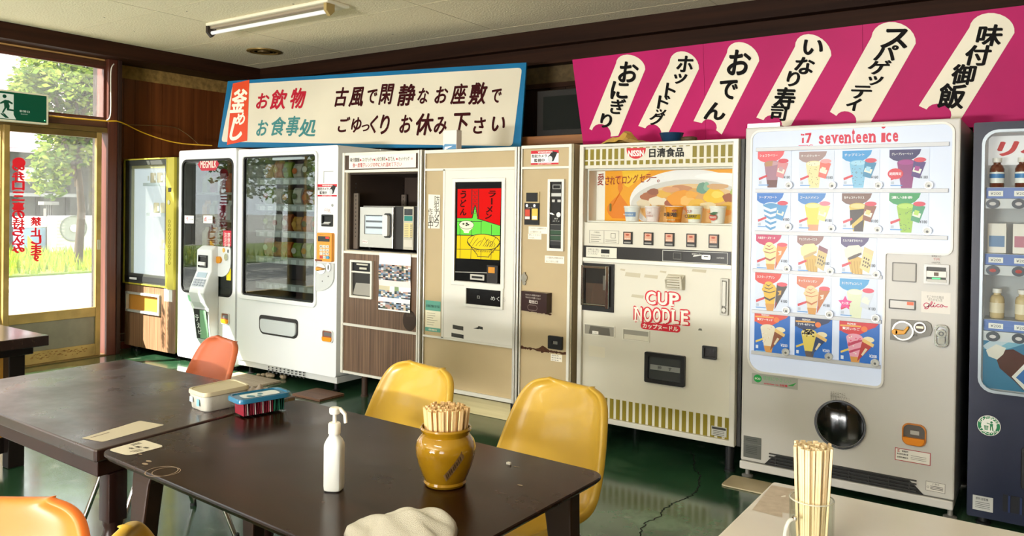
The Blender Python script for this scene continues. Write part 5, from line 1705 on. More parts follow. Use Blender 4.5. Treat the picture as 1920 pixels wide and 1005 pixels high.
cupst = [((318, 410), ('#eceae4', '#dfe6ee'), 'pale blue and white sample cup, leftmost behind the noodle machine\'s glass'),
         ((440, 530), ('#ecdcd8', '#e0b8ae'), 'pale pink sample noodle cup, second from left behind the glass'),
         ((560, 662), ('#e5921e', '#3a2410'), 'orange miso flavour sample cup in the middle of the cup row'),
         ((684, 780), ('#eae6dc', '#2a241c'), 'white and yellow curry flavour sample cup behind the glass'),
         ((820, 917), ('#efece2', '#c8442c'), 'white sample cup with red chilli tomato label, rightmost of the row')]
for (xl, xr_), (c1, c2_), lab in cupst:
    q0, q1 = cc(xl, 462)[0], cc(xr_, 462)[0]
    zt_ = cc(xl, 462)[1]
    zb_ = dz0 + 0.0115
    rt = (q1 - q0) / 2
    mx_ = (q0 + q1) / 2
    ctr = (mx_, YF + 0.075, zb_)
    cu = thing('noodle_cup', lab, 'cup', ctr, group='sample cups in the noodle machine')
    hh = zt_ - zb_
    yk = min(1.0, 0.05 / rt)
    MB().lathe(ctr, [(rt * 0.74, 0.0), (rt * 0.76, 0.004), (rt * 0.94, hh * 0.9), (rt * 1.0, hh * 0.91), (rt * 1.0, hh * 0.965), (rt * 0.96, hh)], 28, sy=yk).done('cup', M(c1, 0.45), cu, smooth=True)
    MB().lathe((mx_, YF + 0.075, zb_ + hh * 0.995), [(rt * 0.985, 0.0), (rt * 0.985, 0.003), (0, 0.004)], 28, sy=yk).done('lid', M('#f2f0ea', 0.4), cu, smooth=True)
    lb = MB()

    def wrap(pts, r0=rt, h0=hh):
        """lay flat artwork on the tapering front of the cup"""
        out = []
        for u, v in pts:
            rr_ = r0 * (0.76 + 0.18 * v / 0.9) + 0.0012
            out.append(Vector((mx_ + rr_ * math.sin(u), YF + 0.075 - rr_ * yk * math.cos(u), zb_ + h0 * v)))
        return out

    def quad(u0_, u1_, v0_, v1_, m, nseg=8):
        lb.use(m)
        for i in range(nseg):
            ua, ub = u0_ + (u1_ - u0_) * i / nseg, u0_ + (u1_ - u0_) * (i + 1) / nseg
            lb._face([lb.bm.verts.new(p) for p in wrap([(ua, v0_), (ub, v0_), (ub, v1_), (ua, v1_)])])

    Fq = Face((mx_, YF + 0.075 - rt * 0.90 * yk - 0.002, zb_), (1, 0, 0), (0, -0.10, 1))
    if 'blue' in lab:
        quad(-0.9, 0.9, 0.32, 0.62, M('#7f9cc4', 0.4)); lb.use(M('#f0f0ec', 0.4)).text(Fq, 'NOODLE', -rt * 0.6, rt * 0.6, hh * 0.42, hh * 0.52, 0.004, 0.02)
    elif 'pink' in lab:
        lb.use(M('#c9948c', 0.4)).text(Fq, 'CUP', -rt * 0.3, rt * 0.2, hh * 0.52, hh * 0.66, 0.004, 0.03).text(Fq, 'NOODLE', -rt * 0.5, rt * 0.5, hh * 0.34, hh * 0.47, 0.004, 0.03)
    elif 'miso' in lab:
        quad(-1.3, 1.3, 0.02, 0.22, M('#d07818', 0.4)); lb.use(M('#2b1608', 0.4)).text(Fq, '味噌', -rt * 0.72, rt * 0.72, hh * 0.34, hh * 0.64, 0.004, 0.03)
        lb.use(M('#f0d8a0', 0.4)).text(Fq, 'NOODLE', -rt * 0.5, rt * 0.5, hh * 0.12, hh * 0.21, 0.004, 0.02)
        lb.use(M('#8a3a14', 0.4)).flat(Fq, ellipse(rt * 0.45, hh * 0.74, rt * 0.28, hh * 0.08, 12), 0.004)
    elif 'curry' in lab:
        quad(-1.2, 1.2, 0.22, 0.52, M('#e8c21c', 0.4)); lb.use(M('#241c14', 0.4)).text(Fq, 'CURRY', -rt * 0.78, rt * 0.72, hh * 0.30, hh * 0.50, 0.004, 0.03)
        lb.use(M('#b8604a', 0.4)).text(Fq, 'CUP', -rt * 0.55, rt * 0.05, hh * 0.62, hh * 0.78, 0.004, 0.02)
    else:
        lb.use(M('#c93a28', 0.4)).flat(Fq, ellipse(-rt * 0.22, hh * 0.36, rt * 0.48, hh * 0.2, 18), 0.004)
        lb.use(M('#2f6a44', 0.4)).flat(Fq, [(-rt * 0.72, hh * 0.58), (-rt * 0.1, hh * 0.46), (rt * 0.4, hh * 0.66), (-rt * 0.1, hh * 0.68)], 0.0044)
        lb.use(M('#f2ece0', 0.4)).text(Fq, 'TOMATO', -rt * 0.62, rt * 0.18, hh * 0.30, hh * 0.42, 0.0048, 0.03)
        lb.use(M('#3a4a2a', 0.4)).text(Fq, 'CHILI', -rt * 0.5, rt * 0.1, hh * 0.47, hh * 0.56, 0.0052, 0.02)
    lb.done('print', None, cu, fix=False)
# selection row
ib = MB().use(M('#dedacb', 0.5))
a, b = c6(110, 684), c6(285, 603)
zA_, zB_ = c6(200, 680)[1], c6(200, 603)[1]
ib.use(M('#8d8a80', 0.5)).frame(FR, a[0], b[0], zA_, zB_, 0.002, 0.0, 0.0012)
mx_ = (a[0] + b[0]) / 2
ib.plate(FR, mx_ - 0.001, mx_ + 0.001, zA_, zB_, 0.0, 0.0012)
ib.use(M('#5a574e', 0.5)).text(FR, 'ご利用方法', a[0] + 0.03, mx_ - 0.03, zB_ - 0.018, zB_ - 0.008, 0.001)
for j in range(4):
    line(ib, [(a[0] + 0.01, zB_ - 0.03 - j * 0.012), (mx_ - 0.02 - 0.012 * (j % 2), zB_ - 0.03 - j * 0.012)], 0.001, 0.0025)
ib.frame(FR, mx_ + 0.045, mx_ + 0.075, zB_ - 0.045, zB_ - 0.015, 0.002, 0.0, 0.0012)
for j in range(2):
    line(ib, [(mx_ + 0.01, zA_ + 0.01 + j * 0.011), (b[0] - 0.015, zA_ + 0.01 + j * 0.011)], 0.001, 0.0025)
ib.done('instruction_plate', None, cn, fix=False)
for x0_, x1_, yy0, yy1 in ((314, 366, 609, 686), (434, 488, 613, 691), (557, 612, 616, 698), (685, 741, 620, 703), (816, 874, 625, 709)):
    p, q = c6(x0_, yy1 - 3), c6(x1_, yy0 + 3)
    W_, H_ = q[0] - p[0], q[1] - p[1]
    sbn = MB().use(M('#1e1c1a', 0.3)).plate(FR, p[0], q[0], p[1], q[1], 0.0, 0.012)
    sbn.use(M('#c9967c', 0.4)).plate(FR, p[0] + W_ * 0.12, q[0] - W_ * 0.12, p[1] + H_ * 0.36, q[1] - H_ * 0.08, 0.012, 0.0135)
    sbn.use(M('#a8432c', 0.4)).prism(FR, ellipse((p[0] + q[0]) / 2, q[1] - H_ * 0.24, W_ * 0.22, H_ * 0.07, 12), 0.0135, 0.014)
    sbn.use(M('#e8e0d0', 0.4)).text(FR, '販売中', p[0] + W_ * 0.2, q[0] - W_ * 0.2, p[1] + H_ * 0.40, p[1] + H_ * 0.50, 0.014)
    sbn.use(M('#8a8882', 0.4)).plate(FR, p[0] + W_ * 0.12, q[0] - W_ * 0.12, p[1] + H_ * 0.08, p[1] + H_ * 0.2, 0.012, 0.0135)
    sbn.done('selection_button', None, cn, fix=False)
# black band with coin slot
zk1, zk0 = c6(300, 705)[1], c6(300, 785)[1]
zk1 = (c6(76, 690)[1] + c6(945, 730)[1]) / 2
zk0 = (c6(76, 768)[1] + c6(945, 812)[1]) / 2
kb = MB().use(M('#262523', 0.3)).plate(FR, c6(76, 700)[0], c6(946, 700)[0], zk0, zk1, 0.0, 0.008)
p, q = c6(106, 0)[0], c6(286, 0)[0]
kb.use(M('#d4d1c2', 0.45)).plate(FR, p, q, zk0 + 0.01, zk1 - 0.008, 0.008, 0.010)
kb.use(BLACK).plate(FR, p + (q - p) * 0.50, p + (q - p) * 0.77, zk0 + 0.035, zk1 - 0.018, 0.010, 0.0125)
kb.use(M('#3a3833', 0.5)).text(FR, 'お湯を注ぐ前に\nカップをセット\nしてください', p + (q - p) * 0.05, p + (q - p) * 0.44, zk0 + 0.025, zk1 - 0.015, 0.0105)
kb.text(FR, '取扱注意', p + (q - p) * 0.5, p + (q - p) * 0.76, zk0 + 0.016, zk0 + 0.026, 0.0105)
p, q = c6(556, 0)[0], c6(940, 0)[0]
kb.use(M('#d4d4ce', 0.4)).frame(FR, p, q, zk0 + 0.008, zk1 - 0.006, 0.0025, 0.008, 0.0095)
p, q = c6(620, 0)[0], c6(668, 0)[0]
kb.use(M('#6a6a66', 0.4)).frame(FR, p, q, zk0 + 0.022, zk1 - 0.018, 0.003, 0.008, 0.012)
p, q = c6(790, 0)[0], c6(842, 0)[0]
kb.use(M('#d8d6ce', 0.3, metal=0.3)).plate(FR, p, q, zk0 + 0.03, zk1 - 0.022, 0.008, 0.018, 0.006)
kb.use(BLACK).plate(FR, p + 0.012, q - 0.012, zk0 + 0.042, zk0 + 0.048, 0.018, 0.0185)
kb.use(M('#c9c9c4', 0.4)).text(FR, '硬貨投入口', c6(728, 0)[0], c6(776, 0)[0], zk1 - 0.026, zk1 - 0.016, 0.0085)
kb.text(FR, '100円硬貨', c6(875, 0)[0], c6(920, 0)[0], zk0 + 0.036, zk0 + 0.046, 0.0085)
c = ((c6(730, 0)[0] + c6(780, 0)[0]) / 2, zk0 + 0.046)
kb.flat(FR, [(c[0] - 0.02, c[1] - 0.006), (c[0] + 0.03, c[1] + 0.004), (c[0] + 0.03, c[1] + 0.010), (c[0] - 0.015, c[1] + 0.004)], 0.0085)
kb.done('coin_band', None, cn, fix=False)
# hot-water bay
a = (c7(52, 0)[0], c7(208, 0)[0], (c7(52, 250)[1] + c7(205, 268)[1]) / 2, (c7(60, 32)[1] + c7(205, 38)[1]) / 2)
wb_ = MB().use(M('#151413', 0.35)).frame(FR, a[0], a[1], a[2], a[3], (0.03, 0.012, 0.03, 0.012), 0.0, 0.012)
wb_.use(M('#1b1714', 0.6)).plate(FR, a[0] + 0.025, a[1] - 0.01, a[2] + 0.025, a[3] - 0.01, 0.0, 0.003)
wb_.use(M('#4a3526', 0.6)).plate(FR, a[0] + 0.034, a[1] - 0.03, a[2] + 0.04, a[2] + (a[3] - a[2]) * 0.58, 0.003, 0.005)
wb_.use(M('#6b6358', 0.5)).plate(FR, a[0] + (a[1] - a[0]) * 0.68, a[1] - 0.03, a[2] + (a[3] - a[2]) * 0.45, a[2] + (a[3] - a[2]) * 0.75, 0.005, 0.009)
wbo = wb_.done('hot_water_bay', None, cn)
sub(MB().use(CHROME).plate(FR, a[0] + 0.012, a[0] + 0.026, a[2] + 0.03, a[3] - 0.012, 0.012, 0.028).plate(FR, a[1] - 0.045, a[1] - 0.024, a[2] + 0.02, a[3] - 0.012, 0.012, 0.03).plate(FR, a[0] + 0.026, a[1] - 0.045, a[3] - 0.03, a[3] - 0.015, 0.012, 0.022).plate(FR, a[0] + 0.026, a[1] - 0.045, a[2] + 0.03, a[2] + 0.04, 0.012, 0.022), 'bay_door', None, wbo, bevel=0.002)
sub(MB().plate(FR, a[0] + 0.026, a[1] - 0.045, a[2] + 0.04, a[3] - 0.03, 0.016, 0.018), 'bay_glass', GLS2, wbo)
a = (c7(459, 0)[0], c7(541, 0)[0], (c7(459, 155)[1] + c7(541, 162)[1]) / 2, (c7(470, 85)[1] + c7(541, 88)[1]) / 2)
cv = MB().use(M('#c9c4b2', 0.45)).loft([[(a[0], YF, a[2]), (a[1], YF, a[2]), (a[1], YF, a[3]), (a[0], YF, a[3])], [(a[0], YF - 0.035, a[2] + 0.004), (a[1] - 0.004, YF - 0.035, a[2] + 0.004), (a[1] - 0.004, YF - 0.045, a[3] - 0.03), (a[0], YF - 0.045, a[3] - 0.03)], [(a[0] + 0.01, YF - 0.03, a[2] + 0.006), (a[1] - 0.014, YF - 0.03, a[2] + 0.006), (a[1] - 0.014, YF - 0.03, a[3] - 0.006), (a[0] + 0.01, YF - 0.03, a[3] - 0.006)]])
cv.use(M('#a8a18c', 0.5))
for j in range(5):
    cv.plate(FR, a[0] + 0.01, a[1] - 0.02, a[2] + 0.012 + j * 0.014, a[2] + 0.016 + j * 0.014, 0.03, 0.047)
cv.done('vent_cover', None, cn, bevel=0.004)
# logo
lg = MB().use(M('#c4182c', 0.4))
RED, INN = M('#c4182c', 0.4), M('#e9ddcf', 0.4)
for body_, x0_, x1_, y0_, y1_ in (('CUP', 352, 516, 232, 162), ('NOODLE', 298, 560, 312, 236)):
    sl_ = 18 if body_ == 'NOODLE' else 10
    cnt = len(body_)
    for i, ch in enumerate(body_):
        w_ = (x1_ - x0_) / cnt
        xa_, xb_ = x0_ + i * w_, x0_ + (i + 1) * w_
        sh = sl_ * (i / cnt)
        p, q = c7(xa_ - 3, y0_ + sh), c7(xb_ + 5, y1_ + sh)
        lg.use(RED).text(FR, ch, p[0], q[0], p[1], q[1], 0.0015 + i * 2e-4, 0.11)
        p, q = c7(xa_ + 4, y0_ - 6 + sh), c7(xb_ - 4, y1_ + 6 + sh)
        lg.use(INN).text(FR, ch, p[0], q[0], p[1], q[1], 0.004 + i * 1e-4, 0.035)
        if ch in 'NDLEIP':
            for yy in (y0_ - 8, y1_ + 8):
                p, q = c7(xa_ + 2, yy + 3 + sh), c7(xa_ + w_ * 0.5, yy - 3 + sh)
                lg.use(INN).flat(FR, [(p[0], p[1]), (q[0], p[1]), (q[0], q[1]), (p[0], q[1])], 0.0046)
p, q = c7(330, 350), c7(517, 314)
zA_ = (c7(330, 345)[1] + c7(517, 360)[1]) / 2
zB_ = (c7(330, 310)[1] + c7(517, 328)[1]) / 2
lg.use(RED).prism(FR, rrect(p[0], q[0], zA_, zB_, (zB_ - zA_) / 2 - 0.001, 5), 0.0, 0.0015)
lg.use(INN).text(FR, 'カップヌードル', p[0] + 0.012, q[0] - 0.012, zA_ + 0.006, zB_ - 0.006, 0.0022, 0.04)
lg.done('logo', None, cn, fix=False)
a = (c7(711, 0)[0], c7(749, 0)[0], (c7(711, 276)[1] + c7(749, 281)[1]) / 2, (c7(711, 104)[1] + c7(749, 108)[1]) / 2)
lk = MB().use(M('#8f8c82', 0.4, metal=0.4)).frame(FR, *a, 0.010, 0.0, 0.014, 0.003).use(M('#6d6a62', 0.4, metal=0.4)).plate(FR, a[0] + 0.009, a[1] - 0.009, a[2] + 0.009, a[3] - 0.009, 0.0, 0.006)
lk.use(M('#9d9a90', 0.4, metal=0.4)).plate(FR, a[0] + 0.012, a[1] - 0.012, a[2] + 0.05, a[3] - 0.016, 0.006, 0.018)
lk.prism(FR, ellipse((a[0] + a[1]) / 2, a[2] + 0.028, 0.011, 0.013, 14), 0.006, 0.018)
lk.done('handle', None, cn, bevel=0.001)
for x0_, x1_, y0_, y1_, kind in ((70, 214, 322, 380, 0), (252, 378, 344, 404, 1)):
    a = (c7(x0_, 0)[0], c7(x1_, 0)[0], c7((x0_ + x1_) / 2, y1_ - 3)[1], c7((x0_ + x1_) / 2, y0_ + 3)[1])
    m = MB().use(M('#d6d2c4', 0.4)).frame(FR, *a, 0.005, 0.0, 0.006)
    m.use(M('#8f8b80', 0.5)).plate(FR, a[0] + 0.004, a[1] - 0.004, a[2] + 0.004, a[3] - 0.004, 0.0, 0.002)
    if kind == 0:
        m.use(M('#5f5b52', 0.5)).flat(FR, [(a[0] + 0.03, a[2] + 0.008), (a[1] - 0.03, a[2] + 0.008), (a[1] - 0.036, a[3] - 0.014), (a[0] + 0.04, a[3] - 0.01)], 0.0025)
        m.use(M('#efece4', 0.5)).plate(FR, a[0] + 0.055, a[0] + 0.095, a[2] + 0.008, a[2] + 0.026, 0.002, 0.004).use(INK).text(FR, 'ごみ入', a[0] + 0.06, a[0] + 0.09, a[2] + 0.012, a[2] + 0.022, 0.0045)
    else:
        m.use(M('#c9c4b2', 0.5)).plate(FR, a[0] + 0.008, a[1] - 0.008, a[2] + 0.006, a[2] + (a[3] - a[2]) * 0.5, 0.002, 0.004)
    m.done('slot', None, cn)
a = (c7(362, 0)[0], c7(550, 0)[0], (c7(362, 592)[1] + c7(548, 616)[1]) / 2, (c7(362, 450)[1] + c7(548, 470)[1]) / 2)
hm = MB().use(M('#0f0f10', 0.3)).frame(FR, *a, 0.022, 0.0, 0.022, 0.008)
hm.use(M('#3e4244', 0.15, metal=0.2)).plate(FR, a[0] + 0.02, a[1] - 0.02, a[2] + 0.02, a[3] - 0.02, 0.0, 0.008)
zz = (a[2] + a[3]) / 2
hm.use(M('#7d7f7c', 0.4)).plate(FR, a[0] + 0.03, a[1] - 0.03, zz - 0.012, zz + 0.016, 0.008, 0.0095)
hm.use(M('#2c2c2c', 0.4)).text(FR, '押', a[0] + 0.075, a[0] + 0.098, zz - 0.008, zz + 0.012, 0.010, 0.02).text(FR, 'す', a[1] - 0.10, a[1] - 0.078, zz - 0.008, zz + 0.012, 0.010, 0.02)
hm.done('delivery_hatch', None, cn, fix=False)
a = (c7(630, 0)[0], c7(697, 0)[0], (c7(630, 482)[1] + c7(697, 488)[1]) / 2, (c7(630, 421)[1] + c7(697, 428)[1]) / 2)
MB().use(M('#161616', 0.35)).frame(FR, *a, 0.012, 0.0, 0.014, 0.004).use(M('#222020', 0.3)).plate(FR, a[0] + 0.011, a[1] - 0.011, a[2] + 0.011, a[3] - 0.011, 0.0, 0.006).done('coin_return', None, cn)
a = (c7(676, 0)[0], c7(748, 0)[0], (c7(676, 846)[1] + c7(748, 856)[1]) / 2, (c7(676, 802)[1] + c7(748, 810)[1]) / 2)
npl = MB().use(M('#b0afa6', 0.35, metal=0.4)).plate(FR, a[0], a[1], a[2], a[3], 0.0, 0.003)
npl.use(M('#2c2b28', 0.4)).flat(FR, [(a[0] + 0.004, a[3] - 0.016), (a[1] - 0.004, a[3] - 0.016), (a[1] - 0.004, a[3] - 0.004), (a[0] + 0.004, a[3] - 0.004)], 0.0035)
for j in range(4):
    line(npl, [(a[0] + 0.01, a[3] - 0.024 - j * 0.009), (a[1] - 0.012, a[3] - 0.024 - j * 0.009)], 0.0036, 0.0025)
npl.done('name_plate', None, cn, fix=False)
mk_ = MB().use(M('#b9b19a', 0.6))
for x0_, x1_, y0_, y1_ in ((255, 330, 82, 96), (345, 412, 92, 102), (418, 452, 72, 78), (570, 640, 66, 74), (232, 258, 62, 68), (285, 345, 186, 194)):
    p, q = c7(x0_, y1_), c7(x1_, y0_)
    mk_.mark().flat(FR, [(p[0], p[1] + 0.002), (q[0] - 0.004, p[1] - 0.002), (q[0], q[1]), (p[0] + 0.006, q[1] + 0.002)], 0.0008)
mk_.use(M('#d2ccb8', 0.6)); p, q = c7(84, 470), c7(162, 430); mk_.mark().flat(FR, rrect(p[0], q[0], p[1], q[1], 0.008, 3), 0.0008)
mk_.use(M('#6a675e', 0.6)); p, q = c7(600, 350), c7(620, 342); mk_.mark().flat(FR, [(p[0], p[1]), (q[0], p[1]), (q[0] - 0.004, q[1]), (p[0] + 0.005, q[1] - 0.001)], 0.0008)
mk_.done_each('glue_mark', cn)
feet(cn, (e0 + 0.1, e1 - 0.06), (YF + 0.09, YF + 0.6), ez0, r=0.025)

# things lying on the cup noodle machine
tz = ez1 + 0.001
cr = MB().use(M('#a8926a', 0.7, c2='#c9a14a', scale=8))
random.seed(5)
x0_, x1_ = S(1098, 262)[0], S(1205, 262)[0]
for (cx, cy, rx, ry, rz) in ((0.25, 0.16, 0.11, 0.05, 0.045), (0.5, 0.14, 0.07, 0.045, 0.085), (0.72, 0.16, 0.13, 0.05, 0.03)):
    pass
NX, NY = 16, 8
gv = []
for j in range(NY + 1):
    row = []
    for i in range(NX + 1):
        u, v = i / NX, j / NY
        h = 0.075 * math.exp(-((u - 0.52) / 0.10) ** 2) + 0.05 * math.exp(-((u - 0.30) / 0.14) ** 2) + 0.022 * math.exp(-((u - 0.75) / 0.2) ** 2)
        h *= math.sin(math.pi * min(1, max(0, 0.05 + 0.9 * v))) ** 0.6
        h += 0.008 * random.random() * (1 if 0 < u < 1 and 0 < v < 1 else 0)
        row.append(cr.bm.verts.new((x0_ + (x1_ - x0_) * u + random.uniform(-0.006, 0.006), YF + 0.08 + 0.2 * v + random.uniform(-0.006, 0.006), tz + max(0, h))))
    gv.append(row)
for j in range(NY):
    for i in range(NX):
        cr._face((gv[j][i], gv[j][i + 1], gv[j + 1][i + 1], gv[j + 1][i]))
bot = [cr.bm.verts.new((x0_ + (x1_ - x0_) * u, YF + 0.08 + 0.2 * v, tz)) for u, v in ((0, 0), (1, 0), (1, 1), (0, 1))]
o = cr.done('crumpled_paper', None, None, loc=(x0_, YF + 0.15, tz))
tag(o, 'crumpled brown wrapping paper lying on top of the instant noodle machine', 'paper')
cx = S(1238, 255)[0]
bw = MB().lathe((cx, YF + 0.16, tz), [(0.045, 0.0), (0.05, 0.006), (0.07, 0.062), (0.064, 0.062), (0.045, 0.01), (0, 0.01)], 24).done('bowl', M('#16324f', 0.3), None, smooth=True, loc=(cx, YF + 0.16, tz))
tag(bw, 'small dark blue bowl on top of the instant noodle machine', 'bowl')
ro = MB().tube([(cx + 0.115 + 0.034 * math.cos(t * 0.42), YF + 0.14 + 0.034 * math.sin(t * 0.42), tz + 0.015 + 0.004 * (t // 15)) for t in range(45)], 0.012, 8).done('tape_coil', M('#4a3524', 0.6), None, smooth=True, loc=(cx + 0.115, YF + 0.14, tz))
tag(ro, 'small brown coil lying beside the blue bowl', 'coil')

# ---- ice cream machine
GRW = M('#c2c0bc', 0.4)


def k1(x, y):
    return S(1380 + x / 3.866, 220 + y / 3.866)


def k2(x, y):
    return S(1380 + x / 3.466, 430 + y / 3.466)


def k3(x, y):
    return S(1380 + x / 3.093, 680 + y / 3.093)


i0, i1 = S(1394, 500)[0], S(1797, 500)[0]
iz0, iz1 = k3(400, 640)[1], (k1(75, 72)[1] + k1(1645, 8)[1]) / 2
iz0 = (k3(30, 560)[1] + k3(1265, 806)[1]) / 2
ic = thing('vending_machine', 'tall white ice cream vending machine with lit grid of ice cream pictures', 'vending machine', ((i0 + i1) / 2, YF + 0.3, 0))
body(ic, i0, i1, iz0, iz1, GRW, depth=0.72, bev=0.008)
MB().plate(frontat(YF + 0.035), i0 - 0.004, i1 - 0.003, 0.055, iz0 - 0.004, -0.66, 0.04).done('base', M('#c4c2be', 0.42), ic, bevel=0.006)
zg = 0.0
# ventilation grille cut along the lower edge
gp = [k3(165, 585), k3(180, 560), k3(195, 530), k3(1020, 690), k3(1050, 705), k3(1085, 775)]
gl, gh = iz0 + 0.002, (k3(195, 528)[1] + k3(1020, 690)[1]) / 2
ga, gb = k3(165, 580)[0], k3(1088, 775)[0]
gm = MB().use(M('#151515', 0.5)).prism(FR, [(ga, gl), (gb, gl), (gb - 0.035, gh - 0.02), (gb - 0.06, gh), (ga + 0.06, gh), (ga + 0.03, gh - 0.02)], 0.0, 0.003)
gm.use(M('#2f2f2f', 0.45))
for j in range(4):
    z = gl + 0.010 + j * 0.016
    gm.plate(FR, ga + 0.025, gb - 0.03, z, z + 0.005, 0.003, 0.012)
for i in range(8):
    x = ga + 0.06 + i * (gb - ga - 0.12) / 7
    gm.plate(FR, x - 0.002, x + 0.002, gl + 0.004, gh - 0.004, 0.003, 0.011)
gm.done('vent_grille', None, ic)
# lit display, L-shaped
A_ = k1(128, 140); Bq = k1(1572, 70)
lx0, lx1 = k1(120, 400)[0], k1(1566, 400)[0]
lz1 = (k1(128, 108)[1] + k1(1572, 48)[1]) / 2
rz = k2(1390, 158)[1]
lx2 = k2(955, 500)[0]
lz0 = (k3(110, 40)[1] + k3(850, 145)[1]) / 2
r_ = 0.04


def arc(cx, cy, r, a0, a1, n=5):
    return [(cx + r * math.cos(math.radians(a0 + (a1 - a0) * k / n)), cy + r * math.sin(math.radians(a0 + (a1 - a0) * k / n))) for k in range(n + 1)]


Lp = arc(lx0 + 0.07, lz0 + 0.07, 0.07, 180, 270) + arc(lx2 - 0.03, lz0 + 0.03, 0.03, 270, 360) + arc(lx2 + 0.02, rz - 0.02, 0.02, 180, 90) + arc(lx1 - 0.025, rz + 0.025, 0.025, 270, 360) + arc(lx1 - r_, lz1 - r_, r_, 0, 90) + arc(lx0 + r_, lz1 - r_, r_, 90, 180)
mid_ = (lx0 + 0.4, lz1 - 0.3)
LIT = M('#d6e0f0', 0.25, emit=0.42)
MB().prism(FR, Lp, 0.0, 0.004).done('lit_display', LIT, ic)
rimp = []
cxm = sum(p[0] for p in Lp) / len(Lp); cym = sum(p[1] for p in Lp) / len(Lp)
Lo = []
m_ = len(Lp)
for i in range(m_):
    p, q, r2_ = Vector(Lp[i - 1]), Vector(Lp[i]), Vector(Lp[(i + 1) % m_])
    t = ((q - p).normalized() + (r2_ - q).normalized()).normalized()
    Lo.append(tuple(q + Vector((t.y, -t.x)) * 0.010))
MB().ring(FR, Lo, Lp, 0.0, 0.010).done('display_rim', M('#dcdad5', 0.35), ic)
# header
hd = MB().use(M('#d8173f', 0.4, emit=0.35))
PINKR = M('#d8173f', 0.4, emit=0.35)
zc_ = lambda x, y: k1(x, y)
p, q = k1(470, 188), k1(548, 112)
W, H = q[0] - p[0], q[1] - p[1]
u_ = lambda a, b: (p[0] + W * a, p[1] + H * b)
for poly in ([(0.02, 0.78), (0.18, 0.74), (0.18, 0.92), (0.02, 0.96)], [(0.12, 0.0), (0.30, 0.0), (0.30, 0.55), (0.12, 0.50)], [(0.20, 0.74), (0.34, 0.74), (0.34, 0.90), (0.20, 0.92)], [(0.42, 0.76), (1.0, 0.80), (1.0, 1.0), (0.42, 0.96)], [(0.80, 0.85), (1.0, 0.85), (0.76, 0.02), (0.52, 0.0)]):
    hd.flat(FR, [u_(*t) for t in poly], 0.0046)
c = k1(508, 200); line(hd, [k1(455, 204), k1(520, 202), k1(528, 212), k1(540, 200), k1(560, 202)], 0.0046, 0.003)
wx = ((600, 't'),)
# slab-serif wordmark: letters with small feet
word = 'seventeen ice'
xs = [600, 640, 676, 722, 768, 812, 842, 880, 924, 972, 1020, 1056, 1084, 1128, 1180]
base0, base1 = 192, 178
xcur = [(600, 638, 's'), (640, 680, 'e'), (682, 732, 'v'), (732, 772, 'e'), (774, 826, 'n'), (826, 852, 't'), (856, 896, 'e'), (898, 940, 'e'), (942, 1018, 'n'), (1056, 1084, 'i'), (1086, 1128, 'c'), (1132, 1180, 'e')]
xcur = [(600, 641, 's'), (645, 690, 'e'), (692, 741, 'v'), (743, 786, 'e'), (787, 838, 'n'), (838, 866, 't'), (868, 913, 'e'), (916, 961, 'e'), (963, 1017, 'n'), (1055, 1083, 'i'), (1085, 1130, 'c'), (1134, 1180, 'e')]
zb_ = (k1(600, 194)[1] + k1(1180, 180)[1]) / 2
zt_ = (k1(600, 132)[1] + k1(1180, 108)[1]) / 2
for xa_, xb_, ch in xcur:
    if ch in 's' or xa_ == 1055:
        hd.mark()
    a, b = k1(xa_, 150)[0], k1(xb_, 150)[0]
    if ch == 'i':
        m_x = (a + b) / 2
        hd.flat(FR, [(m_x - 0.009, zb_), (m_x + 0.009, zb_), (m_x + 0.009, zt_), (m_x - 0.009, zt_)], 0.0046)
        hd.flat(FR, ellipse(m_x, zt_ + 0.031, 0.0095, 0.011, 14), 0.0046)
        hd.flat(FR, [(a, zb_), (b, zb_), (b, zb_ + 0.008), (a, zb_ + 0.008)], 0.0047).flat(FR, [(a, zt_ - 0.008), (m_x, zt_ - 0.008), (m_x, zt_), (a, zt_)], 0.0047)
        continue
    hgt = zt_ + (0.028 if ch == 't' else 0)
    hd.text(FR, ch, a + 0.002, b - 0.002, zb_, hgt, 0.0046, 0.035)
    if ch in 'n':
        w_ = (b - a) * 0.46
        for xx in (a, b - w_):
            hd.flat(FR, [(xx, zb_), (xx + w_, zb_), (xx + w_, zb_ + 0.008), (xx, zb_ + 0.008)], 0.0049)
        hd.flat(FR, [(a - 0.002, zt_ - 0.009), (a + w_ * 0.5, zt_ - 0.009), (a + w_ * 0.5, zt_), (a - 0.002, zt_)], 0.0049)
    if ch == 'v':
        w_ = (b - a) * 0.46
        for xx in (a - 0.002, b - w_ + 0.002):
            hd.flat(FR, [(xx, zt_ - 0.008), (xx + w_, zt_ - 0.008), (xx + w_, zt_), (xx, zt_)], 0.0049)
hd.done_each('wordmark', ic)
# shelf bars
sh = MB().use(M('#c2c5cb', 0.35))
shz = [(k1(150, 232)[1] + k1(1550, 195)[1]) / 2]
for ya, yb, xe in ((530, 530, 1550), (842, 862, 1550)):
    shz.append((k1(150, ya)[1] + k1(xe, yb)[1]) / 2)
for z in shz:
    sh.plate(FR, lx0 + 0.02, lx1 - 0.012, z - 0.011, z + 0.009, 0.004, 0.018)
for ya, yb in ((270, 305), (530, 600), (795, 895)):
    z = (k2(118, ya)[1] + k2(950, yb)[1]) / 2
    shz.append(z)
    sh.plate(FR, lx0 + 0.012, lx2 - 0.004, z - 0.010, z + 0.009, 0.004, 0.018)
sh.done('shelf_bars', None, ic, bevel=0.002)
EC = 0.33


def em(c, e=EC):
    return M(c, 0.35, emit=e)


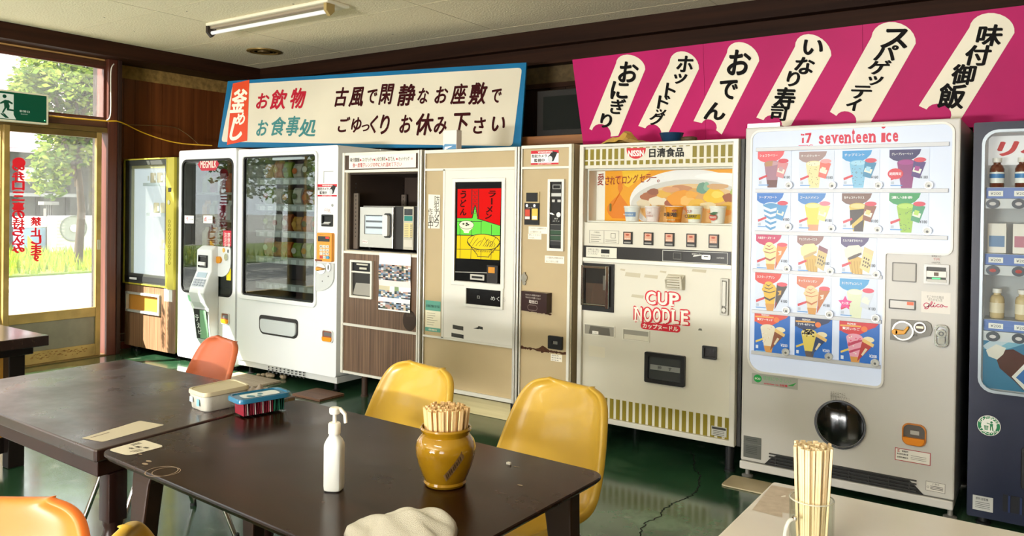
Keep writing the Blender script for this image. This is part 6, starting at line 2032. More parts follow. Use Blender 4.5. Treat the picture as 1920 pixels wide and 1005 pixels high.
def card(p, q, head, main, acc, pack, lid, txt, price='¥180', style='cup', bgc='#dce6f4'):
    x0, x1, z0, z1 = p[0], q[0], p[1], q[1]
    W, H = x1 - x0, z1 - z0
    m = MB().use(em(bgc)).plate(FR, x0, x1, z0, z1, 0.004, 0.008)
    P = lambda u, v: (x0 + W * u, z1 - H * v)
    d = 0.0085

    def fl(c, pts, dd=0.0):
        m.use(em(c)).flat(FR, [P(*t) for t in pts][::-1], d + dd)

    def elp(c, u, v, ru, rv, dd=0.0, n=18):
        m.use(em(c)).flat(FR, [P(u + ru * math.cos(2 * math.pi * k / n), v + rv * math.sin(2 * math.pi * k / n)) for k in range(n)][::-1], d + dd)

    fl(head, [(0.0, 0.01), (0.80, 0.01), (0.76, 0.12), (0.66, 0.22), (0.50, 0.30), (0.28, 0.32), (0.10, 0.27), (0.0, 0.20)], 0)
    if style == 'big':
        fl(head, [(0.0, 0.01), (0.99, 0.01), (0.9, 0.10), (0.7, 0.18), (0.50, 0.24), (0.28, 0.27), (0.0, 0.24)], 0.0001)
        elp('#f07a2c', 0.63, 0.16, 0.08, 0.065, 0.0003)
        fl('#f0b04a', [(0.02, 0.10), (0.55, 0.09), (0.55, 0.125), (0.02, 0.135)], 0.0002)
        bu0, bu1, bt, bb = 0.18, 0.60, 0.30, 1.0
        fl(main, [(bu0, 0.38), (bu1, 0.38), (0.54, 0.80), (0.28, 0.80)], 0.0003)
        elp(main, 0.39, 0.37, 0.21, 0.09, 0.0004)
        fl('#d99a4a' if acc != '#4a3a30' else acc, [(0.28, 0.80), (0.54, 0.80), (0.50, 0.985), (0.33, 0.985)], 0.0003)
        rr = random.Random(sum(map(ord, txt)) % 99)
        for k in range(16):
            elp(acc if k % 2 else '#f4ecd8', 0.24 + 0.3 * rr.random(), 0.34 + 0.4 * rr.random() * (0.3 if acc == '#4a3a30' else 1), 0.02, 0.015, 0.0005, 7)
        if acc == '#4a3a30':
            for k in range(22):
                elp('#2c221e', 0.22 + 0.34 * rr.random(), 0.30 + 0.10 * rr.random(), 0.028, 0.02, 0.0006, 7)
        if acc == '#e0486a':
            fl('#c03a58', [(0.22, 0.52), (0.40, 0.44), (0.58, 0.40), (0.58, 0.44), (0.42, 0.50), (0.24, 0.58)], 0.0006)
            fl('#c03a58', [(0.25, 0.68), (0.42, 0.62), (0.55, 0.58), (0.55, 0.62), (0.42, 0.67), (0.27, 0.73)], 0.0006)
        fl(pack, [(0.60, 0.36), (0.88, 0.48), (0.46, 0.90)], 0.0007)
        fl('#f0c878', [(0.60, 0.36), (0.88, 0.48), (0.85, 0.55), (0.58, 0.44)], 0.0008)
        elp('#f4e6b8', 0.74, 0.385, 0.14, 0.065, 0.0006)
        fl('#e9d8b0', [(0.66, 0.58), (0.72, 0.60), (0.60, 0.76), (0.56, 0.74)], 0.0009)
        fl('#f0d060', [(0.04, 0.70), (0.24, 0.62), (0.26, 0.66), (0.05, 0.745)], 0.0009)
        fl('#e8eef4', [(0.05, 0.80), (0.12, 0.80), (0.12, 0.88), (0.05, 0.88)], 0.0009)
        fl('#7fc0e8', [(0.05, 0.93), (0.34, 0.93), (0.34, 0.95), (0.05, 0.95)], 0.0009)
        m.use(em('#f4f4f0')).text(FR, txt, *[t for t in (P(0.08, 0)[0], P(0.52, 0)[0], P(0, 0.205)[1], P(0, 0.145)[1])], d + 0.0012, 0.03)
        m.text(FR, 'PREMIUM', P(0.2, 0)[0], P(0.42, 0)[0], P(0, 0.09)[1], P(0, 0.045)[1], d + 0.0012, 0.02)
        m.use(em('#f4f4f0')).text(FR, price, P(0.76, 0)[0], P(0.95, 0)[0], P(0, 0.78)[1], P(0, 0.71)[1], d + 0.0012, 0.02)
    else:
        if style == 'cone':
            fl(main, [(0.24, 0.40), (0.66, 0.40), (0.58, 0.84), (0.34, 0.84)], 0.0003)
            for k, (u, v, ru, rv) in enumerate(((0.45, 0.44, 0.24, 0.10), (0.43, 0.36, 0.19, 0.08), (0.42, 0.29, 0.12, 0.06))):
                elp(main, u, v, ru, rv, 0.0004 + k * 1e-4)
            for k, (u, v) in enumerate(((0.45, 0.47), (0.43, 0.38), (0.42, 0.30))):
                fl(acc, [(u - 0.20 + k * 0.05, v), (u, v + 0.035), (u + 0.18 - k * 0.05, v - 0.02), (u + 0.16 - k * 0.05, v + 0.005), (u, v + 0.06), (u - 0.17 + k * 0.05, v + 0.03)], 0.0008)
            fl(acc, [(0.28, 0.62), (0.45, 0.68), (0.62, 0.60), (0.61, 0.64), (0.45, 0.73), (0.29, 0.67)], 0.0008)
            fl('#d9993a', [(0.32, 0.80), (0.60, 0.80), (0.56, 0.985), (0.37, 0.985)], 0.0006)
        elif style == 'wafer':
            fl('#d8b048', [(0.14, 0.40), (0.62, 0.55), (0.62, 0.98), (0.30, 0.90)], 0.0003)
            fl(main, [(0.10, 0.34), (0.22, 0.25), (0.50, 0.22), (0.62, 0.32), (0.58, 0.46), (0.25, 0.60), (0.13, 0.52)], 0.0005)
            fl(acc, [(0.20, 0.55), (0.40, 0.46), (0.58, 0.40), (0.59, 0.45), (0.42, 0.54), (0.24, 0.60)], 0.0007)
            for k in range(4):
                fl('#b98a2c', [(0.30 + k * 0.08, 0.62), (0.315 + k * 0.08, 0.62), (0.36 + k * 0.08, 0.95), (0.345 + k * 0.08, 0.95)], 0.0007)
        else:
            fl(main, [(0.20, 0.34), (0.66, 0.34), (0.58, 0.98), (0.31, 0.98)], 0.0003)
            elp(main, 0.43, 0.34, 0.23, 0.085, 0.0004)
            elp('#ffffff' if style == 'x' else acc, 0.43, 0.335, 0.20, 0.06, 0.0005)
            rr = random.Random(sum(map(ord, txt)) % 97)
            if style == 'chip':
                for k in range(26):
                    elp('#3c4a4a' if main != '#f0e0a0' else '#6a5a3a', 0.28 + 0.3 * rr.random(), 0.30 + 0.62 * rr.random(), 0.012, 0.009, 0.0008, 6)
            if style == 'swirl':
                for k in range(5):
                    v = 0.30 + k * 0.14
                    fl(acc, [(0.19 + 0.02 * k, v), (0.42, v + 0.075), (0.66 - 0.02 * k, v + 0.02), (0.65 - 0.02 * k, v + 0.08), (0.42, v + 0.14), (0.20 + 0.02 * k, v + 0.06)], 0.0008)
            if style == 'block':
                fl('#2c1a12', [(0.22, 0.44), (0.62, 0.40), (0.60, 0.52), (0.24, 0.84)], 0.0008)
                fl('#2c1a12', [(0.34, 0.86), (0.60, 0.66), (0.58, 0.98), (0.34, 0.98)], 0.0008)
            if style == 'layer':
                fl('#e09a6a', [(0.295, 0.82), (0.60, 0.82), (0.585, 0.98), (0.31, 0.98)], 0.0008)
            if style == 'choc':
                fl('#6a3a34', [(0.29, 0.78), (0.605, 0.78), (0.585, 0.98), (0.31, 0.98)], 0.0008)
                fl('#b98a5a', [(0.22, 0.30), (0.46, 0.26), (0.44, 0.40), (0.24, 0.42)], 0.0008)
        # the wrapped pack leaning beside the scoop
        if style == 'wafer':
            fl(pack, [(0.66, 0.26), (0.92, 0.36), (0.80, 0.90), (0.54, 0.78)], 0.0009)
            fl(lid, [(0.66, 0.26), (0.92, 0.36), (0.90, 0.47), (0.635, 0.37)], 0.0011)
            for k in range(9):
                a, b = k % 3, k // 3
                fl('#5a4630', [(0.655 + a * 0.06 - b * 0.018, 0.50 + a * 0.022 + b * 0.085), (0.69 + a * 0.06 - b * 0.018, 0.512 + a * 0.022 + b * 0.085), (0.68 + a * 0.06 - b * 0.018, 0.56 + a * 0.022 + b * 0.085), (0.645 + a * 0.06 - b * 0.018, 0.55 + a * 0.022 + b * 0.085)], 0.0012)
        elif style == 'cone':
            fl(pack, [(0.66, 0.27), (0.97, 0.33), (0.60, 0.94)], 0.0009)
            fl('#e8d8c0' if pack != '#3a2a1c' else '#d9a53a', [(0.68, 0.46), (0.80, 0.44), (0.78, 0.55), (0.69, 0.57), (0.74, 0.51)], 0.0011)
            fl('#b01f2c', [(0.66, 0.78), (0.64, 0.72), (0.60, 0.94)], 0.0012)
            elp(lid, 0.815, 0.285, 0.155, 0.055, 0.001)
        else:
            fl(pack, [(0.62, 0.26), (0.92, 0.34), (0.77, 0.74), (0.56, 0.68)], 0.0009)
            fl('#e8ecd8', [(0.62, 0.46), (0.82, 0.51), (0.78, 0.62), (0.59, 0.56)], 0.0010)
            fl(acc if acc != '#ffffff' else main, [(0.66, 0.42), (0.78, 0.45), (0.74, 0.56), (0.63, 0.53)], 0.0011)
            elp(lid, 0.77, 0.275, 0.155, 0.06, 0.001)
        fl('#d42a3a', [(0.04, 0.72), (0.28, 0.635), (0.30, 0.685), (0.05, 0.785)], 0.0012)
        fl('#b8c4d0', [(0.05, 0.81), (0.13, 0.81), (0.13, 0.88), (0.05, 0.88)], 0.0012)
        fl('#5a9ad8', [(0.04, 0.90), (0.34, 0.90), (0.34, 0.925), (0.04, 0.925)], 0.0012)
        m.use(em('#f4f4f0')).text(FR, txt, P(0.06, 0)[0], P(0.60, 0)[0], P(0, 0.155)[1], P(0, 0.085)[1], d + 0.0014, 0.02)
        m.use(M('#3a3f48', 0.4)).text(FR, price, P(0.78, 0)[0], P(0.97, 0)[0], P(0, 0.745)[1], P(0, 0.67)[1], d + 0.0014, 0.01)
    return m.done('product_card', None, ic, fix=False)


def kb1(x0, x1, y0, y1, f=k1):
    p = f(x0, y1); q = f(x1, y0)
    return p, q


RL = '#d83a50'
card(*kb1(158, 405, 240, 515), '#ee5a62', '#a8788a', '#c79aa0', '#d88a8e', RL, 'ショコラベリー', style='choc')
card(*kb1(457, 715, 242, 518), '#a68a86', '#f0e0a0', '#f4ecc8', '#f06a5c', '#f0a0a0', 'チーズクッキー', style='chip')
card(*kb1(770, 1045, 234, 517), '#2f9ad8', '#7cc0e0', '#a4d8ee', '#2a86b0', RL, 'チップミント', style='chip')
card(*kb1(1110, 1405, 226, 520), '#2a2360', '#8a1f72', '#a22a88', '#4a2a78', RL, 'グレープシャーベット', style='cup')
card(*kb1(152, 400, 547, 815), '#1f78cc', '#e4eef6', '#4a98cc', '#4a9ad0', RL, 'ソーダフロート', style='swirl')
card(*kb1(449, 708, 548, 824), '#3a86cc', '#f2d84a', '#f6ea9a', '#f0e08a', '#e88090', 'ゴールドパイン', style='layer')
card(*kb1(766, 1045, 548, 830), '#7a5648', '#d8bc4a', '#e6d284', '#8a4a2c', RL, '生チョコティラミス', style='block')
card(*kb1(1108, 1400, 546, 838), '#1f9a50', '#9ac83a', '#b4dc5a', '#3a9a6a', RL, '濃い抹茶', style='chip')
card(*kb1(130, 345, 30, 268, k2), '#cc1f5c', '#f2e29a', '#a84a2a', '#e88a3a', '#e84858', '大納言チーズケーキ', style='cone')
card(*kb1(397, 620, 38, 286, k2), '#966a62', '#f2e6a0', '#c8a86a', '#d8c078', '#8a4a5a', 'チョコクッキーバニラ', style='wafer')
card(*kb1(680, 918, 46, 302, k2), '#4a3a72', '#f0ead0', '#4a3a34', '#e8d690', '#e0cc90', 'ミルクあずきモナカ', style='wafer')
card(*kb1(124, 345, 287, 525, k2), '#e03a2c', '#e8b81c', '#3a2a1c', '#3a2a1c', '#e84858', 'カスタードプリン', style='cone')
card(*kb1(393, 622, 314, 552, k2), '#d8744a', '#f0cf94', '#c8743a', '#c8742c', '#e84858', 'キャラメルリボン', style='cone')
oc = card(*kb1(672, 920, 328, 576, k2), '#3aa0d8', '#dfe6c0', '#eaf0d8', '#d4dce4', '#e03a5a', 'カリカリチョコバニラ', style='cup')
card(*kb1(120, 353, 552, 800, k2), '#e2492c', '#ece2c4', '#e8c8a0', '#8a4a20', RL, '贅沢アーモンド', '¥200', 'big', '#1c6cc4')
card(*kb1(382, 627, 583, 834, k2), '#1c2f58', '#efd868', '#4a3a30', '#1f3a62', RL, 'クッキー&クリーム', '¥200', 'big', '#1c6cc4')
card(*kb1(670, 935, 610, 872, k2), '#d82c34', '#f0a8b8', '#e0486a', '#b8342c', RL, '贅沢いちご', '¥200', 'big', '#1c6cc4')
st_ = MB()
for (cx_, cy_), c, t in (((712, 478), '#e8288a', '大人気'),):
    p = k2(cx_, cy_)
    st_.use(em(c)).flat(FR, [(p[0] + 0.034 * (1 if k % 2 == 0 else 0.5) * math.sin(2 * math.pi * k / 10), p[1] + 0.036 * (1 if k % 2 == 0 else 0.5) * math.cos(2 * math.pi * k / 10)) for k in range(10)][::-1], 0.0112)
    st_.use(em('#f4f0f4')).text(FR, t, p[0] - 0.016, p[0] + 0.016, p[1] - 0.007, p[1] + 0.007, 0.0116, 0.02)
p = k1(1158, 410)
st_.mark()
st_.use(em('#d82a3c')).flat(FR, ellipse(p[0], p[1], 0.034, 0.026, 16), 0.0112)
st_.use(em('#f4f0f4')).text(FR, '期間限定', p[0] - 0.026, p[0] + 0.026, p[1] - 0.007, p[1] + 0.007, 0.0116, 0.02)
st_.done_each('offer_badge', ic)
for f, lst in ((k1, ((390, 492), (703, 492), (1037, 492), (1401, 492), (385, 793), (696, 803), (1031, 811), (1390, 822))), (k2, ((338, 253), (617, 269), (915, 290), (333, 524), (613, 549), (912, 575), (330, 793), (609, 824), (908, 863)))):
    for x, y in lst:
        c = f(x, y)
        b = MB().use(M('#a9aaa6', 0.3, metal=0.4)).ring(FR, ellipse(c[0], c[1], 0.019, 0.019, 20), ellipse(c[0], c[1], 0.0145, 0.0145, 20), 0.012, 0.026)
        b.use(M('#c6c7c4', 0.35)).prism(FR, ellipse(c[0], c[1], 0.0147, 0.0147, 20), 0.012, 0.022)
        b.use(M('#5a5c5e', 0.4)).flat(FR, ellipse(c[0], c[1] - 0.004, 0.006, 0.006, 10), 0.0225)
        b.done('selection_button', None, ic, fix=False)
# control side
a = (k2(1020, 0)[0], k2(1178, 0)[0], (k2(1020, 338)[1] + k2(1178, 345)[1]) / 2, (k2(1020, 214)[1] + k2(1178, 218)[1]) / 2)
MB().use(M('#6e6c68', 0.4)).frame(FR, *a, 0.005, 0.0, 0.006, 0.004).use(M('#b3b0a9', 0.4)).plate(FR, a[0] + 0.004, a[1] - 0.004, a[2] + 0.004, a[3] - 0.004, 0.0, 0.004).done('reader_plate', None, ic)
a = (k2(1226, 0)[0], k2(1392, 0)[0], (k2(1226, 352)[1] + k2(1392, 358)[1]) / 2, (k2(1226, 226)[1] + k2(1392, 230)[1]) / 2)
W, H = a[1] - a[0], a[3] - a[2]
nm = MB().use(M('#8b8a86', 0.35, metal=0.3)).frame(FR, *a, 0.012, 0.0, 0.014, 0.004)
nm.use(M('#35342f', 0.4)).plate(FR, a[0] + 0.01, a[1] - 0.01, a[2] + 0.01, a[3] - 0.01, 0.0, 0.003)
nm.use(M('#d9d8d2', 0.4)).plate(FR, a[0] + W * 0.13, a[1] - W * 0.10, a[2] + H * 0.36, a[2] + H * 0.66, 0.003, 0.02)
nm.use(M('#5a4632', 0.4)).plate(FR, a[0] + W * 0.42, a[0] + W * 0.6, a[2] + H * 0.42, a[2] + H * 0.6, 0.02, 0.021)
nm.use(M('#48e07a', 0.4, emit=1.4)).plate(FR, a[0] + W * 0.34, a[0] + W * 0.66, a[2] + H * 0.26, a[2] + H * 0.31, 0.003, 0.012)
nm.use(M('#b9b8b2', 0.4)).plate(FR, a[0] + W * 0.13, a[1] - W * 0.1, a[2] + H * 0.10, a[2] + H * 0.24, 0.003, 0.018)
nm.done('note_slot', None, ic)
tx = MB().use(M('#7d7a76', 0.5))
for y0, y1, c in ((180, 170, '#6a6864'), (203, 186, '#a85048'), (222, 211, '#6a6864')):
    p, q = k2(1272 if c != '#a85048' else 1282, y0), k2(1332 if c != '#a85048' else 1322, y1)
    tx.use(M(c, 0.5)).text(FR, {180: '紙幣投入口', 203: '千円', 222: '1000円札'}[y0], p[0], q[0], p[1], q[1], 0.001)
tx.done('lettering', None, ic, fix=False)
a = (k2(1003, 0)[0], k2(1176, 0)[0], (k2(1003, 515)[1] + k2(1176, 525)[1]) / 2, (k2(1003, 456)[1] + k2(1176, 462)[1]) / 2)
dp = MB().use(M('#4d4c49', 0.4)).frame(FR, *a, 0.005, 0.0, 0.008, 0.003).use(M('#b9b6b0', 0.25)).plate(FR, a[0] + 0.004, a[1] - 0.004, a[2] + 0.004, a[3] - 0.004, 0.0, 0.004)
dp.use(M('#f0643c', 0.4, emit=0.6)).plate(FR, a[1] - 0.036, a[1] - 0.008, a[3] - 0.022, a[3] - 0.007, 0.004, 0.005)
dp.done('price_display', None, ic)
gt = MB().use(M('#d6d2cb', 0.45))
p, q = k2(1203, 538), k2(1395, 414)
gt.flat(FR, [(p[0], p[1]), (q[0], p[1]), (q[0], q[1]), (p[0], q[1])], 0.0008)
gt.use(M('#6f6d69', 0.5))
p, q = k2(1240, 446), k2(1348, 434); gt.text(FR, 'すこやかな毎日', p[0], q[0], p[1], q[1], 0.0012)
p, q = k2(1250, 464), k2(1342, 452); gt.text(FR, 'ゆたかな人生', p[0], q[0], p[1], q[1], 0.0012)
gt.use(M('#c43a60', 0.45))
scr = [[(1252, 484), (1240, 478), (1226, 482), (1221, 494), (1228, 504), (1244, 503), (1254, 492), (1256, 482), (1254, 500), (1246, 514), (1232, 516), (1226, 511), (1240, 504), (1262, 498)],
       [(1262, 498), (1272, 486), (1276, 472), (1270, 470), (1266, 484), (1266, 500), (1276, 503), (1286, 492)], [(1286, 490), (1284, 502), (1294, 503), (1302, 494)],
       [(1322, 490), (1312, 488), (1304, 496), (1310, 504), (1324, 502)], [(1340, 490), (1330, 492), (1328, 502), (1338, 505), (1346, 497), (1340, 490), (1356, 502), (1376, 503)]]
for s_ in scr:
    line(gt, [tuple(v[:2]) for v in smooth_path([(*k2(x, y), 0) for x, y in s_], 4)], 0.0013, 0.0036)
c = k2(1290, 480); gt.flat(FR, ellipse(c[0], c[1], 0.003, 0.003, 8), 0.0013)
gt.done('maker_logo', None, ic, fix=False)
# coin lever plate
pts = [k2(1003, 715), k2(1010, 582), k2(1240, 596), k2(1268, 615), k2(1276, 655), k2(1262, 690), k2(1200, 702), k2(1160, 720), k2(1125, 732)]
cpz = MB().use(M('#82807b', 0.45)).prism(FR, pts, 0.0, 0.012)
c = k2(1088, 656)
cpz.use(M('#c2c0ba', 0.3, metal=0.4)).ring(FR, ellipse(c[0], c[1], 0.046, 0.046, 24), ellipse(c[0], c[1], 0.039, 0.039, 24), 0.012, 0.02)
cpz.use(M('#7b7974', 0.35, metal=0.3)).prism(FR, ellipse(c[0], c[1], 0.039, 0.039, 24), 0.012, 0.015)
c2_ = k2(1198, 636)
cpz.use(M('#c2c0ba', 0.3, metal=0.4)).ring(FR, ellipse(c2_[0], c2_[1], 0.026, 0.026, 20), ellipse(c2_[0], c2_[1], 0.020, 0.020, 20), 0.012, 0.02)
cpz.use(M('#4a3f36', 0.4)).prism(FR, ellipse(c2_[0], c2_[1], 0.020, 0.020, 20), 0.012, 0.014)
cpz.use(M('#c9b89a', 0.35, metal=0.3)).plate(FR, c2_[0] - 0.015, c2_[0] + 0.015, c2_[1] - 0.004, c2_[1] + 0.006, 0.014, 0.018)
cpz.use(M('#3f3e3b', 0.5))
p, q = k2(1045, 606), k2(1130, 596); cpz.text(FR, '返却レバー', p[0], q[0], p[1], q[1], 0.0125, 0.01)
p, q = k2(1150, 692), k2(1182, 680); cpz.text(FR, '硬貨', p[0], q[0], p[1], q[1], 0.0125)
cpo = cpz.done('coin_plate', None, ic, fix=False)
lv = MB().use(M('#d9971f', 0.3))
p = k2(1040, 662); q = k2(1130, 642)
lv.prism(FR, ellipse(p[0], p[1], 0.014, 0.014, 14), 0.015, 0.034)
lv.prism(FR, [(p[0], p[1] - 0.012), (p[0] + 0.04, p[1] - 0.008), (q[0], q[1] + 0.004), (q[0] - 0.006, q[1] + 0.012), (p[0] + 0.035, p[1] + 0.010), (p[0], p[1] + 0.013)], 0.02, 0.034)
sub(lv, 'lever', None, cpo, bevel=0.003)
a = (k2(1303, 0)[0], k2(1396, 0)[0], (k2(1305, 760)[1] + k2(1396, 772)[1]) / 2, (k2(1310, 618)[1] + k2(1394, 622)[1]) / 2)
lkm = MB().use(CHROME).frame(FR, *a, 0.010, 0.0, 0.016, 0.022).use(M('#6f6f6e', 0.25, metal=0.7)).plate(FR, a[0] + 0.008, a[1] - 0.008, a[2] + 0.008, a[3] - 0.008, 0.0, 0.005, 0.018)
c = ((a[0] + a[1]) / 2, a[3] - 0.04)
lkm.use(CHROME).prism(FR, ellipse(c[0], c[1], 0.020, 0.020, 20), 0.005, 0.022).use(M('#4a4a4a', 0.3, metal=0.5)).ring(FR, ellipse(c[0], c[1], 0.011, 0.011, 16), ellipse(c[0], c[1], 0.006, 0.006, 16), 0.022, 0.024)
lkm.use(CHROME).plate(FR, a[0] + 0.014, a[1] - 0.014, a[2] + 0.014, a[2] + 0.05, 0.005, 0.02, 0.008)
lkm.done('lock_handle', None, ic, bevel=0.001)
# sticker, delivery door, coin return, plates
a = (k3(94, 0)[0], k3(361, 0)[0], (k3(94, 122)[1] + k3(361, 158)[1]) / 2, (k3(94, 60)[1] + k3(361, 92)[1]) / 2)
W, H = a[1] - a[0], a[3] - a[2]
es = MB().use(M('#a0a39b', 0.4)).flat(FR, [(a[0], a[2]), (a[1], a[2]), (a[1], a[3]), (a[0], a[3])], 0.001)
es.use(M('#1f9a4a', 0.4)).flat(FR, ellipse(a[0] + W * 0.13, a[2] + H * 0.55, W * 0.09, H * 0.36, 18), 0.0014)
es.use(M('#e6f0e4', 0.4)).text(FR, 'ECO', a[0] + W * 0.07, a[0] + W * 0.19, a[2] + H * 0.45, a[2] + H * 0.62, 0.0018, 0.02)
es.use(M('#7fae86', 0.4)).text(FR, '環境にやさしい', a[0] + W * 0.24, a[0] + W * 0.86, a[2] + H * 0.50, a[2] + H * 0.88, 0.0016, 0.02)
es.use(M('#c0384a', 0.4)).text(FR, 'seventeen ice 自販機', a[0] + W * 0.27, a[0] + W * 0.78, a[2] + H * 0.10, a[2] + H * 0.32, 0.0016, 0.02)
es.use(M('#3a9a4a', 0.4)).flat(FR, [(a[0] + W * 0.78, a[2] + H * 0.25), (a[0] + W * 0.97, a[2] + H * 0.62), (a[0] + W * 0.9, a[2] + H * 0.28)], 0.0016)
es.done('eco_sticker', None, ic, fix=False, label='green and grey eco sticker')
tx = MB().use(M('#7b7873', 0.5))
p, q = k3(548, 195), k3(635, 176); tx.text(FR, '商品が出てから', p[0], q[0], p[1], q[1], 0.001)
p, q = k3(548, 208), k3(658, 194); tx.text(FR, '扉を開けてください', p[0], q[0], p[1] - 0.006, q[1] - 0.006, 0.001)
tx.done('lettering', None, ic, fix=False)
c = ((k3(456, 350)[0] + k3(756, 350)[0]) / 2, (k3(600, 218)[1] + k3(620, 500)[1]) / 2)
R_ = (k3(756, 350)[0] - k3(456, 350)[0]) / 2
dd = MB().use(M('#1a1b1c', 0.3)).ring(FR, ellipse(c[0], c[1], R_, R_, 48), ellipse(c[0], c[1], R_ * 0.93, R_ * 0.93, 48), 0.0, 0.010)
dd.lathe((c[0], YF, c[1]), [(R_ * 0.93, -0.004), (R_ * 0.90, 0.006), (R_ * 0.6, 0.012), (0, 0.015)], 40, axis=(0, -1, 0))
dd.mats.append(M('#0b0c0d', 0.06, coat=0.6))
for f in dd.bm.faces[48 * 4:]:
    f.material_index = 1
dd.done('delivery_door', None, ic, smooth=True)
a = (k3(971, 0)[0], k3(1112, 0)[0], (k3(980, 475)[1] + k3(1100, 488)[1]) / 2, (k3(980, 350)[1] + k3(1100, 358)[1]) / 2)
o1 = rrect(a[0], a[1], a[2], a[3], 0.03, 5)
cr_ = MB().use(M('#b9722a', 0.35)).ring(FR, o1, rrect(a[0] + 0.006, a[1] - 0.006, a[2] + 0.006, a[3] - 0.006, 0.026, 5), 0.0, 0.010)
cr_.use(M('#4e4842', 0.3)).prism(FR, rrect(a[0] + 0.005, a[1] - 0.005, a[2] + 0.005, a[3] - 0.005, 0.026, 5), 0.0, 0.003)
cr_.use(M('#d98318', 0.3)).prism(FR, rrect(a[0] + 0.006, a[1] - 0.006, a[2] + 0.006, a[2] + (a[3] - a[2]) * 0.36, 0, 5, (0.026, 0.026, 0.004, 0.004)), 0.003, 0.02)
cr_.use(M('#a7a49e', 0.3)).plate(FR, a[0] + 0.035, a[1] - 0.03, a[2] + (a[3] - a[2]) * 0.5, a[2] + (a[3] - a[2]) * 0.68, 0.003, 0.006)
cr_.done('coin_return', None, ic)
a = (k3(931, 0)[0], k3(1139, 0)[0], (k3(931, 562)[1] + k3(1136, 602)[1]) / 2, (k3(931, 490)[1] + k3(1139, 528)[1]) / 2)
W, H = a[1] - a[0], a[3] - a[2]
ps = MB().use(M('#e4e1da', 0.5)).flat(FR, [(a[0], a[2]), (a[1], a[2]), (a[1], a[3]), (a[0], a[3])], 0.001)
ps.use(M('#a8323c', 0.5)).frame(FR, a[0], a[1], a[2], a[3], 0.003, 0.001, 0.0014)
ps.text(FR, '正', a[0] + W * 0.06, a[0] + W * 0.14, a[3] - H * 0.30, a[3] - H * 0.1, 0.0016, 0.03)
ps.use(M('#3f3c3a', 0.5)).text(FR, '管理番号', a[0] + W * 0.2, a[0] + W * 0.38, a[3] - H * 0.28, a[3] - H * 0.14, 0.0016, 0.02).text(FR, '食品衛生責任者', a[0] + W * 0.06, a[0] + W * 0.38, a[3] - H * 0.52, a[3] - H * 0.38, 0.0016, 0.02).text(FR, '故障時連絡先', a[0] + W * 0.06, a[0] + W * 0.38, a[3] - H * 0.78, a[3] - H * 0.64, 0.0016, 0.02)
pass
for j in (0.45, 0.6, 0.72):
    line(ps, [(a[0] + W * 0.45, a[3] - H * j), (a[1] - W * 0.12, a[3] - H * j)], 0.0016, 0.0015)
ps.done('permit_sticker', None, ic, fix=False, label='white notice with red border')
a = (k3(1113, 0)[0], k3(1227, 0)[0], (k3(1113, 742)[1] + k3(1227, 762)[1]) / 2, (k3(1113, 688)[1] + k3(1227, 706)[1]) / 2)
W, H = a[1] - a[0], a[3] - a[2]
ws = MB().use(M('#d6d3cc', 0.5)).flat(FR, [(a[0], a[2]), (a[1], a[2]), (a[1], a[3]), (a[0], a[3])], 0.001)
ws.use(M('#5c5a56', 0.5)).frame(FR, a[0], a[1], a[2], a[3], 0.0015, 0.001, 0.0013).text(FR, '⚠警告', a[0] + W * 0.32, a[0] + W * 0.7, a[3] - H * 0.32, a[3] - H * 0.1, 0.0016)
for j in (0.45, 0.6, 0.75):
    line(ws, [(a[0] + W * 0.24, a[3] - H * j), (a[1] - W * 0.1, a[3] - H * j)], 0.0016, 0.003)
ws.ring(FR, ellipse(a[0] + W * 0.12, a[2] + H * 0.4, 0.005, 0.005, 10), ellipse(a[0] + W * 0.12, a[2] + H * 0.4, 0.0035, 0.0035, 10), 0.001, 0.0014)
ws.done('warning_plate', None, ic, fix=False)
for y0, y1, y2, y3 in ((424, 438, 480, 467), (466, 484, 564, 546)):
    a = (k3(52, 0)[0], k3(154, 0)[0], (k3(52, y3)[1] + k3(154, y2)[1]) / 2, (k3(52, y0)[1] + k3(154, y1)[1]) / 2)
    npl = MB().use(M('#5b5d58', 0.4, metal=0.3)).plate(FR, a[0], a[1], a[2], a[3], 0.0, 0.0025)
    npl.use(M('#2f312e', 0.4))
    for j in range(2 if y0 == 424 else 5):
        line(npl, [(a[0] + 0.012, a[3] - 0.012 - j * 0.009), (a[1] - 0.02, a[3] - 0.012 - j * 0.009)], 0.003, 0.003)
    npl.done('name_plate', None, ic, fix=False)
feet(ic, (i0 + 0.02, i1 - 0.02), (YF + 0.06, YF + 0.6), 0.055, r=0.012, mat=M('#8d8b86', 0.4, metal=0.4))
a0_ = k1(75, 60)[0]; a1_ = k1(310, 60)[0]
bk = MB().box(a0_, a1_, YF + 0.03, YF + 0.10, iz1 + 0.001, iz1 + 0.010).box(a0_, a1_, YF + 0.02, YF + 0.03, iz1 + 0.001, iz1 + 0.022).done('metal_bracket', M('#bfbfc2', 0.3, metal=0.7), None, loc=(a0_, YF + 0.05, iz1))
tag(bk, 'short metal bracket lying on top of the ice cream machine', 'bracket')

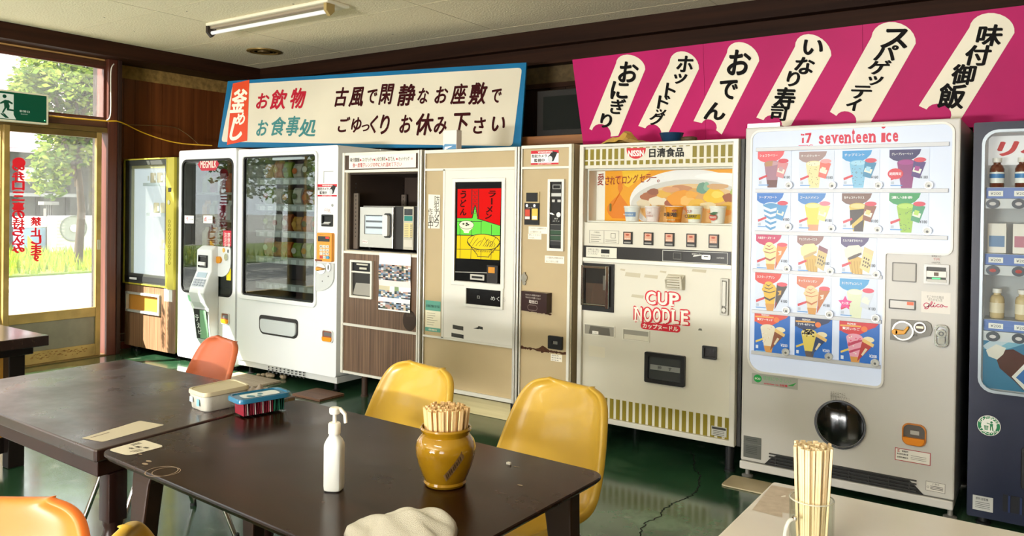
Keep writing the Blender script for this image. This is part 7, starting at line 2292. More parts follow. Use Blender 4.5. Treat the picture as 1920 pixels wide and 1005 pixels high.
# ---- navy drinks machine cut by the right edge of the picture
NAVY = M('#0a1530', 0.3, coat=0.1, spec=0.3)
r0 = S(1821, 500)[0]
r1 = r0 + 0.98
rz0, rz1 = 0.05, S(1830, 230)[1]
rb = thing('vending_machine', 'dark navy tonic drinks vending machine at the right edge', 'vending machine', ((r0 + r1) / 2, YF + 0.3, 0))
gx0, gx1 = S(1841, 400)[0], r1 - 0.10
gz0, gz1 = S(1860, 735)[1], S(1860, 245)[1]
body(rb, r0, r1, rz0, rz1, NAVY, depth=0.74, opening=(gx0, gx1, gz0, gz1), rad=0.06, cav=0.2, cavmat=M('#dfe2e0', 0.5, emit=0.12), edge=0.01)
MB().ring(FR, rrect(gx0 - 0.004, gx1 + 0.004, gz0 - 0.004, gz1 + 0.004, 0.062, 5), rrect(gx0 + 0.008, gx1 - 0.008, gz0 + 0.008, gz1 - 0.008, 0.055, 5), -0.01, 0.006).done('window_rim', M('#9aa4ac', 0.35, metal=0.3), rb)
MB().prism(FR, rrect(gx0, gx1, gz0, gz1, 0.06, 5), -0.008, -0.004).done('glass', GLS2, rb)
FQ = frontat(YF + 0.10)
hd = MB().use(M('#d32032', 0.4, emit=0.3))
FH = frontat(YF + 0.16)
zq0, zq1 = FH.st(1890, 293)[1], FH.st(1890, 262)[1]
xq = FH.st(1869, 280)[0]
hd.text(FH, 'リポビタン', xq, xq + 0.55, zq0, zq1, 0.0, 0.05, 0.25)
MB().plate(FH, gx0 + 0.012, gx1 - 0.012, zq0 - 0.04, gz1 - 0.012, -0.006, -0.002).done('header_panel', M('#f0efec', 0.4, emit=0.45), rb)
hd.done('wordmark', None, rb, fix=False)
rows = ((352, 363, '#5a1f14', 'brown glass tonic bottle with blue and white label, top row of the navy machine'), (475, 490, '#e8e2da', 'pale wrapped carton in the middle row of the navy machine'), (597, 608, '#c9b48a', 'pale amber bottle with white cap, bottom row of the navy machine'))
for ri, (yb, yc, colr, lab) in enumerate(rows):
    zs = FQ.st(1880, yb)[1]
    zc2 = FR.st(1880, yc + 8)[1]
    MB().plate(FQ, gx0 + 0.012, gx1 - 0.012, zs - 0.015, zs, -0.08, 0.07).done('shelf', M('#aeb6c4', 0.4), rb)
    pt = MB().use(M('#5f7ab8', 0.4)).plate(FQ, gx0 + 0.013, gx1 - 0.013, zs - 0.05, zs - 0.002, 0.07, 0.074)
    pt.use(M('#eceae4', 0.4))
    bt = MB().use(M('#c9ccd0', 0.35)).plate(FQ, gx0 + 0.013, gx1 - 0.013, zs - 0.095, zs - 0.052, 0.07, 0.084)
    for j in range(9):
        x = FQ.st(1869, yb)[0] + j * 0.0975
        if x > gx1 - 0.06:
            break
        pt.plate(FQ, x - 0.028, x + 0.028, zs - 0.04, zs - 0.016, 0.074, 0.0755)
        bt.use(M('#3a3e44', 0.3, metal=0.4)).prism(FQ, ellipse(x - 0.01, zs - 0.074, 0.026, 0.022, 18), 0.084, 0.094)
        bt.use(M('#c94a3c' if ri == 1 else '#dcdcd8', 0.3, emit=0.2)).prism(FQ, ellipse(x - 0.01, zs - 0.074, 0.013, 0.008, 12), 0.094, 0.096)
    pt.use(M('#2c3850', 0.5))
    for j in range(9):
        x = FQ.st(1869, yb)[0] + j * 0.0975
        if x > gx1 - 0.06:
            break
        pt.text(FQ, '¥200', x - 0.02, x + 0.02, zs - 0.034, zs - 0.022, 0.076)
    pt.done('price_strip', None, rb, fix=False)
    bt.done('button_strip', None, rb, fix=False)
    for j in range(2):
        x = FQ.st(1869, yb)[0] + j * 0.0975
        c = (x, YF + 0.10, zs + 0.001)
        if ri == 1:
            o = MB().use(M(colr, 0.45)).box(x - 0.036, x + 0.036, YF + 0.075, YF + 0.125, zs + 0.001, zs + 0.135).use(M('#b8788a' if j else '#6a8ab0', 0.4)).plate(frontat(YF + 0.075), x - 0.03, x + 0.03, zs + 0.03, zs + 0.08, 0.0005, 0.001)
            o = o.done('drink_carton', None, None, loc=c)
            tag(o, ('pale carton with blue label' if j == 0 else 'pale carton with pink label') + ', middle row of the navy machine', 'carton', 'cartons in the navy machine')
            continue
        t = thing('drink_bottle', ('left ' if j == 0 else 'right ') + lab, 'bottle', c, group='bottles on the %s shelf of the navy machine' % ('top' if ri == 0 else 'bottom'))
        hb = 0.135
        MB().lathe(c, [(0.026, 0), (0.029, 0.004), (0.029, 0.085), (0.024, 0.10), (0.015, 0.106), (0.015, 0.118)], 20).done('bottle', M(colr, 0.15, coat=0.4), t, smooth=True)
        MB().lathe((c[0], c[1], c[2] + 0.114), [(0.019, 0), (0.019, 0.02), (0.0, 0.021)], 18).done('cap', M('#e6e3dc', 0.4), t, smooth=True)
        if ri == 0:
            MB().lathe((c[0], c[1], c[2] + 0.02), [(0.0294, 0), (0.0294, 0.05)], 20).done('label_band', M('#e9ece8', 0.4), t, smooth=True)
            MB().lathe((c[0], c[1], c[2] + 0.042), [(0.0298, 0), (0.0298, 0.02)], 20).done('label_stripe', M('#2a7ab8', 0.4), t, smooth=True)
        else:
            MB().lathe((c[0], c[1], c[2] + 0.025), [(0.0294, 0), (0.0294, 0.045)], 20).done('label_band', M('#e0d4b8', 0.4), t, smooth=True)
# poster panel behind the lower glass with a tilted bottle
FZ = frontat(YF + 0.02)
zs = FZ.st(1880, 628)[1]
pz = MB().use(M('#3a8fb8', 0.35, emit=0.15)).plate(FZ, gx0 + 0.014, gx1 - 0.014, gz0 + 0.012, zs, -0.004, 0.0)


def kz(x, y):
    return FZ.st(1780 + x * 0.8, 200 + y * 0.801)


pz.use(M('#d8ecf4', 0.35, emit=0.2)).flat(FZ, [kz(78, 560), kz(115, 535), kz(150, 545), kz(95, 575)], 0.0006)
pz.use(M('#8fd0e8', 0.35, emit=0.15)).flat(FZ, [kz(78, 565), kz(130, 545), kz(175, 545), kz(175, 556), kz(110, 575)], 0.0005)
pz.use(M('#4a1a14', 0.3)).flat(FZ, [kz(110, 590), kz(122, 570), kz(150, 568), kz(180, 585), kz(215, 640), kz(190, 680), kz(150, 640), kz(118, 612)], 0.001)
pz.use(M('#ded9ce', 0.35)).flat(FZ, [kz(86, 570), kz(110, 556), kz(133, 565), kz(126, 580), kz(112, 592), kz(92, 584)], 0.0014)
pz.use(M('#e8e6e0', 0.35)).flat(FZ, [kz(146, 632), kz(178, 600), kz(210, 640), kz(180, 668)], 0.0016)
pz.use(M('#2a6ab0', 0.35)).flat(FZ, [kz(156, 634), kz(180, 610), kz(200, 640), kz(182, 656)], 0.002)
pz.done('poster_panel', None, rb, fix=False)
a = (FR.st(1831, 812)[0], FR.st(1877, 812)[0], FR.st(1854, 818)[1], FR.st(1854, 778)[1])
c = ((a[0] + a[1]) / 2, (a[2] + a[3]) / 2)
ra, rb2 = (a[1] - a[0]) / 2, (a[3] - a[2]) / 2
ra = rb2 = max(ra, rb2) * 0.95
rc = MB().use(M('#e9ece6', 0.4)).flat(FR, ellipse(c[0], c[1], ra, rb2, 32), 0.001)
rc.use(M('#177a4c', 0.4)).flat(FR, ellipse(c[0], c[1], ra * 0.95, rb2 * 0.95, 32), 0.0014)
rc.use(M('#e9ece6', 0.4)).flat(FR, ellipse(c[0], c[1], ra * 0.66, rb2 * 0.66, 28), 0.0018)
for i, ch in enumerate('のんだあとは'):
    t = math.radians(150 - i * 24)
    rc.text(FR, ch, c[0] + ra * 0.8 * math.cos(t) - 0.008, c[0] + ra * 0.8 * math.cos(t) + 0.008, c[1] + ra * 0.8 * math.sin(t) - 0.008, c[1] + ra * 0.8 * math.sin(t) + 0.008, 0.002, 0.02, 0, t - math.pi / 2)
for i, ch in enumerate('リサイクル'):
    t = math.radians(218 + i * 26)
    rc.text(FR, ch, c[0] + ra * 0.8 * math.cos(t) - 0.008, c[0] + ra * 0.8 * math.cos(t) + 0.008, c[1] + ra * 0.8 * math.sin(t) - 0.008, c[1] + ra * 0.8 * math.sin(t) + 0.008, 0.002, 0.02, 0, t + math.pi / 2)
rc.use(M('#177a4c', 0.4))
Q = lambda u, v: (c[0] + ra * u, c[1] + ra * v)
rc.flat(FR, ellipse(*Q(0.22, 0.36), ra * 0.11, ra * 0.11, 12), 0.0022)
rc.flat(FR, [Q(0.10, -0.05), Q(0.34, -0.05), Q(0.36, 0.22), Q(0.08, 0.22)], 0.0022).flat(FR, [Q(0.10, -0.45), Q(0.19, -0.45), Q(0.22, -0.05), Q(0.10, -0.05)], 0.0022).flat(FR, [Q(0.30, -0.45), Q(0.40, -0.45), Q(0.34, -0.05), Q(0.25, -0.05)], 0.0022)
rc.flat(FR, [Q(0.08, 0.22), Q(0.10, 0.14), Q(-0.18, 0.20), Q(-0.18, 0.27)], 0.0022)
rc.flat(FR, [Q(-0.36, -0.45), Q(-0.08, -0.45), Q(-0.03, -0.02), Q(-0.41, -0.02)], 0.0022)
for k in range(3):
    rc.use(M('#e9ece6', 0.4)).flat(FR, [Q(-0.32 + k * 0.09, -0.40), Q(-0.29 + k * 0.09, -0.40), Q(-0.30 + k * 0.10, -0.08), Q(-0.33 + k * 0.10, -0.08)], 0.0024)
rc.done('recycling_sticker', None, rb, fix=False, label='round green recycling sticker')
a = (FR.st(1819, 940)[0], FR.st(1862, 940)[0], FR.st(1840, 957)[1], FR.st(1840, 930)[1])
npl = MB().use(M('#b9bab6', 0.4, metal=0.3)).plate(FR, a[0] + 0.01, a[1], a[2], a[3], 0.0, 0.0025)
npl.use(M('#3a3c3e', 0.4)).text(FR, '飲料自販機', a[0] + 0.022, a[0] + 0.07, a[3] - 0.018, a[3] - 0.006, 0.003, 0.01)
for j in range(4):
    line(npl, [(a[0] + 0.02, a[3] - 0.028 - j * 0.008), (a[1] - 0.012, a[3] - 0.028 - j * 0.008)], 0.003, 0.002)
npl.done('name_plate', None, rb, fix=False)
gq = MB().use(M('#070a14', 0.5))
x0_ = FR.st(1880, 945)[0]
zz0 = FR.st(1880, 958)[1]
gq.plate(FR, x0_, x0_ + 0.5, zz0, zz0 + 0.075, 0.0, 0.002)
gq.use(M('#1a2a54', 0.4))
for j in range(11):
    gq.plate(FR, x0_ + 0.02 + j * 0.044, x0_ + 0.028 + j * 0.044, zz0, zz0 + 0.075, 0.002, 0.008)
gq.done('vent_grille', None, rb)
hz = FR.st(1900, 880)
MB().use(BLACK).plate(FR, FR.st(1915, 850)[0], FR.st(1915, 850)[0] + 0.5, FR.st(1915, 915)[1], FR.st(1915, 838)[1], 0.0, 0.015, 0.01).done('delivery_hatch', None, rb, bevel=0.003)
feet(rb, (r0 + 0.06, r1 - 0.06), (YF + 0.08, YF + 0.6), rz0, r=0.02)

# white box with blue print on top of the tan machine
FT = frontat(YF + 0.12)
p, q = FT.st(830, 279), FT.st(856, 243)
zt_ = uz1 + 0.001
bxo = thing('tissue_box', 'small white and blue box standing on top of the tan noodle machine', 'box', ((p[0] + q[0]) / 2, YF + 0.15, zt_))
MB().box(p[0], q[0], YF + 0.12, YF + 0.18, zt_, q[1]).done('carton', M('#e6e2da', 0.5), bxo, bevel=0.004)
m = MB().use(M('#5f93bc', 0.5)).flat(FT, [(p[0] + 0.002, zt_ + 0.004), (q[0] - 0.002, zt_ + 0.004), (q[0] - 0.002, zt_ + 0.045), (p[0] + 0.02, zt_ + 0.05), (p[0] + 0.002, zt_ + 0.035)], 0.001)
m.use(M('#e9eef2', 0.5)).flat(FT, [(p[0] + 0.015, zt_ + 0.008), (p[0] + 0.03, zt_ + 0.012), (q[0] - 0.03, zt_ + 0.035), (p[0] + 0.02, zt_ + 0.03)], 0.0014)
m.use(M('#2f3f6a', 0.5)).text(FT, 'ソフト', q[0] - 0.038, q[0] - 0.006, zt_ + 0.026, zt_ + 0.036, 0.0014, 0.02)
m.done('print', None, bxo, fix=False)
#@@PART6
# ================================================================== TABLES, CHAIRS AND WHAT STANDS ON THEM
ZT = 0.70
FT7 = tableface(ZT)


def dark_table_mat(name, c1, c2, worn, rough0, rough1, sc, spec=0.5, coat=0.0):
    m = bpy.data.materials.new(name)
    m.use_nodes = True
    nt = m.node_tree
    b = nt.nodes['Principled BSDF']
    tc = nt.nodes.new('ShaderNodeTexCoord')
    mp = nt.nodes.new('ShaderNodeMapping')
    mp.inputs['Scale'].default_value = (1.2, 14, 6)
    n1 = nt.nodes.new('ShaderNodeTexNoise'); n1.inputs['Scale'].default_value = 2.5; n1.inputs['Detail'].default_value = 6
    n2 = nt.nodes.new('ShaderNodeTexNoise'); n2.inputs['Scale'].default_value = sc; n2.inputs['Detail'].default_value = 7; n2.inputs['Roughness'].default_value = 0.6
    r1 = nt.nodes.new('ShaderNodeValToRGB')
    r1.color_ramp.elements[0].position = 0.3; r1.color_ramp.elements[0].color = lin(c1)
    r1.color_ramp.elements[1].position = 0.7; r1.color_ramp.elements[1].color = lin(c2)
    r2 = nt.nodes.new('ShaderNodeMapRange')
    r2.inputs['From Min'].default_value = 0.56; r2.inputs['From Max'].default_value = 0.85; r2.inputs['To Max'].default_value = 0.18
    mx = nt.nodes.new('ShaderNodeMix'); mx.data_type = 'RGBA'
    mx.inputs['B'].default_value = lin(worn)
    r3 = nt.nodes.new('ShaderNodeMapRange')
    r3.inputs['From Min'].default_value = 0.3; r3.inputs['From Max'].default_value = 0.7
    r3.inputs['To Min'].default_value = rough0; r3.inputs['To Max'].default_value = rough1
    b.inputs['Specular IOR Level'].default_value = spec
    b.inputs['Coat Weight'].default_value = coat
    b.inputs['Coat Roughness'].default_value = 0.22
    L_ = nt.links.new
    L_(tc.outputs['Object'], mp.inputs[0]); L_(mp.outputs[0], n1.inputs[0]); L_(tc.outputs['Object'], n2.inputs[0])
    L_(n1.outputs[0], r1.inputs[0]); L_(n2.outputs[0], r2.inputs[0]); L_(r2.outputs[0], mx.inputs['Factor']); L_(r1.outputs[0], mx.inputs['A'])
    L_(mx.outputs['Result'], b.inputs['Base Color']); L_(n2.outputs[0], r3.inputs[0]); L_(r3.outputs[0], b.inputs['Roughness'])
    return m


TB1 = dark_table_mat('table_wood', '#26120d', '#381c15', '#5a4a44', 0.16, 0.46, 3.0, 0.7, 0.35)
TB2 = dark_table_mat('table_wood', '#1b0c05', '#2c170a', '#443122', 0.16, 0.30, 3.5, 0.3, 0.0)


def corner_round(quad, rad, n=5):
    out = []
    for i in range(len(quad)):
        p, a, b = Vector(quad[i]), Vector(quad[i - 1]), Vector(quad[(i + 1) % len(quad)])
        ea, eb = (a - p).normalized() * rad[i], (b - p).normalized() * rad[i]
        if rad[i] < 1e-4:
            out.append(tuple(p)); continue
        for k in range(n + 1):
            t = k / n
            out.append(tuple(p + ea * (1 - t) ** 2 + eb * t ** 2))
    return out


def inset(pts, d):
    c = Vector((sum(p[0] for p in pts) / len(pts), sum(p[1] for p in pts) / len(pts)))
    out = []
    for p in pts:
        v = Vector(p) - c
        out.append(tuple(c + v - Vector((math.copysign(min(d, abs(v.x)), v.x), math.copysign(min(d, abs(v.y)), v.y)))))
    return out


q1 = [(-3.48, 1.213), (-2.264, 1.187), (-2.318, 1.966), (-3.485, 1.962)]
t1 = thing('dining_table', 'dark brown thick-edged dining table on the left with turned legs', 'table', (-2.88, 1.58, 0))
MB().prism(FT7, corner_round(q1, [0.012] * 4, 3), -0.038, 0.0).done('tabletop', TB1, t1, bevel=0.005)
ap = inset(q1, 0.012)
MB().ring(FT7, ap, inset(q1, 0.05), -0.085, -0.038).done('apron', M('#2b1510', 0.35, vary=0.2), t1, bevel=0.004)
for cx, cy in ((-2.30, 1.26), (-3.40, 1.295), (-3.40, 1.885), (-2.385, 1.885)):
    lg = MB().prism(tableface(0), rrect(cx - 0.029, cx + 0.029, cy - 0.029, cy + 0.029, 0.006, 2), 0.47, ZT - 0.085)
    lg.lathe((cx, cy, 0), [(0.021, 0), (0.023, 0.02), (0.026, 0.12), (0.034, 0.30), (0.035, 0.38), (0.028, 0.43), (0.024, 0.445), (0.028, 0.455), (0.029, 0.47)], 18)
    lg.done('leg', M('#251310', 0.3, vary=0.2), t1, smooth=True)
lb = MB().use(M('#c2b8a2', 0.5))
lq = [FT7.st(*p) for p in ((152, 822), (262, 789), (309, 797), (192, 829))]
lb.flat(FT7, corner_round(lq, [0.008] * 4, 3), 0.0006)
lb.use(M('#7a6d5f', 0.5))
a_ = FT7.st(170, 821); b_ = FT7.st(205, 811); line(lb, [a_, ((a_[0] + b_[0]) / 2, (a_[1] + b_[1]) / 2 + 0.01), b_], 0.0009, 0.006, FT7)
lb.done('table_label', None, t1, fix=False, label='worn pale label')

q2 = [(-2.250, 1.187), (-0.998, 1.118), (-0.975, 1.900), (-2.285, 1.938)]
t2 = thing('dining_table', 'dark brown thin-topped dining table in front carrying the mustard jar', 'table', (-1.62, 1.53, 0))
pp2 = corner_round(q2, [0.05, 0.06, 0.06, 0.05], 6)
tt_ = MB()
c_ = Vector((-1.62, 1.53))
tt_.loft([[(*(c_ + (Vector(p) - c_) * f), ZT - z) for p in pp2] for f, z in ((0.965, 0.024), (0.985, 0.018), (1.0, 0.008), (1.0, 0.003), (0.997, 0.0))])
tt_.done('tabletop', TB2, t2)
for cx, cy in ((-2.13, 1.27), (-1.09, 1.235), (-1.06, 1.80), (-2.2, 1.69)):
    sx = 1 if cx > -1.6 else -1
    sy = 1 if cy > 1.5 else -1
    lp = []
    for z, w_, dx_ in ((0.0, 0.020, 0.045), (0.25, 0.027, 0.028), (0.5, 0.034, 0.010), (0.62, 0.042, 0.0), (ZT - 0.02, 0.055, -0.012)):
        lp.append([(cx + sx * dx_ * 0.8 + a * w_, cy + sy * dx_ * 0.6 + b * 0.026, z) for a, b in ((-1, -1), (1, -1), (1, 1), (-1, 1))])
    MB().loft(lp).done('leg', M('#2f1c12', 0.35, vary=0.25), t2, bevel=0.006)
MB().box(-2.02, -1.16, 1.30, 1.33, ZT - 0.08, ZT - 0.024).box(-2.02, -1.16, 1.74, 1.77, ZT - 0.08, ZT - 0.024).done('apron', M('#2a170f', 0.4), t2, bevel=0.004)
lb = MB().use(M('#cfc7b4', 0.5))
lq = [FT7.st(*p) for p in ((201, 844), (270, 825), (309, 837), (240, 855))]
lb.flat(FT7, corner_round(lq, [0.02, 0.01, 0.02, 0.02], 4), 0.0006)
e1 = (Vector(lq[1]) - Vector(lq[0])); e2 = (Vector(lq[3]) - Vector(lq[0]))
lb.use(M('#4a443c', 0.5))
FLb = Face((lq[0][0], lq[0][1], ZT), (e1.x, e1.y, 0), (-e1.y, e1.x, 0))
u1 = e1.length
wv = FLb.ez
ht = abs(Vector((e2.x, e2.y, 0)).dot(wv))
lb.text(FLb, '会', u1 * 0.34, u1 * 0.44, -ht * 0.56, -ht * 0.34, 0.0009, 0.03).text(FLb, '開', u1 * 0.5, u1 * 0.6, -ht * 0.62, -ht * 0.4, 0.0009, 0.03).text(FLb, '催', u1 * 0.56, u1 * 0.66, -ht * 0.86, -ht * 0.66, 0.0009, 0.03)
for j in range(3):
    line(lb, [(u1 * 0.2 + j * 0.004, -ht * (0.72 + 0.08 * j)), (u1 * 0.46, -ht * (0.74 + 0.08 * j))], 0.0009, 0.003, FLb)
    line(lb, [(u1 * 0.55, -ht * (0.12 + 0.07 * j)), (u1 * 0.8, -ht * (0.12 + 0.07 * j))], 0.0009, 0.003, FLb)
lb.done('table_label', None, t2, fix=False, label='pale printed label')
sm_ = MB().use(M('#8f7c66', 0.5))
p = FT7.st(303, 884)
sm_.ring(FT7, ellipse(p[0], p[1], 0.042, 0.042, 28), ellipse(p[0], p[1], 0.0395, 0.0395, 28), 0.0004, 0.0006)
sm_.mark().ring(FT7, ellipse(p[0] + 0.012, p[1] + 0.006, 0.036, 0.036, 28), ellipse(p[0] + 0.012, p[1] + 0.006, 0.034, 0.034, 28), 0.0004, 0.0006)
for px, py, r_ in ((272, 870, 0.009), (279, 865, 0.008), (263, 852, 0.006), (966, 875, 0.004), (972, 876, 0.004), (975, 910, 0.006)):
    p = FT7.st(px, py); sm_.mark().flat(FT7, ellipse(p[0], p[1], r_ * 1.4, r_ * 0.7, 10), 0.0005)
sm_.done_each('stain', t2)
p = FT7.st(954, 871)
o = MB().loft([[(p[0] + a * 0.006, p[1] + b * 0.004, ZT + 0.0005 + z) for a, b in ((-1, -1), (1, -0.8), (1, 1), (-0.8, 1))] for z in (0, 0.006)]).done('paper_scrap', M('#e8e4d8', 0.6), None, loc=(p[0], p[1], ZT))
tag(o, 'tiny white scrap on the dark table right of the mustard jar', 'scrap')

# white table in the right foreground
wt = thing('dining_table', 'white laminate table in the right foreground under the glass jar', 'table', (0.25, 1.7, 0))
WTM = M('#d9d3c9', 0.22, vary=0.06, scale=3)
MB().prism(FT7, corner_round([(-0.592, 1.30), (1.1, 1.30), (1.1, 2.112), (-0.592, 2.109)], [0.01] * 4, 3), -0.028, 0.0).done('tabletop', WTM, wt, bevel=0.004)
for cx, cy in ((-0.53, 1.36), (1.04, 1.36), (1.04, 2.05), (-0.53, 2.05)):
    MB().prism(tableface(0), rrect(cx - 0.02, cx + 0.02, cy - 0.02, cy + 0.02, 0.006, 3), 0.0, ZT - 0.028).done('leg', M('#4a3526', 0.4), wt)
lb = MB().use(M('#b5a695', 0.55, c2='#c6b8a8', scale=40))
lq = [FT7.st(1340 + x / 5.433, 820 + y / 5.433) for x, y in ((380, 740), (580, 490), (850, 535), (830, 790), (690, 765), (690, 818))]
lb.flat(FT7, lq[::-1], 0.0006)
lb.use(M('#e4ded4', 0.5))
lb.flat(FT7, [FT7.st(1340 + x / 5.433, 820 + y / 5.433) for x, y in ((672, 605), (722, 590), (722, 612), (680, 612))], 0.0009)
lb.done('table_label', None, wt, fix=False, label='worn tan label')

# low counter at the left edge
ct = thing('counter_table', 'black-framed counter table with wood panel at the left edge by the door', 'table', (-5.0, 1.75, 0))
BLK = M('#120d0b', 0.3)
MB().prism(FT7, corner_round([(-6.0, 1.30), (-4.412, 1.30), (-4.412, 2.062), (-6.0, 2.075)], [0.006] * 4, 2), -0.055, 0.0).done('tabletop', dark_table_mat('counter_top', '#1c1412', '#2a1d19', '#4a403c', 0.12, 0.25, 3.0), ct, bevel=0.004)
MB().box(-5.93, -4.47, 1.36, 2.01, ZT - 0.10, ZT - 0.055).done('apron', BLK, ct, bevel=0.006)
for cx, cy in ((-4.545, 1.945), (-4.545, 1.42), (-5.88, 1.945), (-5.88, 1.42)):
    MB().box(cx - 0.036, cx + 0.036, cy - 0.04, cy + 0.04, 0, ZT - 0.10).done('leg', BLK, ct, bevel=0.005)
MB().box(-4.60, -4.575, 1.46, 1.905, 0.16, ZT - 0.10).box(-5.84, -4.58, 1.44, 1.465, 0.16, ZT - 0.1).done('side_panel', wood_mat('#8f6420', '#a97a30', 0.4, axis=1, ring=10), ct)
MB().box(-4.62, -4.56, 1.46, 1.905, 0.075, 0.16).box(-5.84, -4.58, 1.42, 1.47, 0.075, 0.16).done('stretcher', BLK, ct, bevel=0.004)


def chair_parts(root, col, rough=0.3, seatz=0.425):
    """moulded shell on chrome legs, facing -y in its own frame"""
    cl = [(-0.222, -0.020, 0.150, 0.0), (-0.205, 0.000, 0.195, 0.2), (-0.13, 0.006, 0.220, 0.5), (-0.03, -0.004, 0.232, 0.9), (0.07, -0.008, 0.236, 1.0), (0.14, 0.016, 0.236, 1.1), (0.180, 0.075, 0.233, 1.1), (0.204, 0.15, 0.226, 1.0), (0.226, 0.23, 0.212, 0.9), (0.250, 0.305, 0.192, 0.8), (0.266, 0.343, 0.172, 0.7), (0.274, 0.364, 0.140, 0.6), (0.278, 0.374, 0.095, 0.5)]
    nu = 12
    m = MB()
    rows = []
    n = len(cl)
    for i, (y, z, hw, k) in enumerate(cl):
        a, b = cl[max(i - 1, 0)], cl[min(i + 1, n - 1)]
        ty, tz = b[0] - a[0], b[1] - a[1]
        q = math.hypot(ty, tz)
        ny, nz = -tz / q, ty / q
        row = []
        for j in range(nu + 1):
            u = -1 + 2 * j / nu
            c = k * 0.055 * abs(u) ** 2.4
            x = hw * math.sin(u * math.pi / 2 * 0.98) if abs(u) < 1 else hw * u
            x = hw * (u * 0.35 + 0.65 * math.sin(u * math.pi / 2))
            row.append(Vector((x, y + ny * c, seatz + z + nz * c)))
        rows.append(row)
    # rolled lip round the outline: a little outward, then back
    for i, row in enumerate(rows):
        a, b = cl[max(i - 1, 0)], cl[min(i + 1, n - 1)]
        ty, tz = b[0] - a[0], b[1] - a[1]
        q = math.hypot(ty, tz)
        ty, tz = ty / q, tz / q
        ny, nz = -tz, ty
        dw = b[2] - a[2]
        ox, os_ = q / math.hypot(q, dw), -dw / math.hypot(q, dw)     # outline normal: sideways, along the profile
        if i == n - 1:
            ox, os_ = 0.6, 0.8
        for s_, e_ in ((-1, 0), (1, -1)):
            p = row[e_]
            off = lambda o, k: Vector((p.x + s_ * ox * o, p.y + ty * os_ * o - ny * k, p.z + tz * os_ * o - nz * k))
            out = [off(0.008, 0.006), off(0.012, 0.022)]
            if s_ < 0:
                row[:0] = out[::-1]
            else:
                row += out
    top = rows[-1]
    a, b = cl[-2], cl[-1]
    q = math.hypot(b[0] - a[0], b[1] - a[1])
    ty, tz = (b[0] - a[0]) / q, (b[1] - a[1]) / q
    ny, nz = -tz, ty
    m1, m2 = [], []
    for j, p in enumerate(top):
        if 2 <= j < len(top) - 2:
            m1.append(Vector((p.x, p.y + ty * 0.008 - ny * 0.006, p.z + tz * 0.008 - nz * 0.006)))
            m2.append(Vector((p.x, p.y + ty * 0.011 - ny * 0.022, p.z + tz * 0.011 - nz * 0.022)))
        else:
            k = 1 if j in (1, len(top) - 2) else 2
            sg_ = -1 if j < 3 else 1
            a1, t1_, b1_ = (0.003, 0.005, 0.006) if k == 1 else (0.001, 0.003, 0.002)
            a2, t2_, b2_ = (0.003, 0.007, 0.018) if k == 1 else (0.0, 0.005, 0.004)
            m1.append(Vector((p.x + sg_ * a1, p.y + ty * t1_ - ny * b1_, p.z + tz * t1_ - nz * b1_)))
            m2.append(Vector((p.x + sg_ * a2, p.y + ty * t2_ - ny * b2_, p.z + tz * t2_ - nz * b2_)))
    rows += [m1, m2]
    vs = [[m.bm.verts.new(p) for p in r] for r in rows]
    for i in range(len(vs) - 1):
        for j in range(len(vs[0]) - 1):
            m._face((vs[i][j], vs[i][j + 1], vs[i + 1][j + 1], vs[i + 1][j]))
    sh = m.done('shell', col, root, smooth=False, fix=True)
    for p in sh.data.polygons:
        p.use_smooth = True
    so = sh.modifiers.new('solid', 'SOLIDIFY')
    so.thickness = 0.006
    so.offset = 0.0
    su = sh.modifiers.new('subd', 'SUBSURF')
    su.levels = su.render_levels = 2
    for sx in (-1, 1):
        for fy, ty_ in ((-0.27, -0.13), (0.22, 0.09)):
            pts = [(sx * 0.10, ty_ * 0.6, seatz - 0.02), (sx * 0.180, ty_, seatz - 0.026), (sx * 0.198, ty_ * 1.08, seatz - 0.045), (sx * (0.215 if fy < 0 else 0.25), fy, 0.012)]
            MB().tube(smooth_path(pts[:3], 4) + [Vector(pts[3])], 0.0105, 12).done('leg', CHROME, root, smooth=True)
        MB().tube([(sx * 0.175, -0.13, seatz - 0.026), (sx * 0.175, 0.09, seatz - 0.026)], 0.008, 8).done('side_rail', CHROME, root, smooth=True)
        for fy in (-0.27, 0.22):
            MB().lathe((sx * (0.216 if fy < 0 else 0.252), fy * 1.006, 0), [(0.014, 0), (0.015, 0.004), (0.012, 0.03)], 10).done('foot_cap', M('#1d1d1d', 0.6), root, smooth=True)


YEL = M('#bf9a38', 0.28, vary=0.06, scale=3, coat=0.15)
ch0 = thing('dining_chair', 'yellow moulded chair behind the dark table, between the pump bottle and mustard jar', 'chair', (-2.0, 2.02, 0), math.radians(-9), 'moulded shell chairs', world=False)
chair_parts(ch0, YEL)
dup(ch0, (-1.42, 2.10, 0), math.radians(-12), 'yellow moulded chair at the right end of the dark table, close to the striped machine', 'moulded shell chairs')
dup(ch0, (-1.20, 0.985, 0), math.radians(151), 'yellow moulded chair of which only the rounded top shows at the bottom edge', 'moulded shell chairs')


def recolour(root, m):
    for c in root.children:
        if c.name.startswith('shell'):
            c.data = c.data.copy()
            c.data.materials[0] = m


tc_ = dup(ch0, (-3.10, 1.91, 0), math.radians(-14), 'terracotta brown moulded chair behind the left table, before the white machine', 'moulded shell chairs')
recolour(tc_, M('#ab5a3a', 0.35, vary=0.06, scale=3))
oc_ = dup(ch0, (-1.60, 0.51, 0), math.radians(35), 'bright orange moulded chair in the bottom left corner of the picture', 'moulded shell chairs')
recolour(oc_, M('#dc7430', 0.35, vary=0.05, scale=3))

# pump bottle
p = FT7.st(626, 918)
ctr = Vector((p[0], p[1], ZT + 0.0005))
pb_ = thing('pump_bottle', 'white translucent pump bottle standing alone on the dark table', 'bottle', ctr)
m = MB()
ra_ = math.radians(28)


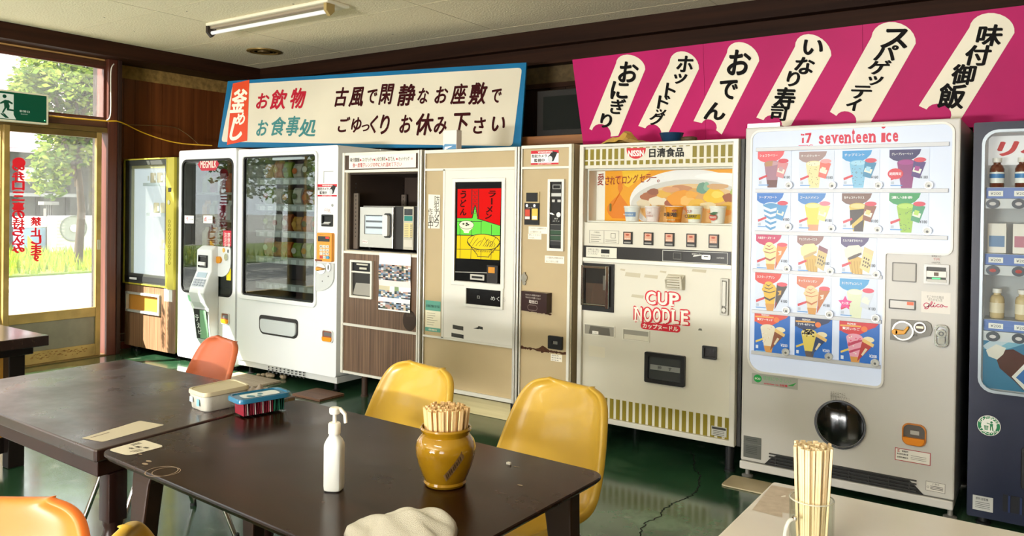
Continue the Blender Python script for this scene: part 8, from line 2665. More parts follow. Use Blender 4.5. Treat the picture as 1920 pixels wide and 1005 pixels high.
def sq(w_, z, ex=4.0, n=24):
    out = []
    for k in range(n):
        a = 2 * math.pi * k / n
        c, s_ = math.cos(a), math.sin(a)
        r_ = w_ / ((abs(c) ** ex + abs(s_) ** ex) ** (1 / ex))
        x, y = r_ * c, r_ * s_
        out.append((ctr.x + x * math.cos(ra_) - y * math.sin(ra_), ctr.y + x * math.sin(ra_) + y * math.cos(ra_), ctr.z + z))
    return out


m.loft([sq(0.019, 0.0), sq(0.0225, 0.003), sq(0.0235, 0.012), sq(0.0235, 0.108), sq(0.0230, 0.117, 3.6), sq(0.0195, 0.127, 2.8), sq(0.0145, 0.135, 2.0), sq(0.0128, 0.140, 2.0), sq(0.0128, 0.150, 2.0)])
m.done('bottle', M('#d3d6d3', 0.3, trans=0.0, coat=0.2), pb_, smooth=True)
MB().lathe(ctr + Vector((0, 0, 0.1425)), [(0.0155, 0), (0.0155, 0.024), (0.013, 0.0275), (0.006, 0.028)], 24).done('collar', M('#e6e0d2', 0.4), pb_, smooth=True)
MB().lathe(ctr + Vector((0, 0, 0.168)), [(0.0052, 0), (0.0045, 0.028)], 14).done('stem', M('#e9e4d8', 0.35), pb_, smooth=True)
hv = (RGT * 1.0 + Vector((0, 0, 0))).normalized()
hm_ = MB().lathe(ctr + Vector((0, 0, 0.192)), [(0.012, 0), (0.0135, 0.004), (0.0135, 0.013), (0.011, 0.016), (0, 0.0165)], 20)
hp = ctr + Vector((0, 0, 0.203))
hm_.tube([hp, hp + hv * 0.014, hp + hv * 0.026 + Vector((0, 0, -0.012)), hp + hv * 0.028 + Vector((0, 0, -0.034))], [0.007, 0.0055, 0.005, 0.0045], 12)
hm_.done('pump_head', M('#ebe5d8', 0.35), pb_, smooth=True)
FBt = Face(ctr, (math.cos(ra_ + math.pi / 2), math.sin(ra_ + math.pi / 2), 0), (0, 0, 1))
fn = Face(ctr + Vector((-math.sin(ra_ + math.pi / 2 - math.pi / 2), 0, 0)) * 0, (math.cos(ra_ - math.pi / 2), math.sin(ra_ - math.pi / 2), 0), (0, 0, 1))
wm_ = MB().use(M('#4a5560', 0.5))
fn.n = fn.ex.cross(fn.ez)
wm_.text(fn, 'う', -0.010, 0.012, 0.028, 0.048, 0.0238, 0.02)
wm_.done('mark', None, pb_, fix=False)

# mustard jar
p = FT7.st(847, 906)
jc = Vector((p[0] - 0.012, p[1] - 0.012, ZT + 0.0005))
jar = thing('ceramic_jar', 'mustard glazed ceramic jar full of chopsticks on the dark table', 'jar', jc)
HJ = 0.150
prof = [(0.0, 0.004), (0.046, 0.0), (0.053, 0.002), (0.056, 0.008), (0.054, 0.014), (0.060, 0.028), (0.070, 0.055), (0.0765, 0.080), (0.078, 0.098), (0.074, 0.114), (0.065, 0.125), (0.060, 0.130), (0.061, 0.136), (0.065, 0.140), (0.0665, 0.146), (0.064, HJ), (0.0615, HJ + 0.0005), (0.0592, 0.145), (0.0585, 0.130), (0.066, 0.115), (0.070, 0.095), (0.066, 0.070), (0.052, 0.028), (0.046, 0.012), (0.0, 0.011)]
MB().lathe(jc, prof, 48).done('jar_body', M('#87620a', 0.12, coat=0.6, c2='#987212', scale=9), jar, smooth=True)


def jar_r(z):
    for (r0_, z0_), (r1_, z1_) in zip(prof[1:15], prof[2:16]):
        if z0_ <= z <= z1_:
            return r0_ + (r1_ - r0_) * (z - z0_) / (z1_ - z0_ + 1e-9)
    return 0.07


tow = math.atan2(-jc.y, -jc.x)                      # the side turned to the room
lb = MB()
N = 14
for i in range(N):
    q = []
    for t, w_ in ((i / N, -1), ((i + 1) / N, -1), ((i + 1) / N, 1), (i / N, 1)):
        aa = tow + (-0.02 + 0.62 * t) + w_ * 0.055
        zz = 0.034 + 0.062 * t ** 1.15 - w_ * 0.0085
        r_ = jar_r(zz) + 0.0009
        q.append(jc + Vector((r_ * math.cos(aa), r_ * math.sin(aa), zz)))
    lb.use(M('#6e5230', 0.5) if i % 3 else M('#7d6240', 0.5))
    lb._face([lb.bm.verts.new(v) for v in q])
random.seed(21)
lb.use(M('#3c2c1c', 0.5))
for i in range(9):
    t = 0.1 + 0.09 * i
    q = []
    for dt, w_ in ((0, -0.5), (0.05, -0.5), (0.05, 0.5), (0, 0.5)):
        aa = tow + (-0.02 + 0.62 * (t + dt)) + w_ * 0.06 * random.uniform(0.6, 1.2)
        zz = 0.034 + 0.062 * (t + dt) ** 1.15 - w_ * 0.010
        r_ = jar_r(zz) + 0.0013
        q.append(jc + Vector((r_ * math.cos(aa), r_ * math.sin(aa), zz)))
    lb._face([lb.bm.verts.new(v) for v in q])
lb.done('paper_strip', None, jar, fix=False, label='worn brown paper strip')


def chopstick_mesh(w_=0.0108, t_=0.0052, L=0.203):
    m = MB()
    pr = [(-w_ / 2, -t_ / 2), (-0.0006, -t_ / 2), (0, -t_ / 2 + 0.0012), (0.0006, -t_ / 2), (w_ / 2, -t_ / 2), (w_ / 2, t_ / 2), (0.0006, t_ / 2), (0, t_ / 2 - 0.0012), (-0.0006, t_ / 2), (-w_ / 2, t_ / 2)]
    m.loft([[(x * f, y * f, z) for x, y in pr] for z, f in ((0, 0.85), (0.01, 0.95), (L, 1.0))])
    return m


STK = M('#d9b37c', 0.6, c2='#e2c08e', scale=14)
STK2 = M('#dfc79c', 0.65, c2='#e8d5b0', scale=14)


def bundle(base, n, r_bot, r_top, zrange, mat, label, group, w_=0.0108, t_=0.0052, L=0.203, seed=1, yaw_tan=True):
    rnd = random.Random(seed)
    first = chopstick_mesh(w_, t_, L).done('chopsticks', mat, None, loc=(0, 0, 0))
    tag(first, label, 'chopsticks', group)
    ga = math.pi * (3 - math.sqrt(5))
    for i in range(n):
        f = math.sqrt((i + 0.5) / n)
        a = i * ga
        b0 = base + Vector((r_bot * f * math.cos(a), r_bot * f * math.sin(a), 0))
        b1 = base + Vector((r_top * f * math.cos(a), r_top * f * math.sin(a), L))
        z = (b1 - b0).normalized()
        tw = a + math.pi / 2 + rnd.uniform(-0.35, 0.35)
        x = Vector((math.cos(tw), math.sin(tw), 0))
        x = (x - z * x.dot(z)).normalized()
        y = z.cross(x)
        mat4 = Matrix(((x.x, y.x, z.x, b0.x), (x.y, y.y, z.y, b0.y), (x.z, y.z, z.z, b0.z + rnd.uniform(*zrange)), (0, 0, 0, 1)))
        o = first if i == 0 else first.copy()
        if i:
            COL.objects.link(o)
        o.matrix_world = mat4


bundle(jc + Vector((0, 0, 0.013)), 72, 0.0425, 0.060, (-0.001, 0.006), STK, 'pale wooden chopsticks standing in the mustard ceramic jar', 'chopsticks in the mustard jar', w_=0.0098, t_=0.0048, L=0.184, seed=2)

# glass jar on the white table
p = FT7.st(1530, 1012)
gc = Vector((p[0] - 0.006, p[1] - 0.018, ZT + 0.0005))
gj = thing('glass_jar', 'clear glass jar holding chopsticks on the white table', 'jar', gc)
GL = bpy.data.materials.new('clear_glass')
GL.use_nodes = True
g_ = GL.node_tree.nodes['Principled BSDF']
g_.inputs['Base Color'].default_value = (0.96, 0.98, 0.97, 1)
g_.inputs['Roughness'].default_value = 0.02
g_.inputs['Transmission Weight'].default_value = 1.0
g_.inputs['IOR'].default_value = 1.12
MB().lathe(gc, [(0.0, 0.0), (0.041, 0.0), (0.045, 0.004), (0.0462, 0.02), (0.0462, 0.092), (0.0455, 0.096), (0.0442, 0.096), (0.0438, 0.092), (0.0438, 0.02), (0.041, 0.008), (0, 0.007)], 40).done('glass_body', pane_mat((0.93, 0.95, 0.93), 0.0, 0.0, 1.35), gj, smooth=True)
lv_ = -RGT
MB().tube([gc + Vector((0, 0, 0.0945)) + Vector((0.0452 * math.cos(2 * math.pi * k / 40), 0.0452 * math.sin(2 * math.pi * k / 40), 0)) for k in range(40)], 0.0016, 8, closed=True).done('rim', M('#cfcfc2', 0.1, alpha=0.5), gj, smooth=True)
rv = (CAM - gc); rv.z = 0; rv.normalize()
kp_ = gc + (rv * 0.031 - RGT * 0.036) + Vector((0, 0, 0.062))
MB().lathe(kp_, [(0.0, 0.006), (0.005, 0.005), (0.0065, 0.0), (0.005, -0.004)], 14, axis=(rv - RGT * 0.6)).done('stud', CHROME, gj, smooth=True)
hp = [kp_ + Vector((0, 0, 0)), kp_ - RGT * 0.012 + Vector((0, 0, -0.006)), kp_ - RGT * 0.019 + Vector((0, 0, -0.024)), kp_ - RGT * 0.020 + Vector((0, 0, -0.045)), kp_ - RGT * 0.010 + Vector((0, 0, -0.060))]
MB().tube(smooth_path(hp, 6), 0.0042, 10).done('handle', M('#d9dad2', 0.08, alpha=0.45, coat=0.5), gj, smooth=True)
bundle(gc + Vector((0, 0, 0.0095)), 38, 0.0330, 0.0425, (0.0, 0.006), STK2, 'pale wooden chopsticks standing in the clear glass jar', 'chopsticks in the glass jar', w_=0.0098, t_=0.0048, L=0.198, seed=4)


# lidded boxes
def tub(name, label, corners, h, lidh, matb, matl, over, content=None, printm=None):
    c = Vector((sum(q[0] for q in corners) / 4, sum(q[1] for q in corners) / 4))
    root = thing(name, label, 'container', (c.x, c.y, ZT))
    f = lambda s_: [tuple(c + (Vector(q) - c) * s_) for q in corners]
    z0 = ZT + 0.0006
    m = MB()
    rr = [0.028] * 4
    m.loft([[(x, y, z0 + z) for x, y in corner_round(f(s_), rr, 5)] for s_, z in ((0.88, 0.0), (0.92, 0.004), (0.97, h * 0.7), (0.985, h))])
    m.done('tub', matb, root, smooth=True)
    l = MB()
    l.loft([[(x, y, z0 + z) for x, y in corner_round(f(s_), rr, 5)] for s_, z in ((0.99, h - 0.006), (over, h - 0.004), (over, h + lidh * 0.4), (over - 0.02, h + lidh), (0.93, h + lidh), (0.92, h + lidh * 0.7), (0.88, h + lidh * 0.7))])
    l.done('lid', matl, root, smooth=True)
    return root, f, z0, h, lidh


A1 = [FT7.st(*q) for q in ((383, 776), (470, 757), (437, 744), (350, 764))]
b1 = Vector(A1[0])
r1, f1, z0, h, lh = tub('storage_box', 'white translucent storage box with cream lid on the left dark table', A1, 0.058, 0.010, M('#bdbbb0', 0.4, vary=0.2, scale=14), M('#c2b89c', 0.4, vary=0.06, scale=6), 1.02)
ev = Vector(A1[3]) - Vector(A1[0])
FA = Face((A1[0][0], A1[0][1], z0), (-ev.x, -ev.y, 0), (0, 0, 1))
FA = Face((A1[3][0], A1[3][1], z0), (-ev.x, -ev.y, 0), (0, 0, 1))
dl = ev.length
lm = MB().use(M('#7ab4cc', 0.5)).flat(FA, [(dl * 0.58, 0.018), (dl * 0.72, 0.018), (dl * 0.72, 0.042), (dl * 0.58, 0.042)], 0.001)
lm.use(M('#b9ccd6', 0.5)).flat(FA, [(dl * 0.18, 0.026), (dl * 0.36, 0.026), (dl * 0.36, 0.044), (dl * 0.18, 0.044)], 0.001)
lm.done('print', None, r1, fix=False)
A2 = [FT7.st(*q) for q in ((468, 790), (532, 777), (512, 768), (444, 783))]
A2 = [(-2.155, 1.583), A2[1], A2[2], A2[3]]
cA = FT7.st(456, 788); cB = FT7.st(532, 774)
ex_ = (Vector(cB) - Vector(cA)).normalized()
ny_ = Vector((-ex_.y, ex_.x))
Lb, Wb = 0.185, 0.105
o0 = Vector(cA) - ex_ * 0.01
A2 = [tuple(o0), tuple(o0 + ex_ * Lb), tuple(o0 + ex_ * Lb + ny_ * Wb), tuple(o0 + ny_ * Wb)]
r2, f2, z0, h, lh = tub('storage_box', 'clear storage box with blue lid and red sachets on the dark table', A2, 0.056, 0.011, pane_mat((0.90, 0.92, 0.92), 0.05, 0.0, 1.3), M('#25688a', 0.25, coat=0.3), 1.05)
c2v = Vector((sum(q[0] for q in A2) / 4, sum(q[1] for q in A2) / 4))
lm = MB().use(M('#dfe6e8', 0.3)).flat(tableface(z0 + h + lh * 0.7), corner_round([tuple(c2v + ex_ * a * Lb + ny_ * b * Wb) for a, b in ((-0.36, -0.28), (0.36, -0.28), (0.36, 0.28), (-0.36, 0.28))], [0.02] * 4, 4), 0.0006)
lm.use(M('#3a7f98', 0.3))
for a, b, r_ in ((-0.2, -0.1, 0.018), (0.02, 0.05, 0.012), (-0.05, -0.15, 0.01)):
    q = c2v + ex_ * a * Lb + ny_ * b * Wb
    lm.flat(tableface(z0 + h + lh * 0.7), ellipse(q.x, q.y, r_, r_ * 0.7, 10), 0.0010)
lm.done('lid_print', None, r2, fix=False)
rnd = random.Random(8)
sach = []
for i in range(22):
    u = -0.40 + 0.8 * (i + 0.5) / 22
    col = ('#8f2434', '#b0485a', '#e4d8d4', '#7a1c2c')[i % 4] if u < 0.18 else ('#1f5a48', '#2f7a5c', '#174436')[i % 3]
    cc_ = c2v + ex_ * u * Lb
    m = MB()
    ti = rnd.uniform(-0.004, 0.004)
    up0 = rnd.uniform(0.04, 0.049)
    m.loft([[tuple(Vector((cc_.x, cc_.y, z0 + 0.006 + z)) + Vector((ex_.x, ex_.y, 0)) * (a * 0.0013 + ti * z / 0.05) + Vector((ny_.x, ny_.y, 0)) * (b * 0.034)) for a, b in ((-1, -1), (1, -1), (1, 1), (-1, 1))] for z in (0, up0)])
    if u < 0.18:
        m.use(M('#e8dedc', 0.5))
        Fs_ = Face((cc_.x - ny_.x * 0.0345, cc_.y - ny_.y * 0.0345, z0 + 0.006), (ex_.x, ex_.y, 0), (0, 0, 1))
    o = m.done('seasoning_sachet', M(col, 0.35), None, loc=(cc_.x, cc_.y, z0 + 0.006))
    if not o.data.materials:
        o.data.materials.append(M(col, 0.35))
    o.data.materials.clear()
    o.data.materials.append(M(col, 0.35))
    tag(o, ('dark green sachet in the blue-lidded box' if u >= 0.18 else 'pale pink sachet in the blue-lidded box' if i % 4 == 2 else 'red sachet in the blue-lidded box'), 'sachet', ('green' if u >= 0.18 else 'pale' if i % 4 == 2 else 'red') + ' sachets in the blue-lidded box')


def cloth(name, label, cat, org, ax, ay, nx, ny_c, hfun, mat, z0):
    m = MB()
    g = []
    org, ax, ay = Vector(org), Vector(ax), Vector(ay)
    for j in range(ny_c + 1):
        row = []
        for i in range(nx + 1):
            u, v = i / nx, j / ny_c
            # squeeze the outline to a soft blob
            du = (u - 0.5) * 2; dv = (v - 0.5) * 2
            k = max(abs(du), abs(dv))
            l_ = (abs(du) ** 3 + abs(dv) ** 3) ** (1 / 3)
            s_ = k / l_ if l_ > 1e-6 else 1
            q = org + ax * (0.5 + du * s_ / 2) + ay * (0.5 + dv * s_ / 2)
            row.append(m.bm.verts.new((q.x, q.y, z0 + hfun(du, dv, k))))
        g.append(row)
    for j in range(ny_c):
        for i in range(nx):
            m._face((g[j][i], g[j][i + 1], g[j + 1][i + 1], g[j + 1][i]))
    edge = g[0] + [r[-1] for r in g[1:]] + g[-1][-2::-1] + [r[0] for r in g[-2:0:-1]]
    m._face(edge[::-1])
    c = org + ax * 0.5 + ay * 0.5
    o = m.done(name, mat, None, smooth=False, loc=(c.x, c.y, z0))
    for p in o.data.polygons:
        p.use_smooth = True
    tag(o, label, cat)
    return o


TOW = M('#c6c1b4', 0.95, bump=0.5, scale=520, vary=0.05)
P0 = FT7.st(660, 1015); P1 = FT7.st(862, 1000); P2 = FT7.st(800, 965)
o_ = Vector((-1.235, 1.160)); tx_ = Vector((0.215, 0.125)); ty_ = Vector((-0.075, 0.125))


def tow_h(u, v, k):
    b = max(0.0, 1 - k ** 6) ** 0.5
    return b * (0.030 + 0.012 * math.sin(2.6 * u + 0.8) + 0.010 * math.cos(3.5 * v - 0.9 * u) + 0.004 * math.sin(9 * u + 5 * v) - 0.008 * math.exp(-((v - 0.15 + 0.3 * u) / 0.12) ** 2))


cloth('towel', 'folded white towel at the near edge of the dark table', 'towel', o_ - Vector((0.0, 0.0)), tx_, ty_, 44, 30, tow_h, TOW, ZT + 0.0006)
P0 = FT7.st(462, 748); P1 = FT7.st(500, 735)
cc0 = Vector(FT7.st(483, 741))
dx_ = Vector((0.02, 0.105))
nn = Vector((-0.085, 0.03))
cl0 = cc0 - dx_ * 0.5 - nn * 0.5


def rag_h(u, v, k):
    b = max(0.0, 1 - k ** 4) ** 0.6
    return b * (0.026 + 0.010 * math.sin(4 * u + 1) * math.cos(3 * v) + 0.006 * math.sin(9 * u - 4 * v))


cloth('rag', 'crumpled grey rag behind the cream-lidded box', 'cloth', cl0, dx_, nn, 20, 16, rag_h, M('#a89c94', 0.8, vary=0.12, scale=20), ZT + 0.0006)

# ------------------------------------------------------------------ on the floor under the machines
def board(name, label, quad, h, mat, rad=0.004, bev=0.002, z=0.0):
    c = (sum(q[0] for q in quad) / 4, sum(q[1] for q in quad) / 4, z)
    o = MB().prism(tableface(z), corner_round(quad, [rad] * 4, 3), 0.0005, h).done(name, mat, None, loc=c, bevel=bev)
    tag(o, label, 'board')
    return o


F0_ = tableface(0.0)
fq = [F0_.st(*q) for q in ((578, 740), (625, 751), (664, 735), (618, 726))]
for c in [c for c in bpy.data.objects if c.parent == bm_ and c.name.startswith('foot')]:
    pass
board('floor_board', 'worn dark brown board on the floor beside the wide white machine\'s right foot', [(-4.60, 3.86), (-4.30, 3.86), (-4.30, 4.10), (-4.60, 4.10)], 0.018, wood_mat('#4a2e1e', '#6f4d36', 0.6, axis=0, ring=20))
board('floor_board', 'pale wooden board under the front edge of the wide white machine', [(-5.55, 3.83), (-5.02, 3.83), (-5.02, 4.10), (-5.55, 4.10)], 0.016, wood_mat('#8a7a66', '#b0a08a', 0.7, axis=0, ring=20))
tl_ = [F0_.st(*q) for q in ((1363, 905), (1400, 885), (1470, 900), (1425, 923))]
board('floor_tile', 'cream tile lying on the floor at the ice cream machine\'s left foot', [(-1.37, 3.93), (-1.08, 3.93), (-1.08, 4.11), (-1.37, 4.11)], 0.008, M('#b9ab8c', 0.4, vary=0.1), rad=0.02)
o = MB().box(-3.45, -2.90, 4.27, 4.37, 0.0005, 0.115).done('timber_block', wood_mat('#c9bb8a', '#dccf9e', 0.6, axis=0, ring=14), None, loc=(-3.17, 4.32, 0), bevel=0.004)
tag(o, 'pale squared timber on the floor under the tan noodle machine', 'timber')
rnd = random.Random(12)
for k in range(7):
    x, y = rnd.uniform(-5.43, -5.10), rnd.uniform(4.14, 4.20)
    r_ = rnd.uniform(0.016, 0.032)
    m = MB()
    m.lathe((x, y, 0.0005), [(r_ * 0.7, 0), (r_, r_ * 0.5), (r_ * 0.8, r_ * 1.1), (0, r_ * 1.3)], 7, sx=1.3)
    for v in m.bm.verts:
        v.co += Vector((rnd.uniform(-1, 1), rnd.uniform(-1, 1), 0)) * r_ * 0.15
    tag(m.done('rubble_stone', M('#a8977e', 0.9, vary=0.2), None, loc=(x, y, 0)), 'small pale rubble stone under the wide white machine\'s left corner', 'stone', 'rubble under the white machine')
ck = MB().use(M('#0d120e', 0.9))
rnd = random.Random(4)
pts = [F0_.st(*q) for q in ((1296, 845), (1302, 862), (1299, 876), (1311, 890), (1312, 905), (1309, 915), (1302, 926), (1285, 935), (1262, 944), (1245, 955), (1236, 970), (1212, 980), (1202, 990), (1198, 1008))]
fine = []
for p, q in zip(pts, pts[1:]):
    for k in range(6):
        t = k / 6
        fine.append((p[0] + (q[0] - p[0]) * t + rnd.uniform(-0.008, 0.008), p[1] + (q[1] - p[1]) * t + rnd.uniform(-0.008, 0.008)))
line(ck, fine, 0.0008, 0.006, F0_)
o = ck.done('floor_crack', None, None, loc=(pts[5][0], pts[5][1], 0), fix=False)
tag(o, None, None, None, 'structure')
#@@PART7
# ================================================================== OUTSIDE
GZ = -0.10
def leaf_mat(c):
    if ('leaf', c) in _mc:
        return _mc[('leaf', c)]
    m = bpy.data.materials.new('leaf')
    m.use_nodes = True
    nt = m.node_tree
    nt.nodes.clear()
    o = nt.nodes.new('ShaderNodeOutputMaterial')
    a = nt.nodes.new('ShaderNodeBsdfDiffuse')
    b = nt.nodes.new('ShaderNodeBsdfTranslucent')
    x = nt.nodes.new('ShaderNodeMixShader')
    x.inputs[0].default_value = 0.4
    a.inputs[0].default_value = lin(c)
    b.inputs[0].default_value = lin(c)
    nt.links.new(a.outputs[0], x.inputs[1]); nt.links.new(b.outputs[0], x.inputs[2]); nt.links.new(x.outputs[0], o.inputs[0])
    _mc[('leaf', c)] = m
    return m


gr = MB().box(-95, XW + 0.16, -60, 75, GZ - 0.2, GZ).done('ground', M('#8f8d88', 0.9, vary=0.10, scale=0.6))
struct(gr)
rnd = random.Random(31)
XG0, XG1 = -16.8, -24.5
gb = MB().use(M('#5f7422', 0.9, vary=0.3, scale=1.5)).box(XG1, XG0, -12, 26, GZ, GZ + 0.04)
g1, g2, g3 = leaf_mat('#87982c'), leaf_mat('#989f34'), leaf_mat('#6b8024')
for i in range(7000):
    x = XG1 + (XG0 - XG1) * rnd.random()
    y = rnd.uniform(-6, 16) if i % 3 else rnd.uniform(7, 13.5)
    h = rnd.uniform(0.12, 0.38)
    a = rnd.uniform(0, 6.28)
    d = Vector((math.cos(a), math.sin(a), 0)) * 0.03
    b = Vector((rnd.uniform(-0.1, 0.1), rnd.uniform(-0.1, 0.1), h))
    p = Vector((x, y, GZ + 0.03))
    gb.use((g1, g2, g3)[i % 3])
    gb._face([gb.bm.verts.new(v) for v in (p - d, p + d, p + b)])
o = gb.done('grass', None, None, loc=(-20, 10, GZ), fix=False)
tag(o, 'bright sunlit grass verge across the road outside', 'grass', None, 'stuff')


def tree(name, label, base, crown, rx, ry, rz, nleaf, cols, seed, lsize=0.16, trunk_h=None, group='trees outside the door'):
    rnd = random.Random(seed)
    t = thing(name, label, 'tree', base, group=group)
    base = Vector(base); crown = Vector(crown)
    m = MB()
    m.tube([base - Vector((0, 0, 0.1)), base + (crown - base) * 0.35 + Vector((0.1, 0.05, 0)), base + (crown - base) * 0.7, crown], [0.10, 0.085, 0.06, 0.03], 10)
    blobs = []
    for k in range(16):
        a, b, c = rnd.uniform(-1, 1), rnd.uniform(-1, 1), rnd.uniform(-1, 1)
        n = (a * a + b * b + c * c) ** 0.5 or 1
        f = rnd.uniform(0.35, 0.85)
        q = crown + Vector((a / n * rx * f, b / n * ry * f, c / n * rz * f))
        blobs.append((q, rnd.uniform(0.28, 0.5)))
        if k < 9:
            m.tube([base + (crown - base) * rnd.uniform(0.45, 0.8), (crown + q) / 2 + Vector((0, 0, -0.1)), q], [0.06, 0.04, 0.015], 6)
    m.done('trunk', M('#3d3226', 0.9, vary=0.2), t, smooth=True)
    lf = MB()
    ms = [leaf_mat(c) for c in cols]
    for i in range(nleaf):
        q, rr_ = blobs[i % len(blobs)]
        a, b, c = rnd.gauss(0, 1), rnd.gauss(0, 1), rnd.gauss(0, 1)
        n = (a * a + b * b + c * c) ** 0.5 or 1
        f = rnd.random() ** 0.4
        p = q + Vector((a / n * rx * rr_ * f, b / n * ry * rr_ * f, c / n * rz * rr_ * f * 0.8))
        s_ = lsize * rnd.uniform(0.6, 1.2)
        d1 = Vector((rnd.uniform(-1, 1), rnd.uniform(-1, 1), rnd.uniform(-0.5, 0.5))).normalized()
        d2 = d1.cross(Vector((rnd.uniform(-1, 1), rnd.uniform(-1, 1), rnd.uniform(0.2, 1)))).normalized()
        lf.use(ms[int(rnd.random() * len(ms))])
        lf._face([lf.bm.verts.new(p + d1 * s_ * a_ + d2 * s_ * b_ * 0.55) for a_, b_ in ((-0.5, 0), (-0.1, -0.5), (0.5, 0), (-0.1, 0.5))])
    lf.done('foliage', None, t, fix=False)
    return t


LC = ('#6f8436', '#5c7330', '#808f3e', '#485f2c', '#8c9648')
LC2 = ('#4a6230', '#3c542c', '#5f7438', '#344a28')
tree('leafy_tree', 'sunlit broad-leaved tree filling the glass door and the window above it', (-18.6, 9.3, GZ), (-18.4, 9.15, 3.7), 1.35, 1.4, 2.6, 9500, LC, 5, 0.17)
tree('leafy_tree', 'green tree whose leaves reach in at the upper left of the transom window', (-16.2, 5.6, GZ), (-16.2, 5.9, 5.4), 1.6, 1.7, 1.5, 4200, LC, 6, 0.17)
tree('leafy_tree', 'darker tree seen behind the pale machine at the right of the door glass', (-23.5, 14.2, GZ), (-23.5, 14.0, 4.2), 1.8, 2.0, 2.8, 5200, LC2, 7, 0.2)
tree('leafy_tree', 'bushy tree across the road, seen only in reflections on the machine glass', (-17.5, 0.5, GZ), (-17.5, 0.6, 3.2), 2.0, 2.4, 2.4, 4200, LC, 8, 0.2)
tree('leafy_tree', 'second bushy tree across the road, further left in the glass reflections', (-17.0, -5.5, GZ), (-17.0, -5.6, 3.4), 2.0, 2.6, 2.4, 3800, LC, 9, 0.2)

hs_ = thing('house', 'dark timber house with pale pinkish tiled roof behind the tree outside', 'house', (-28.5, 6, GZ))
wm_ = MB().use(M('#63615e', 0.8, vary=0.15, scale=2)).box(-34, -26.0, -9, 13.6, GZ, 3.25)
wm_.use(M('#454341', 0.8))
for k in range(26):
    y = -9 + k * 0.9
    wm_.box(-26.0, -25.94, y, y + 0.12, GZ, 3.2)
wm_.done('wall', None, hs_)
rf = bpy.data.materials.new('roof_tiles')
rf.use_nodes = True
nt = rf.node_tree
b = nt.nodes['Principled BSDF']
b.inputs['Roughness'].default_value = 0.7
tc = nt.nodes.new('ShaderNodeTexCoord'); wv = nt.nodes.new('ShaderNodeTexWave')
wv.wave_type = 'BANDS'; wv.bands_direction = 'Z'; wv.wave_profile = 'SAW'
wv.inputs['Scale'].default_value = 0.62; wv.inputs['Distortion'].default_value = 0.6; wv.inputs['Detail'].default_value = 1.0
cr = nt.nodes.new('ShaderNodeValToRGB')
cr.color_ramp.elements[0].position = 0.0; cr.color_ramp.elements[0].color = lin('#a98f98')
cr.color_ramp.elements[1].position = 0.25; cr.color_ramp.elements[1].color = lin('#c9b2b8')
nt.links.new(tc.outputs['Object'], wv.inputs[0]); nt.links.new(wv.outputs[0], cr.inputs[0]); nt.links.new(cr.outputs[0], b.inputs['Base Color'])
FRf = Face((0, 0, 0), (0, 1, 0), (0, 0, 1))
rm = MB()
rm.loft([[(-25.0, y, 2.85), (-25.0, y, 2.98), (-32.0, y, 8.0), (-39.0, y, 2.98), (-39.0, y, 2.85), (-32.0, y, 7.85)] for y in (-10, 14.6)])
rm.done('roof', rf, hs_)
for y0_, y1_, z0_, z1_ in ((9.95, 10.55, 1.9, 2.55), (11.1, 12.2, 1.95, 2.5), (6.0, 7.4, 1.0, 2.3), (1.0, 2.4, 1.0, 2.3)):
    wn = MB().use(M('#4a4846', 0.6)).frame(Face((-25.93, 0, 0), (0, 1, 0), (0, 0, 1)), y0_, y1_, z0_, z1_, 0.05, 0.0, 0.06)
    wo = wn.done('window', None, hs_)
    sub(MB().plate(Face((-25.93, 0, 0), (0, 1, 0), (0, 0, 1)), y0_ + 0.05, y1_ - 0.05, z0_ + 0.05, z1_ - 0.05, 0.0, 0.02), 'pane', M('#c9ccc9', 0.3), wo)
MB().box(-25.9, -25.0, 8.5, 12.6, 1.55, 1.65).done('porch_roof', M('#8c8a88', 0.7), hs_)
MB().box(-26, -25.2, 13.6, 26, GZ, 3.0).done('side_wing', M('#b9c2b8', 0.8, vary=0.1), hs_)

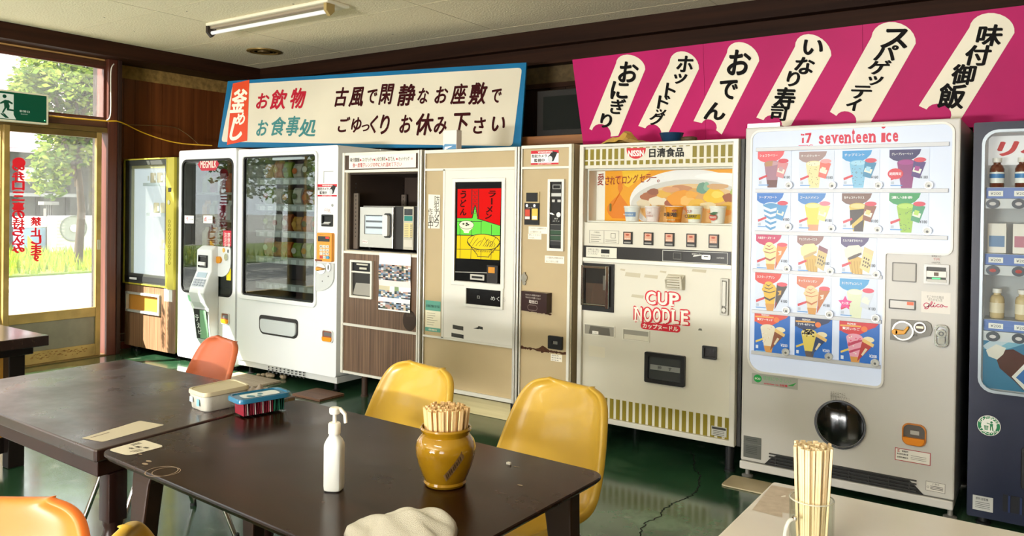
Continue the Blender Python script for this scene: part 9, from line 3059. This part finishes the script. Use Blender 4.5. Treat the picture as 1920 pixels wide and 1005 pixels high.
# outdoor unit, bins and post beside the house
FA_ = Face((-22.0, 0, 0), (0, 1, 0), (0, 0, 1))
y0_, z1_ = FA_.st(105, 405); y1_, z0_ = FA_.st(178, 476)
y1_ += 0.35
ac = thing('air_conditioner', 'cream outdoor air conditioner unit standing in the grass outside', 'air conditioner', (-22.2, (y0_ + y1_) / 2, GZ))
MB().box(-22.5, -22.0, y0_, y1_, GZ + 0.12, z1_).done('casing', M('#c9c6b4', 0.6), ac, bevel=0.02)
c = FA_.st(138, 428)
MB().use(M('#6f6f68', 0.6)).ring(FA_, ellipse(c[0], c[1], 0.36, 0.36, 32), ellipse(c[0], c[1], 0.33, 0.33, 32), 0.0, 0.03).use(M('#8a8a80', 0.6)).prism(FA_, ellipse(c[0], c[1], 0.33, 0.33, 32), 0.0, 0.004).use(M('#d8d6c8', 0.5)).prism(FA_, ellipse(c[0], c[1], 0.10, 0.10, 20), 0.004, 0.03).done('fan_grille', None, ac)
sl_ = MB().use(M('#a8a698', 0.6))
for k in range(9):
    sl_.plate(FA_, y0_ + 0.03, y0_ + 0.22, GZ + 0.25 + k * 0.09, GZ + 0.29 + k * 0.09, 0.0, 0.01)
sl_.done('louvre', None, ac)
MB().box(-22.45, -22.05, y0_ + 0.1, y1_ - 0.1, GZ, GZ + 0.12).done('stand', M('#5a5a56', 0.7), ac)
F2_ = Face((-22.6, 0, 0), (0, 1, 0), (0, 0, 1))
a0_, zt2 = F2_.st(44, 406); a1_, zb2 = F2_.st(86, 470)
bn = thing('storage_bin', 'white and blue storage bin outside, left of the air conditioner', 'bin', (-22.8, (a0_ + a1_) / 2, GZ))
MB().box(-23.2, -22.6, a0_, a1_, GZ, zt2 - 0.3).done('body', M('#7f97b4', 0.6), bn, bevel=0.02)
MB().box(-23.22, -22.58, a0_ - 0.02, a1_ + 0.02, zt2 - 0.3, zt2).done('lid', M('#e4e4e4', 0.6), bn, bevel=0.02)
MB().flat(F2_, [(a0_ + 0.1, GZ + 0.2), (a0_ + 0.45, GZ + 0.15), (a0_ + 0.1, GZ + 0.6)], 0.004).done('sticker', M('#d8b83a', 0.6), bn)
F3_ = Face((-23.4, 0, 0), (0, 1, 0), (0, 0, 1))
p0_, z1p = F3_.st(86, 378); p1_, _ = F3_.st(101, 378)
ps_ = thing('gate_post', 'dark slatted gate post between the bin and the air conditioner outside', 'post', (-23.5, (p0_ + p1_) / 2, GZ))
m = MB()
for k in range(4):
    yy = p0_ + (p1_ - p0_) * (k + 0.1) / 4
    m.box(-23.55, -23.4, yy, yy + (p1_ - p0_) * 0.16, GZ, z1p - 0.1)
m.done('slats', M('#55534f', 0.8), ps_)
MB().box(-23.65, -23.3, p0_ - 0.1, p1_ + 0.1, z1p - 0.1, z1p).done('cap', M('#6a6864', 0.8), ps_, bevel=0.01)

for o in list(bpy.data.objects):
    for k in ('_world', '_part'):
        if k in o:
            del o[k]
